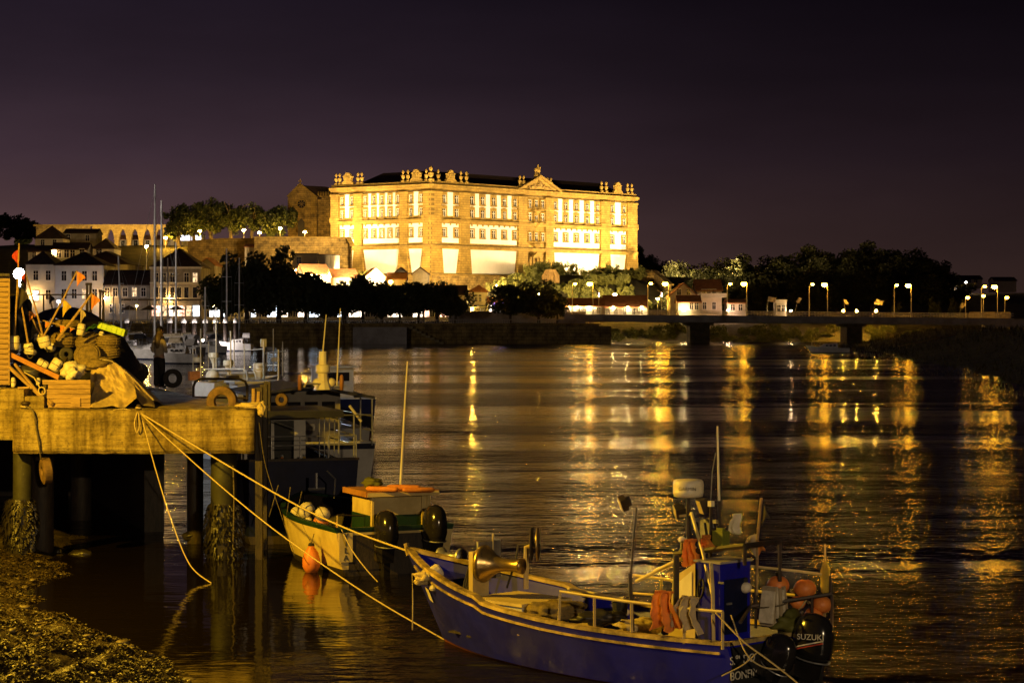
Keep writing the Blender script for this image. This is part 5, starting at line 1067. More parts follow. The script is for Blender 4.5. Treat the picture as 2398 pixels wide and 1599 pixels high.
# ------------------------------------------------------------------ muddy shore with weed
def shore_edge(y):     # river-side limit of the mud for depth y
    pts = [(28, -3.9), (30, -4.3), (32, -4.8), (33.9, -5.3), (34.7, -5.9), (36.3, -6.5), (37.3, -7.25), (39, -8.1), (40.2, -8.9), (42.4, -9.6), (44, -9.7), (46, -9.4), (47.7, -10.2), (60, -11)]
    for i in range(len(pts)-1):
        if pts[i][0] <= y <= pts[i+1][0]: f = (y-pts[i][0])/(pts[i+1][0]-pts[i][0]); return pts[i][1]*(1-f)+pts[i+1][1]*f
    return pts[0][1] if y < 30 else pts[-1][1]
def mud_z(x, y):
    d = shore_edge(y)-x+.45*mnoise.noise(Vector((x*.9, y*.9, 7)))
    z = -.05+.16*math.tanh(d*.9)*(1 if d > 0 else 1.5)+.055*max(0, d)
    return z+.17*mnoise.noise(Vector((x*1.7, y*1.7, 0)))*smooth(d, -.1, .8)+.06*mnoise.noise(Vector((x*3.6, y*3.6, 5)))*smooth(d, -.3, .5)+.05*mnoise.noise(Vector((x*6, y*6, 1)))*smooth(d, -.4, .3)
def mud(u, v): y = 29+v*25; x = -17+u*15.5; return (x, y, mud_z(x, y))
md = MB(); md.grid(mud, 230, 330); struct(md.build('mud_shore', M['mud'], sm=True))
wd = MB(); R_ = random.Random(12); cnt = 0
while cnt < 62000:
    y = 30.5+R_.random()**1.3*18; x = R_.uniform(-13 if y > 38 else -9.5, -3); d = shore_edge(y)-x+.45*mnoise.noise(Vector((x*.9, y*.9, 7)))
    if d < -.08 or mnoise.noise(Vector((x*1.1, y*1.1, 9)))+.35 < R_.random()*.9: continue
    z = mud_z(x, y); s_ = R_.uniform(.010, .032); an = R_.uniform(0, 6.28); u = Vector((math.cos(an), math.sin(an), R_.uniform(-.4, .6)))*s_*1.7; w_ = Vector((-math.sin(an), math.cos(an), R_.uniform(-.5, .5)))*s_*.7; p = Vector((x, y, z+R_.uniform(.005, .05)))
    wd.add([p-u, p-w_, p+u, p+w_+Vector((0, 0, s_*.5))], [(0, 1, 2), (0, 2, 3)]); cnt += 1
stuff(tag(wd.build('seaweed', M['weed']), 'wet brown seaweed covering the muddy shore', 'seaweed'))
pb = MB(); 
for k in range(420):
    y = 31+R_.random()*17; x = R_.uniform(-11, -3.3); d = shore_edge(y)-x
    if d < -.25: continue
    s_ = R_.uniform(.025, .09); pb.ball((x, y, mud_z(x, y)+s_*.25), s_, 7, 5, (R_.uniform(.9, 1.5), R_.uniform(.9, 1.5), .55), .12)
stuff(tag(pb.build('pebbles', M['pebble'], None, True), 'wet pebbles and shells scattered on the muddy shore', 'pebbles'))

# ------------------------------------------------------------------ two people on the pier
def skin(name, verts, edges, rad, m, parent, lv=2):
    me = bpy.data.meshes.new(name); me.from_pydata([Vector(v) for v in verts], edges, []); o = bpy.data.objects.new(name, me); COL.objects.link(o)
    md_ = o.modifiers.new('skin', 'SKIN'); md_.use_smooth_shade = True; sv = me.skin_vertices[0].data
    for i, r in enumerate(rad): sv[i].radius = (r, r) if not isinstance(r, tuple) else r; sv[i].use_root = (i == 0)
    s2 = o.modifiers.new('sub', 'SUBSURF'); s2.levels = lv; s2.render_levels = lv
    dg = bpy.context.evaluated_depsgraph_get(); n = bpy.data.meshes.new_from_object(o.evaluated_get(dg), depsgraph=dg); bpy.data.objects.remove(o); n.materials.clear(); n.materials.append(m)
    n.polygons.foreach_set('use_smooth', [True]*len(n.polygons)); n.name = name; return link(name, n, parent)
def person(label, loc, rz, H, top_m, bot_m, hair_m, long_hair, wide=1.0):
    t = thing('person', label, 'person', loc, rz); k = H/1.66
    def V(x, y, z): return (x*k*wide, y*k, z*k)
    v = [V(0, 0, .93), V(0, 0, 1.08), V(0, 0, 1.27), V(0, 0, 1.40), V(0, .01, 1.46), V(0, .03, 1.53), V(0, .03, 1.62)]; r = [.135, .115, .13, .085, .05, .085, .075]; e = [(0, 1), (1, 2), (2, 3), (3, 4), (4, 5), (5, 6)]
    for s_ in (-1, 1):
        b = len(v); v += [V(s_*.09, 0, .86), V(s_*.10, .01, .48), V(s_*.10, -.02, .10), V(s_*.115, .11, .035)]; r += [.09, .062, .042, .035]; e += [(0, b), (b, b+1), (b+1, b+2), (b+2, b+3)]
        b = len(v); v += [V(s_*.17, 0, 1.365), V(s_*.235, -.02, 1.10), V(s_*.13, .17, 1.08), V(s_*.07, .23, 1.10)]; r += [.055, .043, .032, .030]; e += [(3, b), (b, b+1), (b+1, b+2), (b+2, b+3)]
        for f in range(5):
            h = len(v); a0 = (f-2)*.012; v += [V(s_*.05-s_*.02*(f == 0), .245+a0*.3, 1.10+a0*1.6), V(s_*.02, .25, 1.085+a0*1.6)]; r += [.010, .008]; e += [(b+3, h), (h, h+1)]
    skin('body', v, e, [q*k if not isinstance(q, tuple) else q for q in r], M['skin'], t)
    # clothing
    v = [V(0, 0, .90), V(0, 0, 1.08), V(0, 0, 1.28), V(0, 0, 1.40)]; r = [.165, .14, .155, .09]; e = [(0, 1), (1, 2), (2, 3)]
    for s_ in (-1, 1):
        b = len(v); v += [V(s_*.17, 0, 1.365), V(s_*.24, -.02, 1.10), V(s_*.145, .15, 1.08)]; r += [.072, .062, .05]; e += [(3, b), (b, b+1), (b+1, b+2)]
    skin('sweater' if long_hair else 'shirt', v, e, [q*k for q in r], M[top_m], t)
    v = [V(0, 0, .97), V(0, 0, .86)]; r = [.145, .15]; e = [(0, 1)]
    for s_ in (-1, 1):
        b = len(v); v += [V(s_*.095, 0, .78), V(s_*.105, .01, .46), V(s_*.105, -.015, .07)]; r += [.105, .085, .075]; e += [(1, b), (b, b+1), (b+1, b+2)]
    skin('trousers', v, e, [q*k for q in r], M[bot_m], t)
    for s_ in (-1, 1):
        a = MB(); a.ball(V(s_*.11, .05, .035), .05*k, 10, 6, (.95, 2.3, .75)); a.build('shoe', M['shoe' if long_hair else 'dark_cloth'], t, True)
    a = MB(); a.ball(V(0, .012, 1.575), .105*k, 14, 10, (.95, 1.05, 1.12)); 
    if long_hair: a.tube([V(0, -.03, 1.60), V(0, -.075, 1.45), V(.01, -.10, 1.30), V(.02, -.095, 1.18)], [.085*k, .10*k, .095*k, .05*k], 10)
    a.build('hair', M[hair_m], t, True)
    a = MB(); a.ball(V(0, .075, 1.55), .082*k, 12, 8, (.86, .62, 1.15)); a.ball(V(0, .135, 1.55), .017*k, 6, 5, (.8, 1.2, 1.5))
    for s_ in (-1, 1): a.ball(V(s_*.03, .122, 1.575), .011*k, 6, 4); a.ball(V(s_*.093, .02, 1.555), .022*k, 6, 5, (.4, .8, 1.3))
    a.ball(V(0, .122, 1.51), .018*k, 6, 4, (1.3, .5, .4)); a.build('face', M['skin'], t, True); return t
f1 = at(373, 912, 62.0); f1.z = ZP; f2 = at(358, 905, 63.2); f2.z = ZP
person('woman with long blond hair, cream sweater, dark trousers and white shoes on the pier', f1, -.45, 1.66, 'cream_knit', 'dark_cloth', 'hair_blond', True)
person('dark-haired person in dark clothes standing close behind the blond woman', f2+Vector((.18, 0, 0)), -.9, 1.80, 'shirt', 'dark_cloth', 'hair_dark', False, 1.08)
# ================================================================== the quay lamp that lights the foreground (left, outside the picture)
ql = thing('quay_lamp', 'sodium quay lamp on the left shore lighting the pier and boats', 'street lamp', (-17, 36, .4))
MB().lathe([(.14, 0), (.13, .4), (.08, 8.6)], (0, 0, 0), 8).build('pole', M['pole'], ql); MB().tube([(0, 0, 8.5), (.6, .1, 8.9), (1.3, .2, 8.95)], .045, 6).build('arm', M['pole'], ql)
MB().box((1.5, .25, 9.02), (.7, .3, .12), .15).build('lamp_hood', M['galv'], ql)
ld = bpy.data.lights.new('quay_lamp_light', 'POINT'); ld.energy = 20500; ld.color = (1.0, .56, .028); ld.shadow_soft_size = .16
lo = bpy.data.objects.new('quay_lamp_light', ld); COL.objects.link(lo); lo.location = (-15.5, 36.25, 9.2)

ql2 = thing('quay_lamp', 'sodium quay lamp standing behind the viewer on the near quay', 'street lamp', (7, -6, 3.4))
MB().lathe([(.14, 0), (.13, .4), (.08, 6.2)], (0, 0, 0), 8).build('pole', M['pole'], ql2); MB().box((0, .4, 6.35), (.3, .8, .12)).build('lamp_hood', M['galv'], ql2)
ld = bpy.data.lights.new('near_quay_lamp_light', 'POINT'); ld.energy = 14000; ld.color = (1.0, .72, .40); ld.shadow_soft_size = .16
lo = bpy.data.objects.new('near_quay_lamp_light', ld); COL.objects.link(lo); lo.location = (7, -5.5, 9.4)
# ================================================================== boats
class Boat:
    def __init__(s, name, label, cat, loc, heading, L, Lw, hb, g, draft=.35, fl=.72, group=None):
        s.t = thing(name, label, cat, loc, math.radians(heading), group); s.th = math.radians(heading); s.loc = Vector(loc)
        s.L, s.Lw, s.hb, s.g, s.draft, s.fl = L, Lw, hb, g, draft, fl
    def px(s, px, py, lat):
        """Boat-frame point on the fore-and-aft plane at offset lat that lies on the sight line (px, py)."""
        d = Vector(((px-1199)/FPX, 1, -(py-HOR)/FPX)); ly = Vector((-math.sin(s.th), math.cos(s.th), 0)); C = Vector((0, 0, EYE))-s.loc
        k = (lat-C.dot(ly))/d.dot(ly); p = C+d*k; return Vector((p.dot(Vector((math.cos(s.th), math.sin(s.th), 0))), lat, p.z))
    def pt(s, t, w, side, off=0):
        g = s.g(t); hb = max(.01, s.hb(t)-off)
        if w >= 0: y = hb*(s.fl+(1-s.fl)*w**.8); z = g*w; x = t*(s.Lw+(s.L-s.Lw)*w)
        else: k = -w; y = hb*s.fl*(1-k)**.6; z = -s.draft*k*(1-.5*t**3); x = t*s.Lw*(1-.03*k)
        return Vector((x, side*y, z))
    def hull(s, bands, nt=30, inner=None, floor=.3):
        """bands: list of (part name, w0, w1, material); each becomes a strip of planking right round the hull."""
        for nm, w0, w1, mm in bands:
            a = MB(); n = 7
            for side in (1, -1):
                vs = [s.pt(i/nt, w0+(w1-w0)*j/n, side) for j in range(n+1) for i in range(nt+1)]
                fs = [(j*(nt+1)+i, j*(nt+1)+i+1, (j+1)*(nt+1)+i+1, (j+1)*(nt+1)+i) for j in range(n) for i in range(nt)]
                a.add(vs, fs if side < 0 else [tuple(reversed(f)) for f in fs])
            vs = []; 
            for j in range(n+1): w = w0+(w1-w0)*j/n; vs += [s.pt(0, w, 1), s.pt(0, w, -1)]
            a.add(vs, [(2*j, 2*j+1, 2*j+3, 2*j+2) for j in range(n)]); a.build(nm, mm, s.t, True)
        if inner:
            a = MB(); n = 5; wf = .06
            for side in (1, -1):
                vs = []
                for j in range(n+1):
                    for i in range(nt+1):
                        t = .006+.985*i/nt; f = max(.15, min(.8, floor/s.g(t))); w = f+(1-f)*j/n; vs.append(s.pt(t, w, side, wf))
                a.add(vs, [(j*(nt+1)+i, j*(nt+1)+i+1, (j+1)*(nt+1)+i+1, (j+1)*(nt+1)+i) for j in range(n) for i in range(nt)])
            vs = []
            for i in range(nt+1): t = .006+.985*i/nt; f = max(.15, min(.8, floor/s.g(t))); vs += [s.pt(t, f, 1, wf), s.pt(t, f, -1, wf)]
            a.add(vs, [(2*i, 2*i+1, 2*i+3, 2*i+2) for i in range(nt)])
            q, r = s.pt(.006, max(.15, floor/s.g(0)), 1, wf), s.pt(.006, 1, 1, wf); a.add([(q.x, q.y, q.z), (q.x, -q.y, q.z), (r.x, -r.y, r.z), (r.x, r.y, r.z)], [(0, 1, 2, 3)]); a.build('inner_hull', inner, s.t, True)
    def gunwale(s, m, w=.09, h=.05, t0=0, t1=1, n=40, dz=.0, stern=True):
        for side in (1, -1):
            a = MB(); prev = None; vs = []
            for i in range(n+1):
                t = t0+(t1-t0)*i/n; p = s.pt(t, 1, side); q = s.pt(t, 1, side, w); o = (p-q); o = o.normalized()*.025 if o.length > 1e-6 else Vector((0, 0, 0))
                p = p+o; z = Vector((0, 0, h)); d = Vector((0, 0, dz)); vs += [p+d, q+d, q+z+d, p+z+d]
            a.add(vs, [(4*i+k, 4*i+(k+1) % 4, 4*i+4+(k+1) % 4, 4*i+4+k) for i in range(n) for k in range(4)]+[(0, 1, 2, 3), (4*n+3, 4*n+2, 4*n+1, 4*n)]); a.build('gunwale', m, s.t)
        if stern: p = s.pt(0, 1, 1); MB().box((.03, 0, p.z+h/2), (.1, 2*p.y-.02, h*1.02)).build('transom_cap', m, s.t)
    def tube(s, name, pts, r, m, n=6): return MB().tube(pts, r, n).build(name, m, s.t)
    def box(s, name, c, d, m, **k): return MB().box(c, d, **k).build(name, m, s.t)
def outboard(b, x, lat, sc, tilt=.0, z0=.55, name='outboard_motor', label='', brand=None, m_cowl='engine'):
    """Outboard motor hung on a transom: cowl, mid section, lower unit, propeller, bracket; part of the boat."""
    a = MB(); s = sc
    prof = [(.05, -.30), (.26, -.28), (.31, -.12), (.30, .10), (.25, .26), (.16, .34), (.03, .37)]
    R = Matrix.Translation((x, lat, z0)) @ Matrix.Rotation(-tilt, 4, 'Y')
    def put(mb, nm, m, sm=True, par=b.t): return mb.build(nm, m, par, sm)
    a.M = R @ Matrix.Diagonal((1.2*s, .76*s, 1.12*s, 1)); a.lathe([(r_, z+.40) for r_, z in prof], (-.15, 0, 0), 18); cowl = put(a, name, M[m_cowl])
    a = MB(); a.M = R @ Matrix.Diagonal((s, s, s, 1)); a.box((-.14, 0, -.02), (.34, .24, .34), taper=1.15); a.box((-.16, 0, -.45), (.20, .13, .62)); a.lathe([(.02, -.3), (.08, -.2), (.09, .1), (.05, .25)], (-.2, 0, -.80), 10, axis=(1, 0, 0)); a.box((-.2, 0, -.62), (.36, .26, .03)); a.extr([(-.1, -.012, -.85), (-.25, -.012, -.85), (-.28, -.012, -1.02), (-.2, -.012, -1.05)], (0, .024, 0)); put(a, 'leg_unit', M[m_cowl], False, cowl)
    a = MB(); a.M = R @ Matrix.Diagonal((s, s, s, 1))
    for k in range(3):
        an = k*2.09; d = Vector((0, math.cos(an), math.sin(an))); e = Vector((0, -math.sin(an), math.cos(an))); c = Vector((-.46, 0, -.8)); a.add([c+d*.03, c+d*.10+e*.06+Vector((.03, 0, 0)), c+d*.17+e*.02, c+d*.12-e*.07-Vector((.03, 0, 0))], [(0, 1, 2, 3)])
    put(a, 'propeller', M['galv'], False, cowl)
    a = MB(); a.M = R @ Matrix.Diagonal((s, s, s, 1)); a.box((.08, 0, -.02), (.14, .26, .34)); put(a, 'bracket', M['steel_dark'], False, cowl)
    a = MB(); a.M = R @ Matrix.Diagonal((1.25*s, .82*s, s, 1)); a.torus((-.15, 0, .14), .262, .014, (0, 0, 1), 22, 5); put(a, 'cowl_seam', M['galv'], False, cowl)
    if brand:
        n = Vector((-.45, .9, .12)).normalized(); rgt = Vector((0, 0, 1)).cross(n).normalized(); c = R @ (Vector((-.15, 0, .52))*s+Vector((n.x*.345*s, n.y*.268*s, .02*s)))
        lettering(brand, .125*s, M['white_print'], cowl, c+n*.02, rgt, (0, 0, 1)); st = MB(); up = n.cross(rgt)
        for kk, (h_, mm) in enumerate(((-.10, 'white_print'), (-.135, 'red_cloth'))):
            q = MB(); q.extr([c+n*.012+rgt*(-.22*s)+up*(h_-.06)*s, c+n*.012+rgt*.2*s+up*(h_+.04)*s, c+n*.012+rgt*.2*s+up*(h_+.06)*s, c+n*.012+rgt*(-.2*s)+up*(h_-.035)*s], n*.004); q.build('stripe', M[mm], cowl)
    return cowl
def radome(b, c, r, h, txt=None, face=None):
    o = MB().lathe([(r*.75, -h*.5), (r*.93, -h*.46), (r, -h*.22), (r, -h*.2), (r*.985, -h*.18), (r, h*.15), (r*.97, h*.4), (r*.86, h*.5), (r*.3, h*.53)], c, 26).build('radar_dome', M['radome'], b.t, True)
    if txt:
        n = Vector(face).normalized(); rgt = Vector((0, 0, 1)).cross(n); lettering(txt, h*.27, M['rope_dark'], o, Vector(c)+n*(r+.004)+Vector((0, 0, h*.02)), rgt, (0, 0, 1))
    return o
def worklight(b, c, d, s=.11):
    d = Vector(d).normalized(); q = MB(); R = Vector((0, -1, 0)).rotation_difference(d).to_matrix().to_4x4(); R.translation = Vector(c); q.M = R; q.box((0, 0, 0), (s*1.5, s*.7, s)); q.box((0, s*.55, 0), (s*.9, s*.5, s*.6)); o = q.build('work_light', M['steel_dark'], b.t)
    q = MB(); q.M = R; q.box((0, -s*.37, 0), (s*1.35, .012, s*.86)); q.build('lens', M['gel_cream'], o)

# ------------------------------------------------------------------ blue open fishing boat
def bhb(t): return 1.10+.16*t/.35 if t < .35 else max(.02, 1.26*(1-((t-.35)/.65)**2.5))
def bg_(t): return .84-.05*math.sin(min(1, t/.5)*math.pi)+.58*max(0, (t-.45)/.55)**1.7+(.06 if t > .64 else 0)
B = Boat('fishing_boat', 'blue open fishing boat with cream rails and radar in the right foreground', 'fishing boat', (3.86, 31.0, 0), 133.5, 8.25, 7.25, bhb, bg_, .3, .80)
B.hull([('bottom', -1, 0.03, M['paint_red']), ('hull', .03, 1, M['paint_blue'])], 44, M['paint_blue'], .28)
B.gunwale(M['worn_cream'], .11, .055)
MB().tube([B.pt(1, 1, 0)+Vector((-.05, 0, -.1)), B.pt(1, 1, 0)+Vector((.02, 0, .1))], .05, 6).build('stem_head', M['worn_cream'], B.t)
a = MB()
for i in range(28): t0 = .02+i*.034; p = B.pt(t0, .86, 1); q = B.pt(t0+.034, .86, 1); a.bar(p+Vector((0, .015, 0)), q+Vector((0, .015, 0)), .03, .035)
a.build('rubbing_strake', M['worn_cream'], B.t)
pc = B.pt(.93, .60, 1); pu = (B.pt(.945, .60, 1)-B.pt(.915, .60, 1)).normalized(); pv_ = (B.pt(.93, .68, 1)-B.pt(.93, .52, 1)); pn = pv_.cross(pu).normalized(); pn = pn if pn.y > 0 else -pn; pv_ = pn.cross(pu) if pn.cross(pu).z > 0 else -pn.cross(pu); pc = pc+pn*.025
MB().extr([pc+pu*.13+pv_*.11, pc-pu*.10+pv_*.11, pc-pu*.16-pv_*.10, pc+pu*.07-pv_*.10], pn*.006).build('bow_patch', M['white_print'], B.t)
for i, t in enumerate((.30, .42, .53)):                                   # thwarts
    y = B.hb(t)*.93; MB().box((t*7.9, 0, .56), (.24, 2*y, .05)).build('thwart', M['gel_cream'], B.t)
for i in range(10): t = .12+i*.075; MB().box((t*7.9, 0, .30), (.5, 1.5*min(1, B.hb(t)), .03), rz=rnd(-.01, .01)).build('floor_board', M['wood_dark'], B.t)
hx = B.px(1175, 1395, .2); MB().box((hx.x-.22, 0, .66), (1.2, 1.06, .42)).build('fish_hold', M['gel_white'], B.t); MB().box((hx.x-.22, 0, .89), (1.28, 1.14, .05)).build('hold_lid', M['gel_cream'], B.t)
fd = MB(); n_ = 10                                                                     # small foredeck
vs = []
for i in range(n_+1): t = .86+.13*i/n_; z = B.g(t)*.86; vs += [Vector((t*8.15, B.hb(t)*.9, z)), Vector((t*8.15, -B.hb(t)*.9, z))]
fd.add(vs, [(2*i, 2*i+1, 2*i+3, 2*i+2) for i in range(n_)]); fd.build('foredeck', M['paint_blue'], B.t)
# rails along both sides, posts
NR = [B.px(x, y, 1.16) for x, y in ((1244, 1375), (1310, 1384), (1390, 1397), (1477, 1409), (1600, 1424), (1690, 1432))]
B.tube('side_rail', [Vector((NR[1].x+.02, 1.15, B.g(.5)+.02))]+[Vector((p.x, 1.14, p.z)) for p in NR[1:]], .024, M['gel_cream'])
for p in NR[2:]: B.tube('rail_post', [Vector((p.x, 1.14, B.g(.2))), Vector((p.x, 1.14, p.z))], .022, M['gel_cream'])
B.tube('side_rail', [Vector((p.x, -1.14, p.z)) for p in NR], .024, M['gel_cream'])
for p in NR[1:]: B.tube('rail_post', [Vector((p.x, -1.14, B.g(.2))), Vector((p.x, -1.14, p.z))], .022, M['gel_cream'])
B.tube('tall_post', [B.px(1482, 1476, 1.1), B.px(1478, 1400, 1.1), B.px(1475, 1342, 1.1)], .03, M['wood_dark'])
B.tube('tall_post', [B.px(1671, 1510, 1.08), B.px(1669, 1380, 1.08), B.px(1665, 1318, 1.08)], .028, M['gel_cream'])
B.tube('tall_post', [B.px(1583, 1470, .75), B.px(1584, 1300, .75)], .045, M['wood_dark'])
# net winch, hauler and bow roller
wp, wq = B.px(1136, 1319, .3), B.px(1224, 1325, .1); ax_ = (wq-wp).normalized(); Lw_ = (wq-wp).length
MB().lathe([(.30, -.06), (.31, 0), (.29, .03), (.17, .18), (.115, .3), (.10, .45), (.10, Lw_-.12), (.125, Lw_-.05), (.13, Lw_)], wp, 22, axis=ax_).build('winch_drum', M['brass'], B.t, True)
B.box('winch_frame', wp-ax_*.12+Vector((0, 0, -.25)), (.10, .36, .9), M['gel_cream']); B.box('winch_motor', wp-ax_*.1+Vector((0, -.1, -.1)), (.25, .3, .3), M['steel_dark']); B.box('winch_shield', wp-ax_*.06+Vector((0, -.15, .05)), (.04, .5, .62), M['galv'])
B.tube('control_rod', [wp-ax_*.02+Vector((0, -.2, .2)), wp-ax_*.02+Vector((0, -.2, .48))], .016, M['gel_cream'])
for k in range(3): q = wp-ax_*(.2+.04*k); B.tube('hydraulic_hose', [q, q+Vector((.08, .05, -.3)), q+Vector((.1, .12, -.6)), q+Vector((0, .1, -.75))], .02, M['rubber'])
hp_ = B.px(1252, 1274, -.15); hax = Vector((.75, .66, 0))
for k, d in enumerate((-.05, .05)): MB().lathe([(.05, -.02), (.27, -.015), (.275, .015), (.06, .03)], hp_+hax*d, 26, axis=hax).build('hauler_disc', M['steel_dark'] if k else M['brass'], B.t, True)
bs = B.px(1232, 1378, -.1); B.tube('hauler_post', [bs, bs+Vector((0, 0, .4)), Vector((bs.x, bs.y, hp_.z-.06)), hp_-hax*.05], [.045, .045, .04, .05], M['gel_cream'])
B.tube('hydraulic_hose', [hp_-hax*.1, hp_+Vector((.28, .1, -.02)), hp_+Vector((.3, .15, -.3)), bs+Vector((.3, .15, 0))], .018, M['rubber'])
rb0, rb1 = B.px(1030, 1300, -.45), B.px(1092, 1305, -.55)
MB().lathe([(.14, 0), (.15, .05), (.07, .12), (.055, .25), (.06, .38), (.15, .44), (.14, .5)], rb0, 16, axis=(rb1-rb0)).build('bow_roller', M['galv'], B.t, True); B.box('roller_bracket', (rb0+rb1)/2+Vector((0, 0, -.16)), (.5, .12, .2), M['steel_dark'], rz=-.3)
for k, (cxp, cyp) in enumerate(((1017, 1342), (1024, 1366))):
    q = B.px(cxp, cyp, .45); o = MB().lathe([(.10, -.13), (.125, -.1), (.125, .1), (.10, .13)], (0, 0, 0), 12, axis=(.8, .3, .5) if k == 0 else (.1, .2, 1)).build('float_block', M['float']); o.location = B.t.matrix_basis @ q; tag(o, ('upper' if k == 0 else 'lower')+' cream float lashed in the bow of the blue boat', 'float')
c_ = B.px(1000, 1352, .5); o = lump('rope_pile', 'knotted pale rope in the bow of the blue boat', 'rope', 0, 0, 1, (.22, .16, .1), 'rope', 31, amp=.7); o.location = B.t.matrix_basis @ c_
c_ = B.px(1052, 1380, .4); o = thing('rope_coil', 'brown rope coil aft of the bow floats', 'rope', B.t.matrix_basis @ c_)
for k in range(4): MB().torus((0, 0, k*.03), .12-.01*k, .016, (.2*k-.3, .1, 1), 18, 5).build('turn', M['rope'], o)
for p0, p1, lt_ in (((1460, 1400), (1330, 1378), -.9), ((1640, 1400), (1480, 1388), -1.0)): B.tube('inner_rail', [B.px(*p0, lt_), B.px(*p1, lt_)], .02, M['gel_cream'])
# steering console at the stern
ca, cb = B.px(1630, 1390, .45).x, B.px(1686, 1390, .45).x; cm, cl_ = (ca+cb)/2, ca-cb; zt_ = B.px(1700, 1322, .45).z
B.box('console', (cm, .11, (zt_+.35)/2), (cl_, .68, zt_-.35), M['paint_blue']); B.box('console_top', (cm, .11, zt_+.015), (cl_+.06, .73, .03), M['plaster_grey']); B.box('console_door', (cb-.012, .11, 1.25), (.02, .5, .8), M['paint_navy']); B.box('door_handle', (cb-.03, .28, 1.3), (.03, .10, .03), M['galv'])
cf = B.px(1557, 1390, .45).x
a = MB(); a.add([(ca, .47, .5), (cf, .40, .5), (cf-.12, .40, zt_-.28), (ca, .47, zt_-.02), (ca, -.23, .5), (cf, -.2, .5), (cf-.12, -.2, zt_-.28), (ca, -.23, zt_-.02)], [(0, 1, 2, 3), (7, 6, 5, 4), (1, 5, 6, 2), (3, 2, 6, 7)]); a.build('windshield', M['gel_cream'], B.t)
a = MB(); a.add([(ca+.06, .478, zt_-.62), (cf-.2, .425, zt_-.66), (cf-.22, .425, zt_-.36), (ca+.06, .478, zt_-.14)], [(0, 1, 2, 3)]); a.build('side_window', M['radome'], B.t)
sw = B.px(1641, 1378, .56); MB().torus(sw, .14, .018, (.5, .8, .15), 22, 6).build('steering_wheel', M['rubber'], B.t)
for k in range(3): an = k*2.09; u_ = Vector((.5, .8, .15)).orthogonal().normalized(); v_ = Vector((.5, .8, .15)).normalized().cross(u_); B.tube('wheel_spoke', [sw, sw+(u_*math.cos(an)+v_*math.sin(an))*.14], .012, M['rubber'])
B.box('console_latch', B.px(1689, 1364, .485), (.10, .02, .03), M['galv'])
# frame above, mast, radar, aerials, lamps
f0, f1_ = B.px(1581, 1297, .3), B.px(1744, 1277, .3)
B.tube('canopy_bar', [f0, f1_], .045, M['steel_dark']); B.tube('canopy_bar', [f0+Vector((0, -.8, 0)), f1_+Vector((0, -.8, 0))], .04, M['steel_dark'])
for p in (f0, f1_): B.tube('canopy_bar', [p, p+Vector((0, -.8, 0))], .04, M['steel_dark']); B.tube('canopy_post', [p, Vector((p.x, p.y, zt_))], .03, M['steel_dark']); B.tube('canopy_post', [p+Vector((0, -.8, 0)), Vector((p.x, p.y-.8, zt_-.3))], .03, M['steel_dark'])
B.tube('boom', [B.px(1490, 1361, .2), B.px(1580, 1315, .2), B.px(1668, 1274, .2)], .032, M['gel_cream'])
rc = B.px(1612, 1143, .0); radome(B, rc, .232, .26, 'GARMIN', (-.62, .78, 0))
B.tube('radar_mast', [rc+Vector((0, 0, -.12)), Vector((rc.x, 0, f0.z-.1))], .035, M['steel_dark']); B.tube('mast_stay', [B.px(1619, 1200, .05), B.px(1645, 1290, .35), B.px(1668, 1390, .6)], .026, M['gel_cream']); B.tube('mast_stay', [B.px(1614, 1250, 0), B.px(1590, 1292, .1)], .016, M['galv'])
an0, an1, an2 = B.px(1680, 998, -.1), B.px(1684, 1172, -.1), B.px(1687, 1282, -.1); B.tube('whip_aerial', [an0, an1], [.012, .019], M['radome']); B.tube('aerial_base', [an1, an2], .026, M['steel_dark']); B.tube('whip_aerial', [B.px(1676, 1060, -.3), B.px(1668, 1105, -.3), B.px(1660, 1250, -.3)], .006, M['galv'])
B.tube('lamp_bar', [B.px(1592, 1208, 0), B.px(1622, 1204, 0)], .022, M['gel_cream']); B.tube('lamp_post', [B.px(1665, 1182, .1), B.px(1664, 1285, .1)], .025, M['steel_dark']); B.box('lamp_cap', B.px(1665, 1179, .1), (.07, .07, .08), M['radome'])
worklight(B, B.px(1588, 1196, 0), (.6, .8, -.3), .14); worklight(B, B.px(1646, 1184, .05), (.4, .9, -.4), .15); worklight(B, B.px(1460, 1178, .9), (.6, .8, -.4), .14)
B.tube('light_pole', [B.px(1478, 1342, 1.0), B.px(1484, 1260, 1.0), B.px(1491, 1188, .95)], .016, M['wood_dark'])
MB().lathe([(.02, -.1), (.02, 0), (.055, .02), (.05, .07), (.02, .09)], B.px(1597, 1270, .2), 10).build('gps_antenna', M['radome'], B.t); B.tube('gps_stalk', [B.px(1597, 1270, .2), B.px(1597, 1296, .3)], .012, M['steel_dark'])
for k in (0, 1): B.box('instrument_frame', B.px(1646+k*18, 1235, -.1), (.10, .05, .30), M['galv'], ry=.2)
B.box('instrument_bar', B.px(1655, 1219, -.1), (.42, .05, .05), M['galv'])
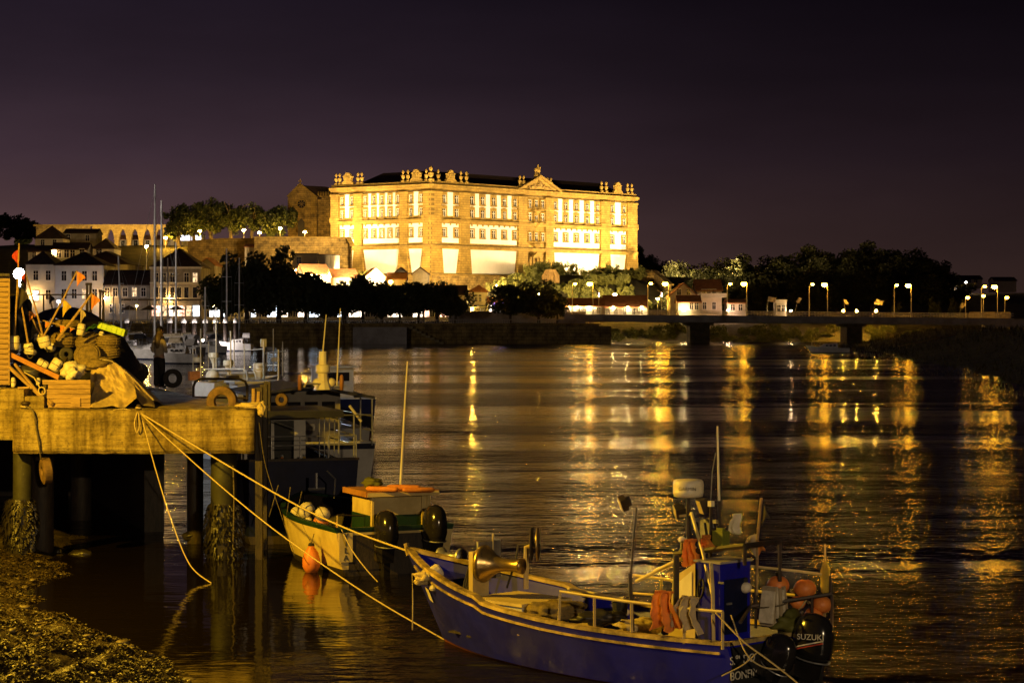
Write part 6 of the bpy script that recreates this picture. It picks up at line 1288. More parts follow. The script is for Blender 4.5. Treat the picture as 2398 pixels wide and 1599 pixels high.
# loose things aboard
def aboard(px, py, lat): return B.t.matrix_basis @ B.px(px, py, lat)
jc = thing('jerrycan', 'olive green jerrycan on the canopy of the blue boat', 'jerrycan', aboard(1688, 1275, .1), B.th); a = MB(); a.box((0, 0, .10), (.20, .16, .22)); a.box((0, 0, .225), (.12, .06, .05)); a.build('can', mat('olive_plastic', (.22, .25, .03), (.14, .16, .02), 6, .5, .1), jc); MB().lathe([(.025, 0), (.025, .04)], (.06, 0, .24), 8).build('cap', M['black'], jc)
def cloth(label, name, px, py, lat, w_, h, m, seed):
    o = thing(name, label, 'clothing', aboard(px, py, lat), B.th); R = random.Random(seed); ph = R.uniform(0, 6)
    def f(u, v):
        x = (u-.5)*w_*(.55+.55*v); y = .07*math.sin(u*13+ph+v*1.5)+.05*math.sin(u*29+ph)*v+.04*mnoise.noise(Vector((u*6, v*6, seed))); return Vector((x+.03*math.sin(v*5+ph), y+.06*math.sin(v*3.1), -v*h*(1-.15*abs(math.sin(u*6+ph)))))
    MB().grid(f, 40, 24).build('cloth', M[m], o, True); MB().tube([Vector(f(k/12, 0)) for k in range(13)], .02, 5).build('hem', M[m], o); return o
cloth('orange oilskin trousers hung over the near rail of the blue boat', 'oilskin_trousers', 1562, 1386, 1.16, .55, .58, 'orange_cloth', 1)
cloth('tan oilskin jacket hung right of the orange trousers', 'oilskin_jacket', 1612, 1398, 1.12, .55, .52, 'pale_cloth', 2)
cloth('orange oilskin hanging under the canopy of the blue boat', 'oilskin_jacket', 1622, 1265, .3, .26, .40, 'orange_cloth', 3)
cloth('small orange rag tied beside the jerrycan', 'orange_rag', 1660, 1255, .2, .14, .2, 'orange_cloth', 4)
cloth('white fender cloth bundle hanging from the aft aerial', 'cloth_bundle', 1725, 1205, -.3, .12, .30, 'radome', 5)
st_ = thing('flag_pole', 'stern flag pole of the blue boat with white and orange flags', 'flag', aboard(1772, 1345, -.2), B.th); p0 = B.px(1772, 1345, -.2)
MB().tube([Vector((0, 0, -.3)), B.px(1774, 1260, -.2)-p0, B.px(1783, 1166, -.2)-p0], .02, 6).build('pole', M['wood'], st_)
flag_mesh(B.px(1775, 1252, -.2)-p0, 1, .34, .24, 5, .3).build('flag', M['pale_cloth'], st_, True); flag_mesh(B.px(1774, 1262, -.2)-p0, -1, .26, .14, 8, .5).build('flag', M['orange_cloth'], st_, True); flag_mesh(B.px(1782, 1178, -.2)-p0, -1, .34, .16, 9, .6).build('flag', M['black_cloth'], st_, True)
# stern: rails, text, engines, deck boxes
R0, R1 = B.px(1757, 1420, -.1), B.px(1948, 1390, -1.05)
B.tube('stern_rail', [Vector((-.1, .95, R0.z-.05)), R0, R1], .03, M['steel_dark']); B.tube('stern_rail', [B.px(1758, 1325, -.25), B.px(1880, 1338, -.7), B.px(1938, 1346, -1.05)], .02, M['gel_cream'])
for px, py0, py1, lt_ in ((1948, 1392, 1470, -1.05), (1902, 1400, 1470, -.75), (1945, 1346, 1392, -1.05), (1770, 1345, 1470, -.2)): B.tube('stern_post', [B.px(px, py0, lt_), B.px(px, py1, lt_)], .022, M['steel_dark'])
lettering('S.ᵒʳ DO', .17, M['white_print'], B.t, (-.012, .80, .62), (0, -1, 0), (0, 0, 1)); lettering('BONFIM', .17, M['white_print'], B.t, (-.012, .76, .40), (0, -1, 0), (0, 0, 1))
lettering('VILA DO', .16, M['white_print'], B.t, (-.012, -.78, .62), (0, -1, 0), (0, 0, 1)); lettering('CONDE', .16, M['white_print'], B.t, (-.012, -.78, .40), (0, -1, 0), (0, 0, 1))
MB().box((-.006, 0, .42), (.008, 2.06, .78)).build('transom_panel', M['black'], B.t)
outboard(B, -.16, -.32, .92, .18, .46, brand='SUZUKI'); outboard(B, -.10, .40, .72, .45, .46)
for k, (px, py, lt_, rr, mm) in enumerate(((1822, 1370, -.6, .17, 'orange'), (1885, 1378, -.9, .17, 'orange'), (1925, 1415, -1.0, .15, 'orange'), (1850, 1445, -.7, .15, 'float'), (1905, 1440, -.9, .14, 'orange'), (1745, 1375, -.1, .10, 'float'), (1868, 1410, -.8, .12, 'orange'))):
    o = thing('net_buoy', ('large orange buoy on top of the stern pile', 'orange buoy in the hoop at the far stern corner', 'orange buoy against the far stern post', 'white buoy bag low in the stern pile', 'orange buoy low at the far stern rail', 'white lantern-like buoy beside the console', 'orange buoy in the middle of the stern pile')[k], 'buoy', aboard(px, py, lt_))
    MB().ball((0, 0, 0), rr, 16, 10, (1, 1, .85)).build('ball', M[mm], o, True); MB().lathe([(.04, 0), (.045, .05), (.02, .07)], (0, 0, rr*.82), 8).build('lug', M['black'], o)
o = thing('folded_boards', 'stack of pale folded fish boxes standing at the stern', 'fish boxes', aboard(1805, 1462, -.35), B.th); 
for k in range(6): MB().box((-.015*k+rnd(-.02, .02), -.22+k*.082, .27+rnd(-.02, .03)), (.27+rnd(-.03, .02), .05, .52+rnd(-.05, .06)), rx=.06*(k-2.5)+rnd(-.03, .03), rz=rnd(-.08, .08), taper=rnd(.8, .95)).build('box', M['float' if k % 2 else 'pale_cloth'], o)
MB().torus((0, 0, .3), .25, .012, (.1, .1, 1), 18, 5).build('lashing', M['rope_dark'], o)
o = thing('net_hoop', 'wire hoop with yellow netting at the far stern corner', 'landing net', aboard(1880, 1400, -.95), B.th); MB().torus((0, 0, 0), .24, .012, (.5, .6, .5), 22, 5).build('hoop', M['rope'], o); MB().tube([(0, 0, -.2), (.1, 0, -.5)], .012, 5).build('handle', M['rope'], o)
for k in range(4): an = k*.8; MB().tube([(math.cos(an)*.22, math.sin(an)*.15, .1), (-math.cos(an)*.22, -math.sin(an)*.15, -.1)], .006, 4).build('cord', M['rope'], o)
o = thing('yellow_pennant', 'narrow yellow-green pennant staff at the far stern corner', 'flag', aboard(1932, 1392, -1.02), B.th); MB().tube([(0, 0, -.4), (0, 0, .75)], .012, 5).build('staff', M['wood'], o); MB().lathe([(.02, -.05), (.06, .05), (.07, .35), (.02, .5)], (0, 0, 0), 8).build('cloth', M['yellow_cloth'], o)
for px, py, lt_, sc_, mm, tx in ((1300, 1428, .35, (.42, .30, .13), 'net', 'brown net heap amidships in the blue boat'), (1405, 1445, .3, (.36, .28, .11), 'tarp_dark', 'dark net heap between the thwarts of the blue boat'), (1500, 1470, .4, (.3, .24, .12), 'rope', 'pale rope heap before the steering console'), (1850, 1455, -.5, (.26, .24, .14), 'shrub', 'greenish net heap behind the stern engine')):
    o = lump('net_heap', tx, 'net heap', 0, 0, 1, sc_, mm, px, amp=.6); o.location = aboard(px, py, lt_)
bk_ = thing('bait_bucket', 'small black bucket on the after thwart of the blue boat', 'bucket', aboard(1452, 1448, -.2)); MB().lathe([(.10, 0), (.13, .26), (.12, .26), (.095, .02)], (0, 0, 0), 12).build('pail', M['black'], bk_); MB().torus((0, 0, .26), .13, .008, (0, .4, 1), 14, 4).build('handle', M['galv'], bk_)
def boat_rope(label, pts, r, m='rope'): return rope(label, pts, r, m, 14)
boat_rope('yellow stern line from the blue boat rail past the engine to the water', [(1676, 1434, 30.0), (1740, 1500, 29.6), (1800, 1545, 29.4), (1860, 1592, 29.2), (1895, 1625, 29)], .013)
boat_rope('second stern line drooping over the transom lettering', [(1712, 1440, 30.0), (1745, 1525, 29.5), (1785, 1560, 29.4), (1838, 1568, 29.3)], .012)
boat_rope('thin line tied across the near corner of the transom', [(1690, 1582, 29.6), (1740, 1556, 29.5), (1772, 1528, 29.5)], .010)
boat_rope('short bow line hanging straight down from the blue bow', [(966, 1342, 36.6), (967, 1400, 36.6), (966, 1474, 36.6)], .013)

# ------------------------------------------------------------------ small cream and green boat at the pier
def vhb(t): return 1.33+.1*math.sin(t*2) if t < .4 else max(.02, 1.40*(1-((t-.4)/.6)**2.4))
V = Boat('fishing_boat', 'small cream and green fishing boat with orange-roofed cabin moored by the pier', 'fishing boat', (-2.50, 45.7, 0), 113, 6.6, 6.0, vhb, lambda t: .98+.45*max(0, t-.3)**1.6, .3, .86)
V.hull([('bottom', -1, .15, M['wood_dark']), ('hull', .15, .94, M['gel_cream']), ('sheer_strake', .94, 1, M['paint_green'])], 30, M['wood_dark'], .4); V.gunwale(M['paint_green'], .10, .05)
MB().box((-.008, -.0, .5), (.012, 2.1, .74)).build('transom_panel', M['wood_dark'], V.t); MB().box((-.02, 1.12, .62), (.03, .30, .62)).build('name_board', M['gel_cream'], V.t)
for k, ch_ in enumerate('VILA'): lettering(ch_, .17, M['black'], V.t, (-.04, 1.12, .86-k*.155), (0, -1, 0), (0, 0, 1))
c0, c1 = .8, 2.0; yl, yr = .30, -1.08; zc0, zc1 = .45, 1.66
V.box('cabin_lower', ((c0+c1)/2, (yl+yr)/2, .82), (c1-c0, yl-yr, .74), M['paint_green']); V.box('cabin_upper', ((c0+c1)/2, (yl+yr)/2, 1.41), (c1-c0-.02, yl-yr-.02, .46), M['gel_cream'])
V.box('cabin_roof', ((c0+c1)/2-.05, (yl+yr)/2, 1.69), (c1-c0+.4, yl-yr+.26, .06), M['roof_orange']); V.box('roof_edge', (c0-.24, (yl+yr)/2, 1.66), (.04, yl-yr+.26, .09), M['gel_cream']); V.box('roof_edge', ((c0+c1)/2-.05, yl+.15, 1.67), (c1-c0+.38, .04, .12), M['roof_orange'])
for y in (yl-.05, yr+.05): V.tube('roof_post', [(c0-.02, y, .45), (c0-.05, y, 1.66)], .045, M['gel_cream'])
V.box('corner_board', (c0-.03, yr+.09, 1.05), (.05, .2, 1.2), M['gel_cream'])
V.tube('aft_rail', [V.px(790, 1206, 1.0), V.px(845, 1207, .4), V.px(1018, 1216, -1.3)], .018, M['steel_dark']); V.tube('rail_post', [V.px(1018, 1216, -1.3), V.px(1012, 1300, -1.35)], .016, M['steel_dark']); V.tube('rail_post', [V.px(1018, 1216, -1.3), V.px(1036, 1280, -1.4)], .014, M['steel_dark']); V.tube('rail_post', [V.px(790, 1206, 1.0), V.px(790, 1245, 1.0)], .016, M['gel_cream'])
outboard(V, -.2, .35, 1.05, .05, .52); outboard(V, -.2, -.75, 1.05, .05, .60)
V.tube('whip_aerial', [V.px(938, 1135, -.4), V.px(946, 980, -.4), V.px(954, 846, -.4)], [.026, .020, .013], M['radome'])
for k, (px, py, lt_) in enumerate(((895, 1148, .1), (945, 1144, -.4), (980, 1150, -.7))):
    p = V.t.matrix_basis @ V.px(px, py, lt_); o = MB().lathe([(.03, -.36), (.055, -.3), (.06, 0), (.055, .3), (.03, .36)], (0, 0, 0), 10, axis=(1, -.25+.3*k, -.02)).build('fender', M['orange_cloth'], None, True); o.location = p+Vector((0, 0, .03)); tag(o, ('left', 'middle', 'right')[k]+' orange fender lying on the cabin roof of the cream boat', 'fender')
o = lump('green_net_bundle', 'greenish net bundle on the cabin roof of the cream boat', 'net bundle', 0, 0, 1, (.2, .16, .1), 'shrub', 41, amp=.6); o.location = V.t.matrix_basis @ V.px(872, 1130, -.1)
for k, (px, py, rr, mm, tx) in enumerate(((718, 1195, .15, 'float', 'largest white ball float in the cream boat'), (755, 1204, .13, 'float', 'white ball float at the right of the float pile'), (697, 1202, .13, 'float', 'leftmost white ball float in the cream boat'), (735, 1238, .10, 'float', 'low white float near the gunwale of the cream boat'), (722, 1222, .09, 'float', 'small float in the middle of the cream boat pile'), (752, 1222, .13, 'orange', 'orange ball float among the white ones'), (690, 1225, .09, 'float', 'small white float near the bow of the cream boat'))):
    o = thing('ball_float', tx, 'float', V.t.matrix_basis @ V.px(px, py, .95), 0, 'ball floats in the cream boat'); rr *= 1.35; MB().ball((0, 0, 0), rr, 14, 9, (1, 1, .95), .02).build('ball', M[mm], o, True); MB().torus((0, 0, 0), rr*1.01, .007, (rnd(-1, 1), rnd(-1, 1), .5), 16, 4).build('lashing', M['rope_dark'], o)
o = thing('hanging_buoy', 'big orange buoy hanging on the side of the cream boat', 'buoy', V.t.matrix_basis @ V.px(729, 1310, 1.55)); MB().lathe([(.02, -.30), (.13, -.27), (.19, -.14), (.195, 0), (.15, .16), (.07, .27), (.06, .33)], (0, 0, 0), 18).build('body', M['orange'], o, True); MB().lathe([(.065, .27), (.07, .33), (.05, .36)], (0, 0, 0), 10).build('neck', M['black'], o); MB().tube([(0, 0, .34), (.05, .1, .55)], .012, 5).build('lanyard', M['rope_dark'], o)
for k, (px, py, tx) in enumerate(((753, 1215, 'left'), (788, 1225, 'middle'), (800, 1240, 'right'))):
    o = thing('rag', f'{tx} of three orange rags on the stern of the cream boat', 'rag', V.t.matrix_basis @ V.px(px, py, .9), V.th); flag_mesh((0, 0, 0), (1, -1, -1)[k], .42, .16, k+3, .7).build('cloth', M['orange_cloth'], o, True); MB().tube([(0, 0, -.1), (0, 0, .03)], .014, 5).build('knot', M['orange_cloth'], o)
for k, (p0, p1, tx) in enumerate((((630, 1210), (652, 1135), 'left'), ((672, 1205), (680, 1140), 'middle'), ((695, 1205), (707, 1150), 'right'))):
    o = rope(f'{tx} thin pole standing in the bow of the cream boat', [(*p0, 48.0), (*p1, 48.0)], .012, 'rope_dark', 4, 'thin_pole'); o['category'] = 'pole'
rope('yellow stern line of the cream boat running down to the water', [(800, 1240, 45.0), (826, 1290, 44.6), (860, 1335, 44.2), (885, 1362, 44.0)], .014)

# ------------------------------------------------------------------ navy boat and white trawler moored behind
N_ = Boat('moored_boat', 'dark navy boat with white cabin and steel rails behind the cream boat', 'boat', (-5.15, 51.9, 0), 107, 7.0, 6.4, lambda t: 1.45 if t < .4 else max(.02, 1.45*(1-((t-.4)/.6)**2.3)), lambda t: 2.0-.25*math.sin(t*3.1)+.5*t*t, .4, .86)
N_.hull([('bottom', -1, .1, M['wood_dark']), ('hull', .1, 1, M['paint_navy'])], 24, M['steel_dark'], 1.2); N_.gunwale(M['steel_dark'], .12, .06)
N_.box('cabin', (2.9, .35, 2.35), (2.2, 1.7, 1.5), M['gel_white']); N_.box('cabin_window', (1.79, .75, 2.6), (.02, .5, .42), M['glass']); N_.box('cabin_door', (1.79, .05, 2.3), (.02, .5, 1.2), M['black'])
N_.box('cabin_roof', (2.6, -.05, 3.14), (3.2, 2.5, .07), M['tarp_dark']); N_.box('roof_fascia', (1.0, -.05, 3.08), (.04, 2.5, .16), M['black'])
for z in (2.38, 2.6): N_.tube('deck_rail', [(3, -1.4, z), (.02, -1.4, z), (.02, 1.4, z), (3, 1.4, z)], .02, M['galv'])
for y in (-1.4, -.7, 0, .7, 1.4): N_.tube('rail_post', [(.02, y, 1.95), (.02, y, 2.6)], .018, M['galv'])
for x, y in ((.05, -1.35), (1.1, -1.2), (1.1, 1.2)): N_.tube('roof_post', [(x, y, 1.95), (x, y, 3.12)], .022, M['galv'])
for k in range(5): N_.tube('ladder_rail', [(1.3+.02*k, -.75-k*.13, 2.0), (1.3, -.75-k*.13, 3.05-.04*k)], .014, M['galv'])
N_.tube('ladder_rail', [(1.3, -.7, 3.08), (1.3, -1.4, 2.9)], .018, M['galv']); N_.tube('hand_rail', [(1.3, .5, 2.95), (1.3, -.1, 2.72)], .018, M['galv'])
outboard(N_, -.05, -.9, .01, 0, 1.2) if False else None
for k, (y, z) in enumerate(((.9, 2.05), (.35, 2.05), (-.2, 2.05))):
    o = thing('gas_bottle', ('left', 'middle', 'right')[k]+' small yellow canister on the after deck of the navy boat', 'canister', N_.t.matrix_basis @ Vector((.5, y, 1.2+.55))); MB().lathe([(.10, -.5), (.11, -.1), (.11, .15), (.05, .25), (.03, .33)], (0, 0, 0), 10).build('body', M['yellow_cloth' if k != 1 else 'orange_cloth'], o, True); MB().lathe([(.04, .33), (.04, .38)], (0, 0, 0), 8).build('valve', M['galv'], o)
p = N_.px(808, 1150, -1.5); MB().lathe([(.06, -.06), (.22, -.05), (.25, 0), (.22, .05), (.06, .06)], p, 18, axis=(-1, -.4, 0)).build('net_hauler', M['brass'], N_.t, True); N_.tube('hauler_post', [p, p+Vector((.05, 0, -.3)), p+Vector((-.02, .05, -.75))], .03, M['galv'])
p = N_.px(735, 1130, 0); 
for k, (d0, d1) in enumerate((((0, 0, .25), (0, 0, -.12)), ((0, .2, -.12), (0, -.2, -.12)))): N_.tube('exhaust_pipe', [p+Vector(d0)+Vector((-.3, 0, 0)), p+Vector(d1)+Vector((-.3, 0, 0))], .035, M['galv'])
N_.tube('stern_frame', [p+Vector((-.3, -.25, .3)), p+Vector((-.3, -.45, .1)), p+Vector((-.3, -.42, -.35))], .02, M['galv'])
T_ = Boat('trawler', 'white trawler with pitched dark roof and tall aerials beyond the navy boat', 'trawler', (-5.45, 59.6, 0), 107, 9.5, 8.7, lambda t: 1.68 if t < .4 else max(.02, 1.68*(1-((t-.4)/.6)**2.3)), lambda t: 1.95-.2*math.sin(t*3.1)+.9*t*t, .4, .80)
T_.hull([('bottom', -1, .12, M['paint_red']), ('hull', .12, .92, M['gel_white']), ('sheer_strake', .92, 1, M['paint_navy'])], 24, M['gel_white'], 1.2); T_.gunwale(M['gel_white'], .12, .06)
T_.box('wheelhouse', (2.8, .1, 2.5), (2.6, 2.2, 1.75), M['plaster_grey'])
for k in range(4): T_.box('wheelhouse_window', (1.49, .85-k*.5, 2.85), (.02, .38, .45), M['glass'])
a = MB(); a.extr([(-.2, -1.62, 3.28), (-.2, 0.2, 3.62), (-.2, 1.85, 3.36), (-.2, 1.85, 3.30), (-.2, .2, 3.55), (-.2, -1.62, 3.20)], (4.6, 0, 0)); a.build('wheelhouse_roof', M['tarp_dark'], T_.t)
for x, y in ((-.15, -1.55), (-.15, 1.7), (1.3, -1.55)): T_.tube('roof_post', [(x, y, 1.9), (x, y, 3.3)], .024, M['galv'])
for z in (2.3, 2.7): T_.tube('deck_rail', [(4, -1.62, z), (-.1, -1.62, z)], .018, M['galv'])
T_.tube('stern_rail', [(0, -1.6, 2.75), (0, 1.6, 2.75)], .02, M['galv']); T_.box('notice_plate', (1.48, -.1, 2.35), (.02, .3, .18), M['radome'])
T_.tube('rail_tube', [(.3, -1.0, 3.0), (.35, -1.35, 2.55)], .04, M['radome'])
c = T_.px(756, 864, 0); MB().lathe([(.26, 0), (.16, .25), (.12, .6), (.11, 1.05)], (c.x, 0, 3.5), 10).build('mast', M['radome'], T_.t); T_.tube('mast', [(c.x, 0, 4.5), Vector((c.x, 0, c.z-.15))], .05, M['radome']); radome(T_, c, .20, .24); 
for s_ in (-.24, .14): MB().ball(c+Vector((.05, s_, -.38)), .14, 12, 8, (1, 1, .95)).build('satellite_dome', M['radome'], T_.t, True)
q0 = T_.px(754, 850, 0); q1 = T_.px(764, 737, 0); T_.tube('whip_aerial', [q0, q1], [.024, .014], M['radome']); q0 = T_.px(789, 902, -.4); q1 = T_.px(797, 722, -.4); T_.tube('whip_aerial', [q0, q1], [.022, .012], M['radome'])
T_.tube('bridge_rail', [T_.px(713, 905, .6), T_.px(716, 898, .6), T_.px(790, 900, -.5)], .03, M['radome']); 
for px in (702, 800): p = T_.px(px, 905, .6 if px < 750 else -.5); MB().lathe([(.05, -.1), (.06, .15), (.05, .28), (.02, .33)], p, 10).build('navigation_lamp', M['roof_orange'], T_.t, True)
T_.tube('horn', [T_.px(745, 835, .1), T_.px(742, 852, .1)], [.03, .015], M['galv'])
# two work boats farther along the pier: their radar posts rise above the deck edge
def workboat(label, loc, posts, rails, m_hull, roofpx):
    b = Boat('work_boat', label, 'boat', loc, 107, 7.5, 6.9, lambda t: 1.3 if t < .4 else max(.02, 1.3*(1-((t-.4)/.6)**2.3)), lambda t: 1.8+.5*t*t, .4, .85)
    b.hull([('bottom', -1, .12, M['paint_red']), ('hull', .12, 1, m_hull)], 20, M['gel_white'], 1.0); b.gunwale(M['gel_white'], .1, .06)
    b.box('wheelhouse', (3.2, 0, 2.4), (1.8, 1.6, 1.5), M['gel_white']); b.box('wheelhouse_window', (2.29, 0, 2.75), (.02, 1.2, .4), M['glass']); b.box('wheelhouse_roof', (3.1, 0, 3.2), (2.3, 1.9, .08), M['gel_white'])
    for px, py0, py1, r in posts: b.tube('post', [b.px(px, py0, 0), b.px(px, py1, 0)], r, M['radome'])
    return b
W1 = workboat('white work boat with lettered radar post beside the pier', (-5.9, 69.5, 0), [(618, 795, 905, .045), (652, 818, 930, .03), (572, 806, 915, .02)], 0, M['gel_white'], 0)
c = W1.px(609, 858, 0); radome(W1, c, .27, .26, 'GARMIN', (-1, .05, 0)); MB().lathe([(.16, -1.1), (.15, -.6), (.22, -.25), (.30, -.13)], c, 10).build('radar_post', M['radome'], W1.t, True); W1.tube('yard', [W1.px(575, 820, 0), W1.px(618, 817, 0)], .02, M['radome']); W1.tube('yard', [W1.px(622, 855, 0), W1.px(650, 855, 0)], .02, M['radome']); W1.box('masthead_box', W1.px(617, 803, 0), (.2, .2, .3), M['radome'])
W2 = workboat('pale green work boat with two radar domes nearer the marina', (-8.2, 73, 0), [(506, 720, 880, .025), (540, 775, 890, .03), (548, 795, 860, .02)], 0, M['gel_white'], 0)
for px, py in ((500, 832), (535, 850)): c = W2.px(px, py, 0); radome(W2, c, .20, .22); MB().lathe([(.05, -.6), (.05, -.35), (.14, -.12)], c, 8).build('radar_post', M['radome'], W2.t)
W2.tube('yard', [W2.px(475, 864, .2), W2.px(570, 864, .2), W2.px(578, 870, .2), W2.px(580, 890, .2)], .03, M['radome']); MB().ball(W2.px(498, 880, .2), .28, 12, 8, (1.1, 1, .9)).build('satellite_dome', M['radome'], W2.t, True); W2.box('dash_panel', W2.px(480, 905, .3), (.9, .05, .22), M['net_lime']); W2.box('winch_housing', W2.px(545, 890, .1), (.5, .4, .35), M['steel_dark'])
W3 = workboat('dim work boat with a thin forked mast beyond the pale green one', (-10.6, 86, 0), [(470, 770, 905, .03), (488, 800, 900, .02), (452, 815, 900, .02)], 0, M['gel_white'], 0)
c = W3.px(462, 842, 0); radome(W3, c, .22, .24); W3.tube('yard', [W3.px(450, 812, 0), W3.px(490, 808, 0)], .025, M['radome']); W3.box('fish_bin', W3.px(455, 880, .2), (.6, .5, .4), M['orange_cloth'])
W4 = workboat('dark work boat with crossed aerials farthest along the pier', (-7.4, 96, 0), [(640, 770, 880, .03), (662, 800, 880, .02), (625, 822, 880, .025)], 0, M['paint_navy'], 0)
c = W4.px(645, 842, 0); radome(W4, c, .24, .24); W4.tube('yard', [W4.px(620, 828, 0), W4.px(668, 822, 0)], .03, M['radome']); W4.box('net_drum', W4.px(640, 880, .2), (.7, .6, .5), M['net'])
gr = thing('steel_arch', 'black steel guard arch standing at the pier edge before the work boats', 'guard rail', at(517, 925, 56)); P_ = [at(x, y, 56)-gr.location for x, y in ((453, 935), (453, 905), (458, 893), (470, 887), (560, 887), (574, 893), (579, 905), (579, 935))]; MB().tube(P_, .035, 8).build('arch', M['steel_dark'], gr); MB().tube([at(456, 930, 56)-gr.location, at(578, 932, 56)-gr.location], .03, 6).build('sill_bar', M['steel_dark'], gr)
D_ = Boat('dinghy', 'small pale dinghy tied beyond the two people', 'dinghy', (-12.0, 83, 0), 40, 3.6, 3.2, lambda t: .8 if t < .4 else max(.02, .8*(1-((t-.4)/.6)**2.3)), lambda t: 2.9+.25*t*t, .3, .75); D_.hull([('hull', -.2, 1, M['gel_white'])], 16, M['gel_cream'], 2.6); D_.gunwale(M['gel_white'], .08, .05)

# ================================================================== marina
def yacht(label, px_stern, wl_py, heading, L, mast=None, name='sailing_yacht', text=None, canvas=None, cat='sailing boat', g0=1.15, lean=0):
    Y = EYE*FPX/(wl_py-HOR); loc = (axs(px_stern, Y), Y, 0)
    b = Boat(name, label, cat, loc, heading, L, L*.88, lambda t: L*.145 if t < .4 else max(.02, L*.15*(1-((t-.4)/.6)**2.2)), lambda t: g0+.45*t*t, .5, .8)
    b.hull([('boot_stripe', -1, .12, M['paint_navy']), ('hull', .12, 1, M['gel_white'])], 18, M['gel_white'], g0*.75)
    a = MB(); nn = 16; vs = []
    for i in range(nn+1): t = .02+.96*i/nn; vs += [Vector((t*L*.985, b.hb(t)*.92, b.g(t)*.98)), Vector((t*L*.985, -b.hb(t)*.92, b.g(t)*.98))]
    a.add(vs, [(2*i, 2*i+1, 2*i+3, 2*i+2) for i in range(nn)]); a.build('deck', M['gel_white'], b.t)
    a = MB(); a.M = Matrix.Translation((L*.46, 0, g0+.05)); w_ = L*.10; a.add([(-L*.2, w_, 0), (L*.26, w_*.7, 0), (L*.26, -w_*.7, 0), (-L*.2, -w_, 0), (-L*.18, w_*.85, .75), (L*.12, w_*.6, .6), (L*.12, -w_*.6, .6), (-L*.18, -w_*.85, .75)], [(0, 1, 5, 4), (1, 2, 6, 5), (2, 3, 7, 6), (3, 0, 4, 7), (4, 5, 6, 7)]); cb_ = a.build('coachroof', M['gel_white'], b.t)
    for s_ in (1, -1):
        for k in range(3): MB().box((L*(.34+k*.09), s_*(L*.10-.05-.008*k), g0+.42), (L*.055, .05, .24)).build('cabin_window', M['glass'], b.t)
    if canvas:
        a = MB(); a.torus((0, 0, 0), 1, .03, (1, 0, 0), 16, 6)
        for x in (.10, .24): MB().tube([(L*x, L*.13*math.cos(an*.314), g0+.2+1.5*math.sin(an*.314)) for an in range(11)], .035, 5).build('hoop', M['galv'], b.t)
        MB().grid(lambda u, v: (L*(.09+.17*u), L*.132*math.cos(.5+v*2.14), g0+.25+1.55*math.sin(.5+v*2.14)), 6, 10).build('sprayhood', M[canvas], b.t, True)
    if mast:
        mpx, top_py, mx = mast; X = L*mx; root = b.t.matrix_basis @ Vector((X, 0, g0+.5)); top = (HOR-top_py)*root.y/FPX+EYE; h = top-root.z
        MB().tube([(X, 0, g0+.4), (X+lean, 0, g0+.5+h)], [.17, .11], 8).build('mast', M['alu'], b.t)
        MB().tube([(X-.1, 0, g0+1.7), (X-L*.36, 0, g0+1.85)], .11, 8).build('boom', M['alu'], b.t); MB().tube([(X-.2, 0, g0+1.87), (X-L*.34, 0, g0+2.02)], .16, 7).build('furled_sail', M['pale_cloth'], b.t)
        for zf in (.45, .72): MB().tube([(X, -L*.09, g0+h*zf), (X, L*.09, g0+h*zf)], .03, 5).build('spreader', M['alu'], b.t)
        for y in (-1, 1): MB().tube([(X, y*L*.135, g0), (X, y*L*.09, g0+h*.45), (X, y*L*.09, g0+h*.72), (X+lean, 0, g0+h)], .016, 4).build('shroud', M['galv'], b.t)
        MB().tube([(L*.97, 0, b.g(1)), (X+lean, 0, g0+h)], .022, 4).build('forestay', M['galv'], b.t); MB().tube([(0, 0, g0), (X+lean, 0, g0+h)], .016, 4).build('backstay', M['galv'], b.t)
    for s_ in (1, -1):
        for k in range(5): t = .1+k*.19; p = b.pt(t, 1, s_); MB().tube([p, p+Vector((0, 0, .6))], .018, 4).build('stanchion', M['galv'], b.t)
        MB().tube([b.pt(.04+.93*k/10, 1, s_)+Vector((0, 0, .6)) for k in range(11)], .014, 4).build('guard_rail', M['galv'], b.t)
    if text: p = b.pt(.72, .72, 1); q = b.pt(.78, .72, 1); n_ = (b.pt(.75, .8, 1)-b.pt(.75, .72, 1)); lettering(text, .62, M['black'], b.t, p+Vector((-.02, .09, 0)), -(q-p), (0, 0, 1))
    return b
yacht('white sailing yacht with the tallest mast, lettered on the bow', 452, 836, 176, 10.2, (367, 432, .52), text='FATIMA', canvas='gel_white')
yacht('white motor-sailer with rounded canvas hood behind the tallest mast', 470, 832, 150, 8.2, (425, 568, .55), canvas='plaster_white')
yacht('sailing yacht at the left with a slanting slim mast', 352, 826, 172, 9, (338, 600, .5), canvas='tarp_dark', lean=.6)
yacht('sailing yacht stern-on with a mast beside the amber-lit tree', 528, 818, 95, 9, (523, 582, .5), canvas='black_cloth')
yacht('sailing yacht stern-on under the second mast of the marina pair', 560, 816, 97, 9, (545, 603, .5), canvas='black_cloth')
yacht('small sailing boat near the quay steps with a short mast', 600, 803, 85, 6, (597, 690, .5), g0=.9)
yacht('low white motorboat among the marina piles', 505, 821, 178, 6, None, 'motorboat', cat='motorboat', canvas='tarp_dark')
yacht('distant yacht with a slim mast left of the white-capped piles', 320, 812, 170, 9, (322, 690, .5))
yacht('distant yacht mast right of the tallest mast', 445, 808, 172, 9, (398, 604, .5))
yacht('grey-hooded motorboat close behind the two people', 470, 852, 165, 6.5, None, 'motorboat', cat='motorboat', canvas='plaster_grey')
yacht('small white motorboat beside the rightmost marina pile', 590, 822, 170, 5.5, None, 'motorboat', cat='motorboat', canvas='gel_white')
yacht('yacht with a thin mast just right of the tallest mast', 438, 842, 172, 8.5, (374, 470, .4), canvas='pale_cloth')
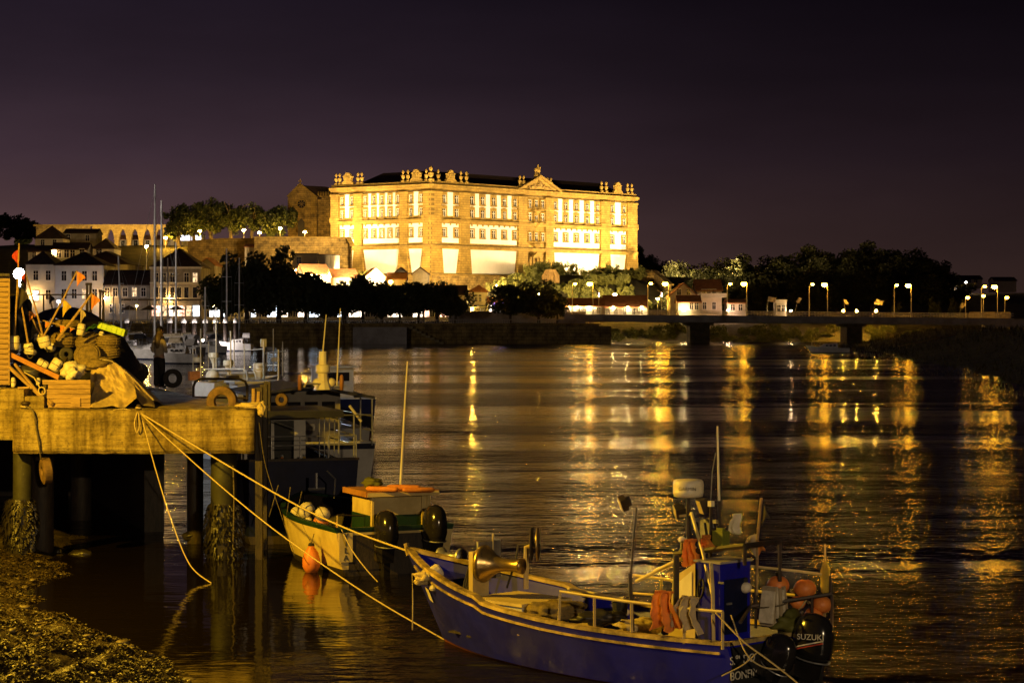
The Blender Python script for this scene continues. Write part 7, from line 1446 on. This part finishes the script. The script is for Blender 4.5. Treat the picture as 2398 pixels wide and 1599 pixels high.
yacht('yacht with a short mast in front of the amber-lit tree', 520, 828, 140, 7.5, (506, 672, .5), canvas='tarp_dark')
yacht('open white speedboat anchored off the right bank', 1988, 826, 178, 6.6, None, 'speedboat', cat='speedboat', g0=.7)
for i, (px, tx) in enumerate(((297, 'leftmost'), (398, 'second'), (430, 'third'), (455, 'fourth'), (481, 'fifth'), (505, 'sixth'), (528, 'seventh'), (552, 'rightmost'))):
    Y = 345; o = thing('mooring_pile', f'{tx} of the white-capped marina piles', 'mooring pile', (axs(px, Y), Y, 0), 0, 'marina piles'); zt2 = zs(756, Y)
    MB().lathe([(.36, -1), (.36, zt2)], (0, 0, 0), 10).build('shaft', M['steel_dark'], o, True); MB().lathe([(.42, zt2), (.42, zt2+.35), (.30, zt2+.6), (.05, zt2+.95)], (0, 0, 0), 10).build('cap', M['gel_white'], o, True)
pn = thing('pontoon', 'long low floating pontoon between the marina boats', 'pontoon', (axs(440, 350), 350, 0)); MB().box((0, 0, .3), (28, 2.2, .5)).build('float', M['concrete_pale'], pn); MB().box((0, 0, .58), (28, 2.4, .06)).build('deck', M['wood_dark'], pn)
for i, (px, py) in enumerate(((437, 796), (469, 795), (475, 798), (502, 792), (310, 806))):
    o = thing('pontoon_light', ('first', 'second', 'third', 'fourth', 'leftmost')[i]+' tiny bright light on the marina pontoon', 'light', at(px, py, 342)); MB().tube([(0, 0, -.6), (0, 0, 0)], .04, 5).build('post', M['galv'], o); MB().ball((0, 0, .08), .13, 8, 5).build('lamp_globe', emit('pontoon_lamp', (1, .85, .8), 1500), o)
# wooden gangway on the right bank
gw = thing('gangway', 'long wooden gangway sloping down the dark right bank', 'gangway', at(2105, 823, 330)); q0, q1 = Vector((0, 0, 0)), at(2235, 795, 345)-gw.location
MB().bar(q0, q1, 1.4, .12).build('walkway', M['wood'], gw)
for dy in (-.6, .6): MB().tube([q0+Vector((0, dy, .8)), q1+Vector((0, dy, .8))], .05, 5).build('hand_rail', M['wood'], gw)
for k in range(9): MB().tube([q0+(q1-q0)*k/8+Vector((0, -.6, 0)), q0+(q1-q0)*k/8+Vector((0, -.6, .8))], .045, 5).build('post', M['wood'], gw)
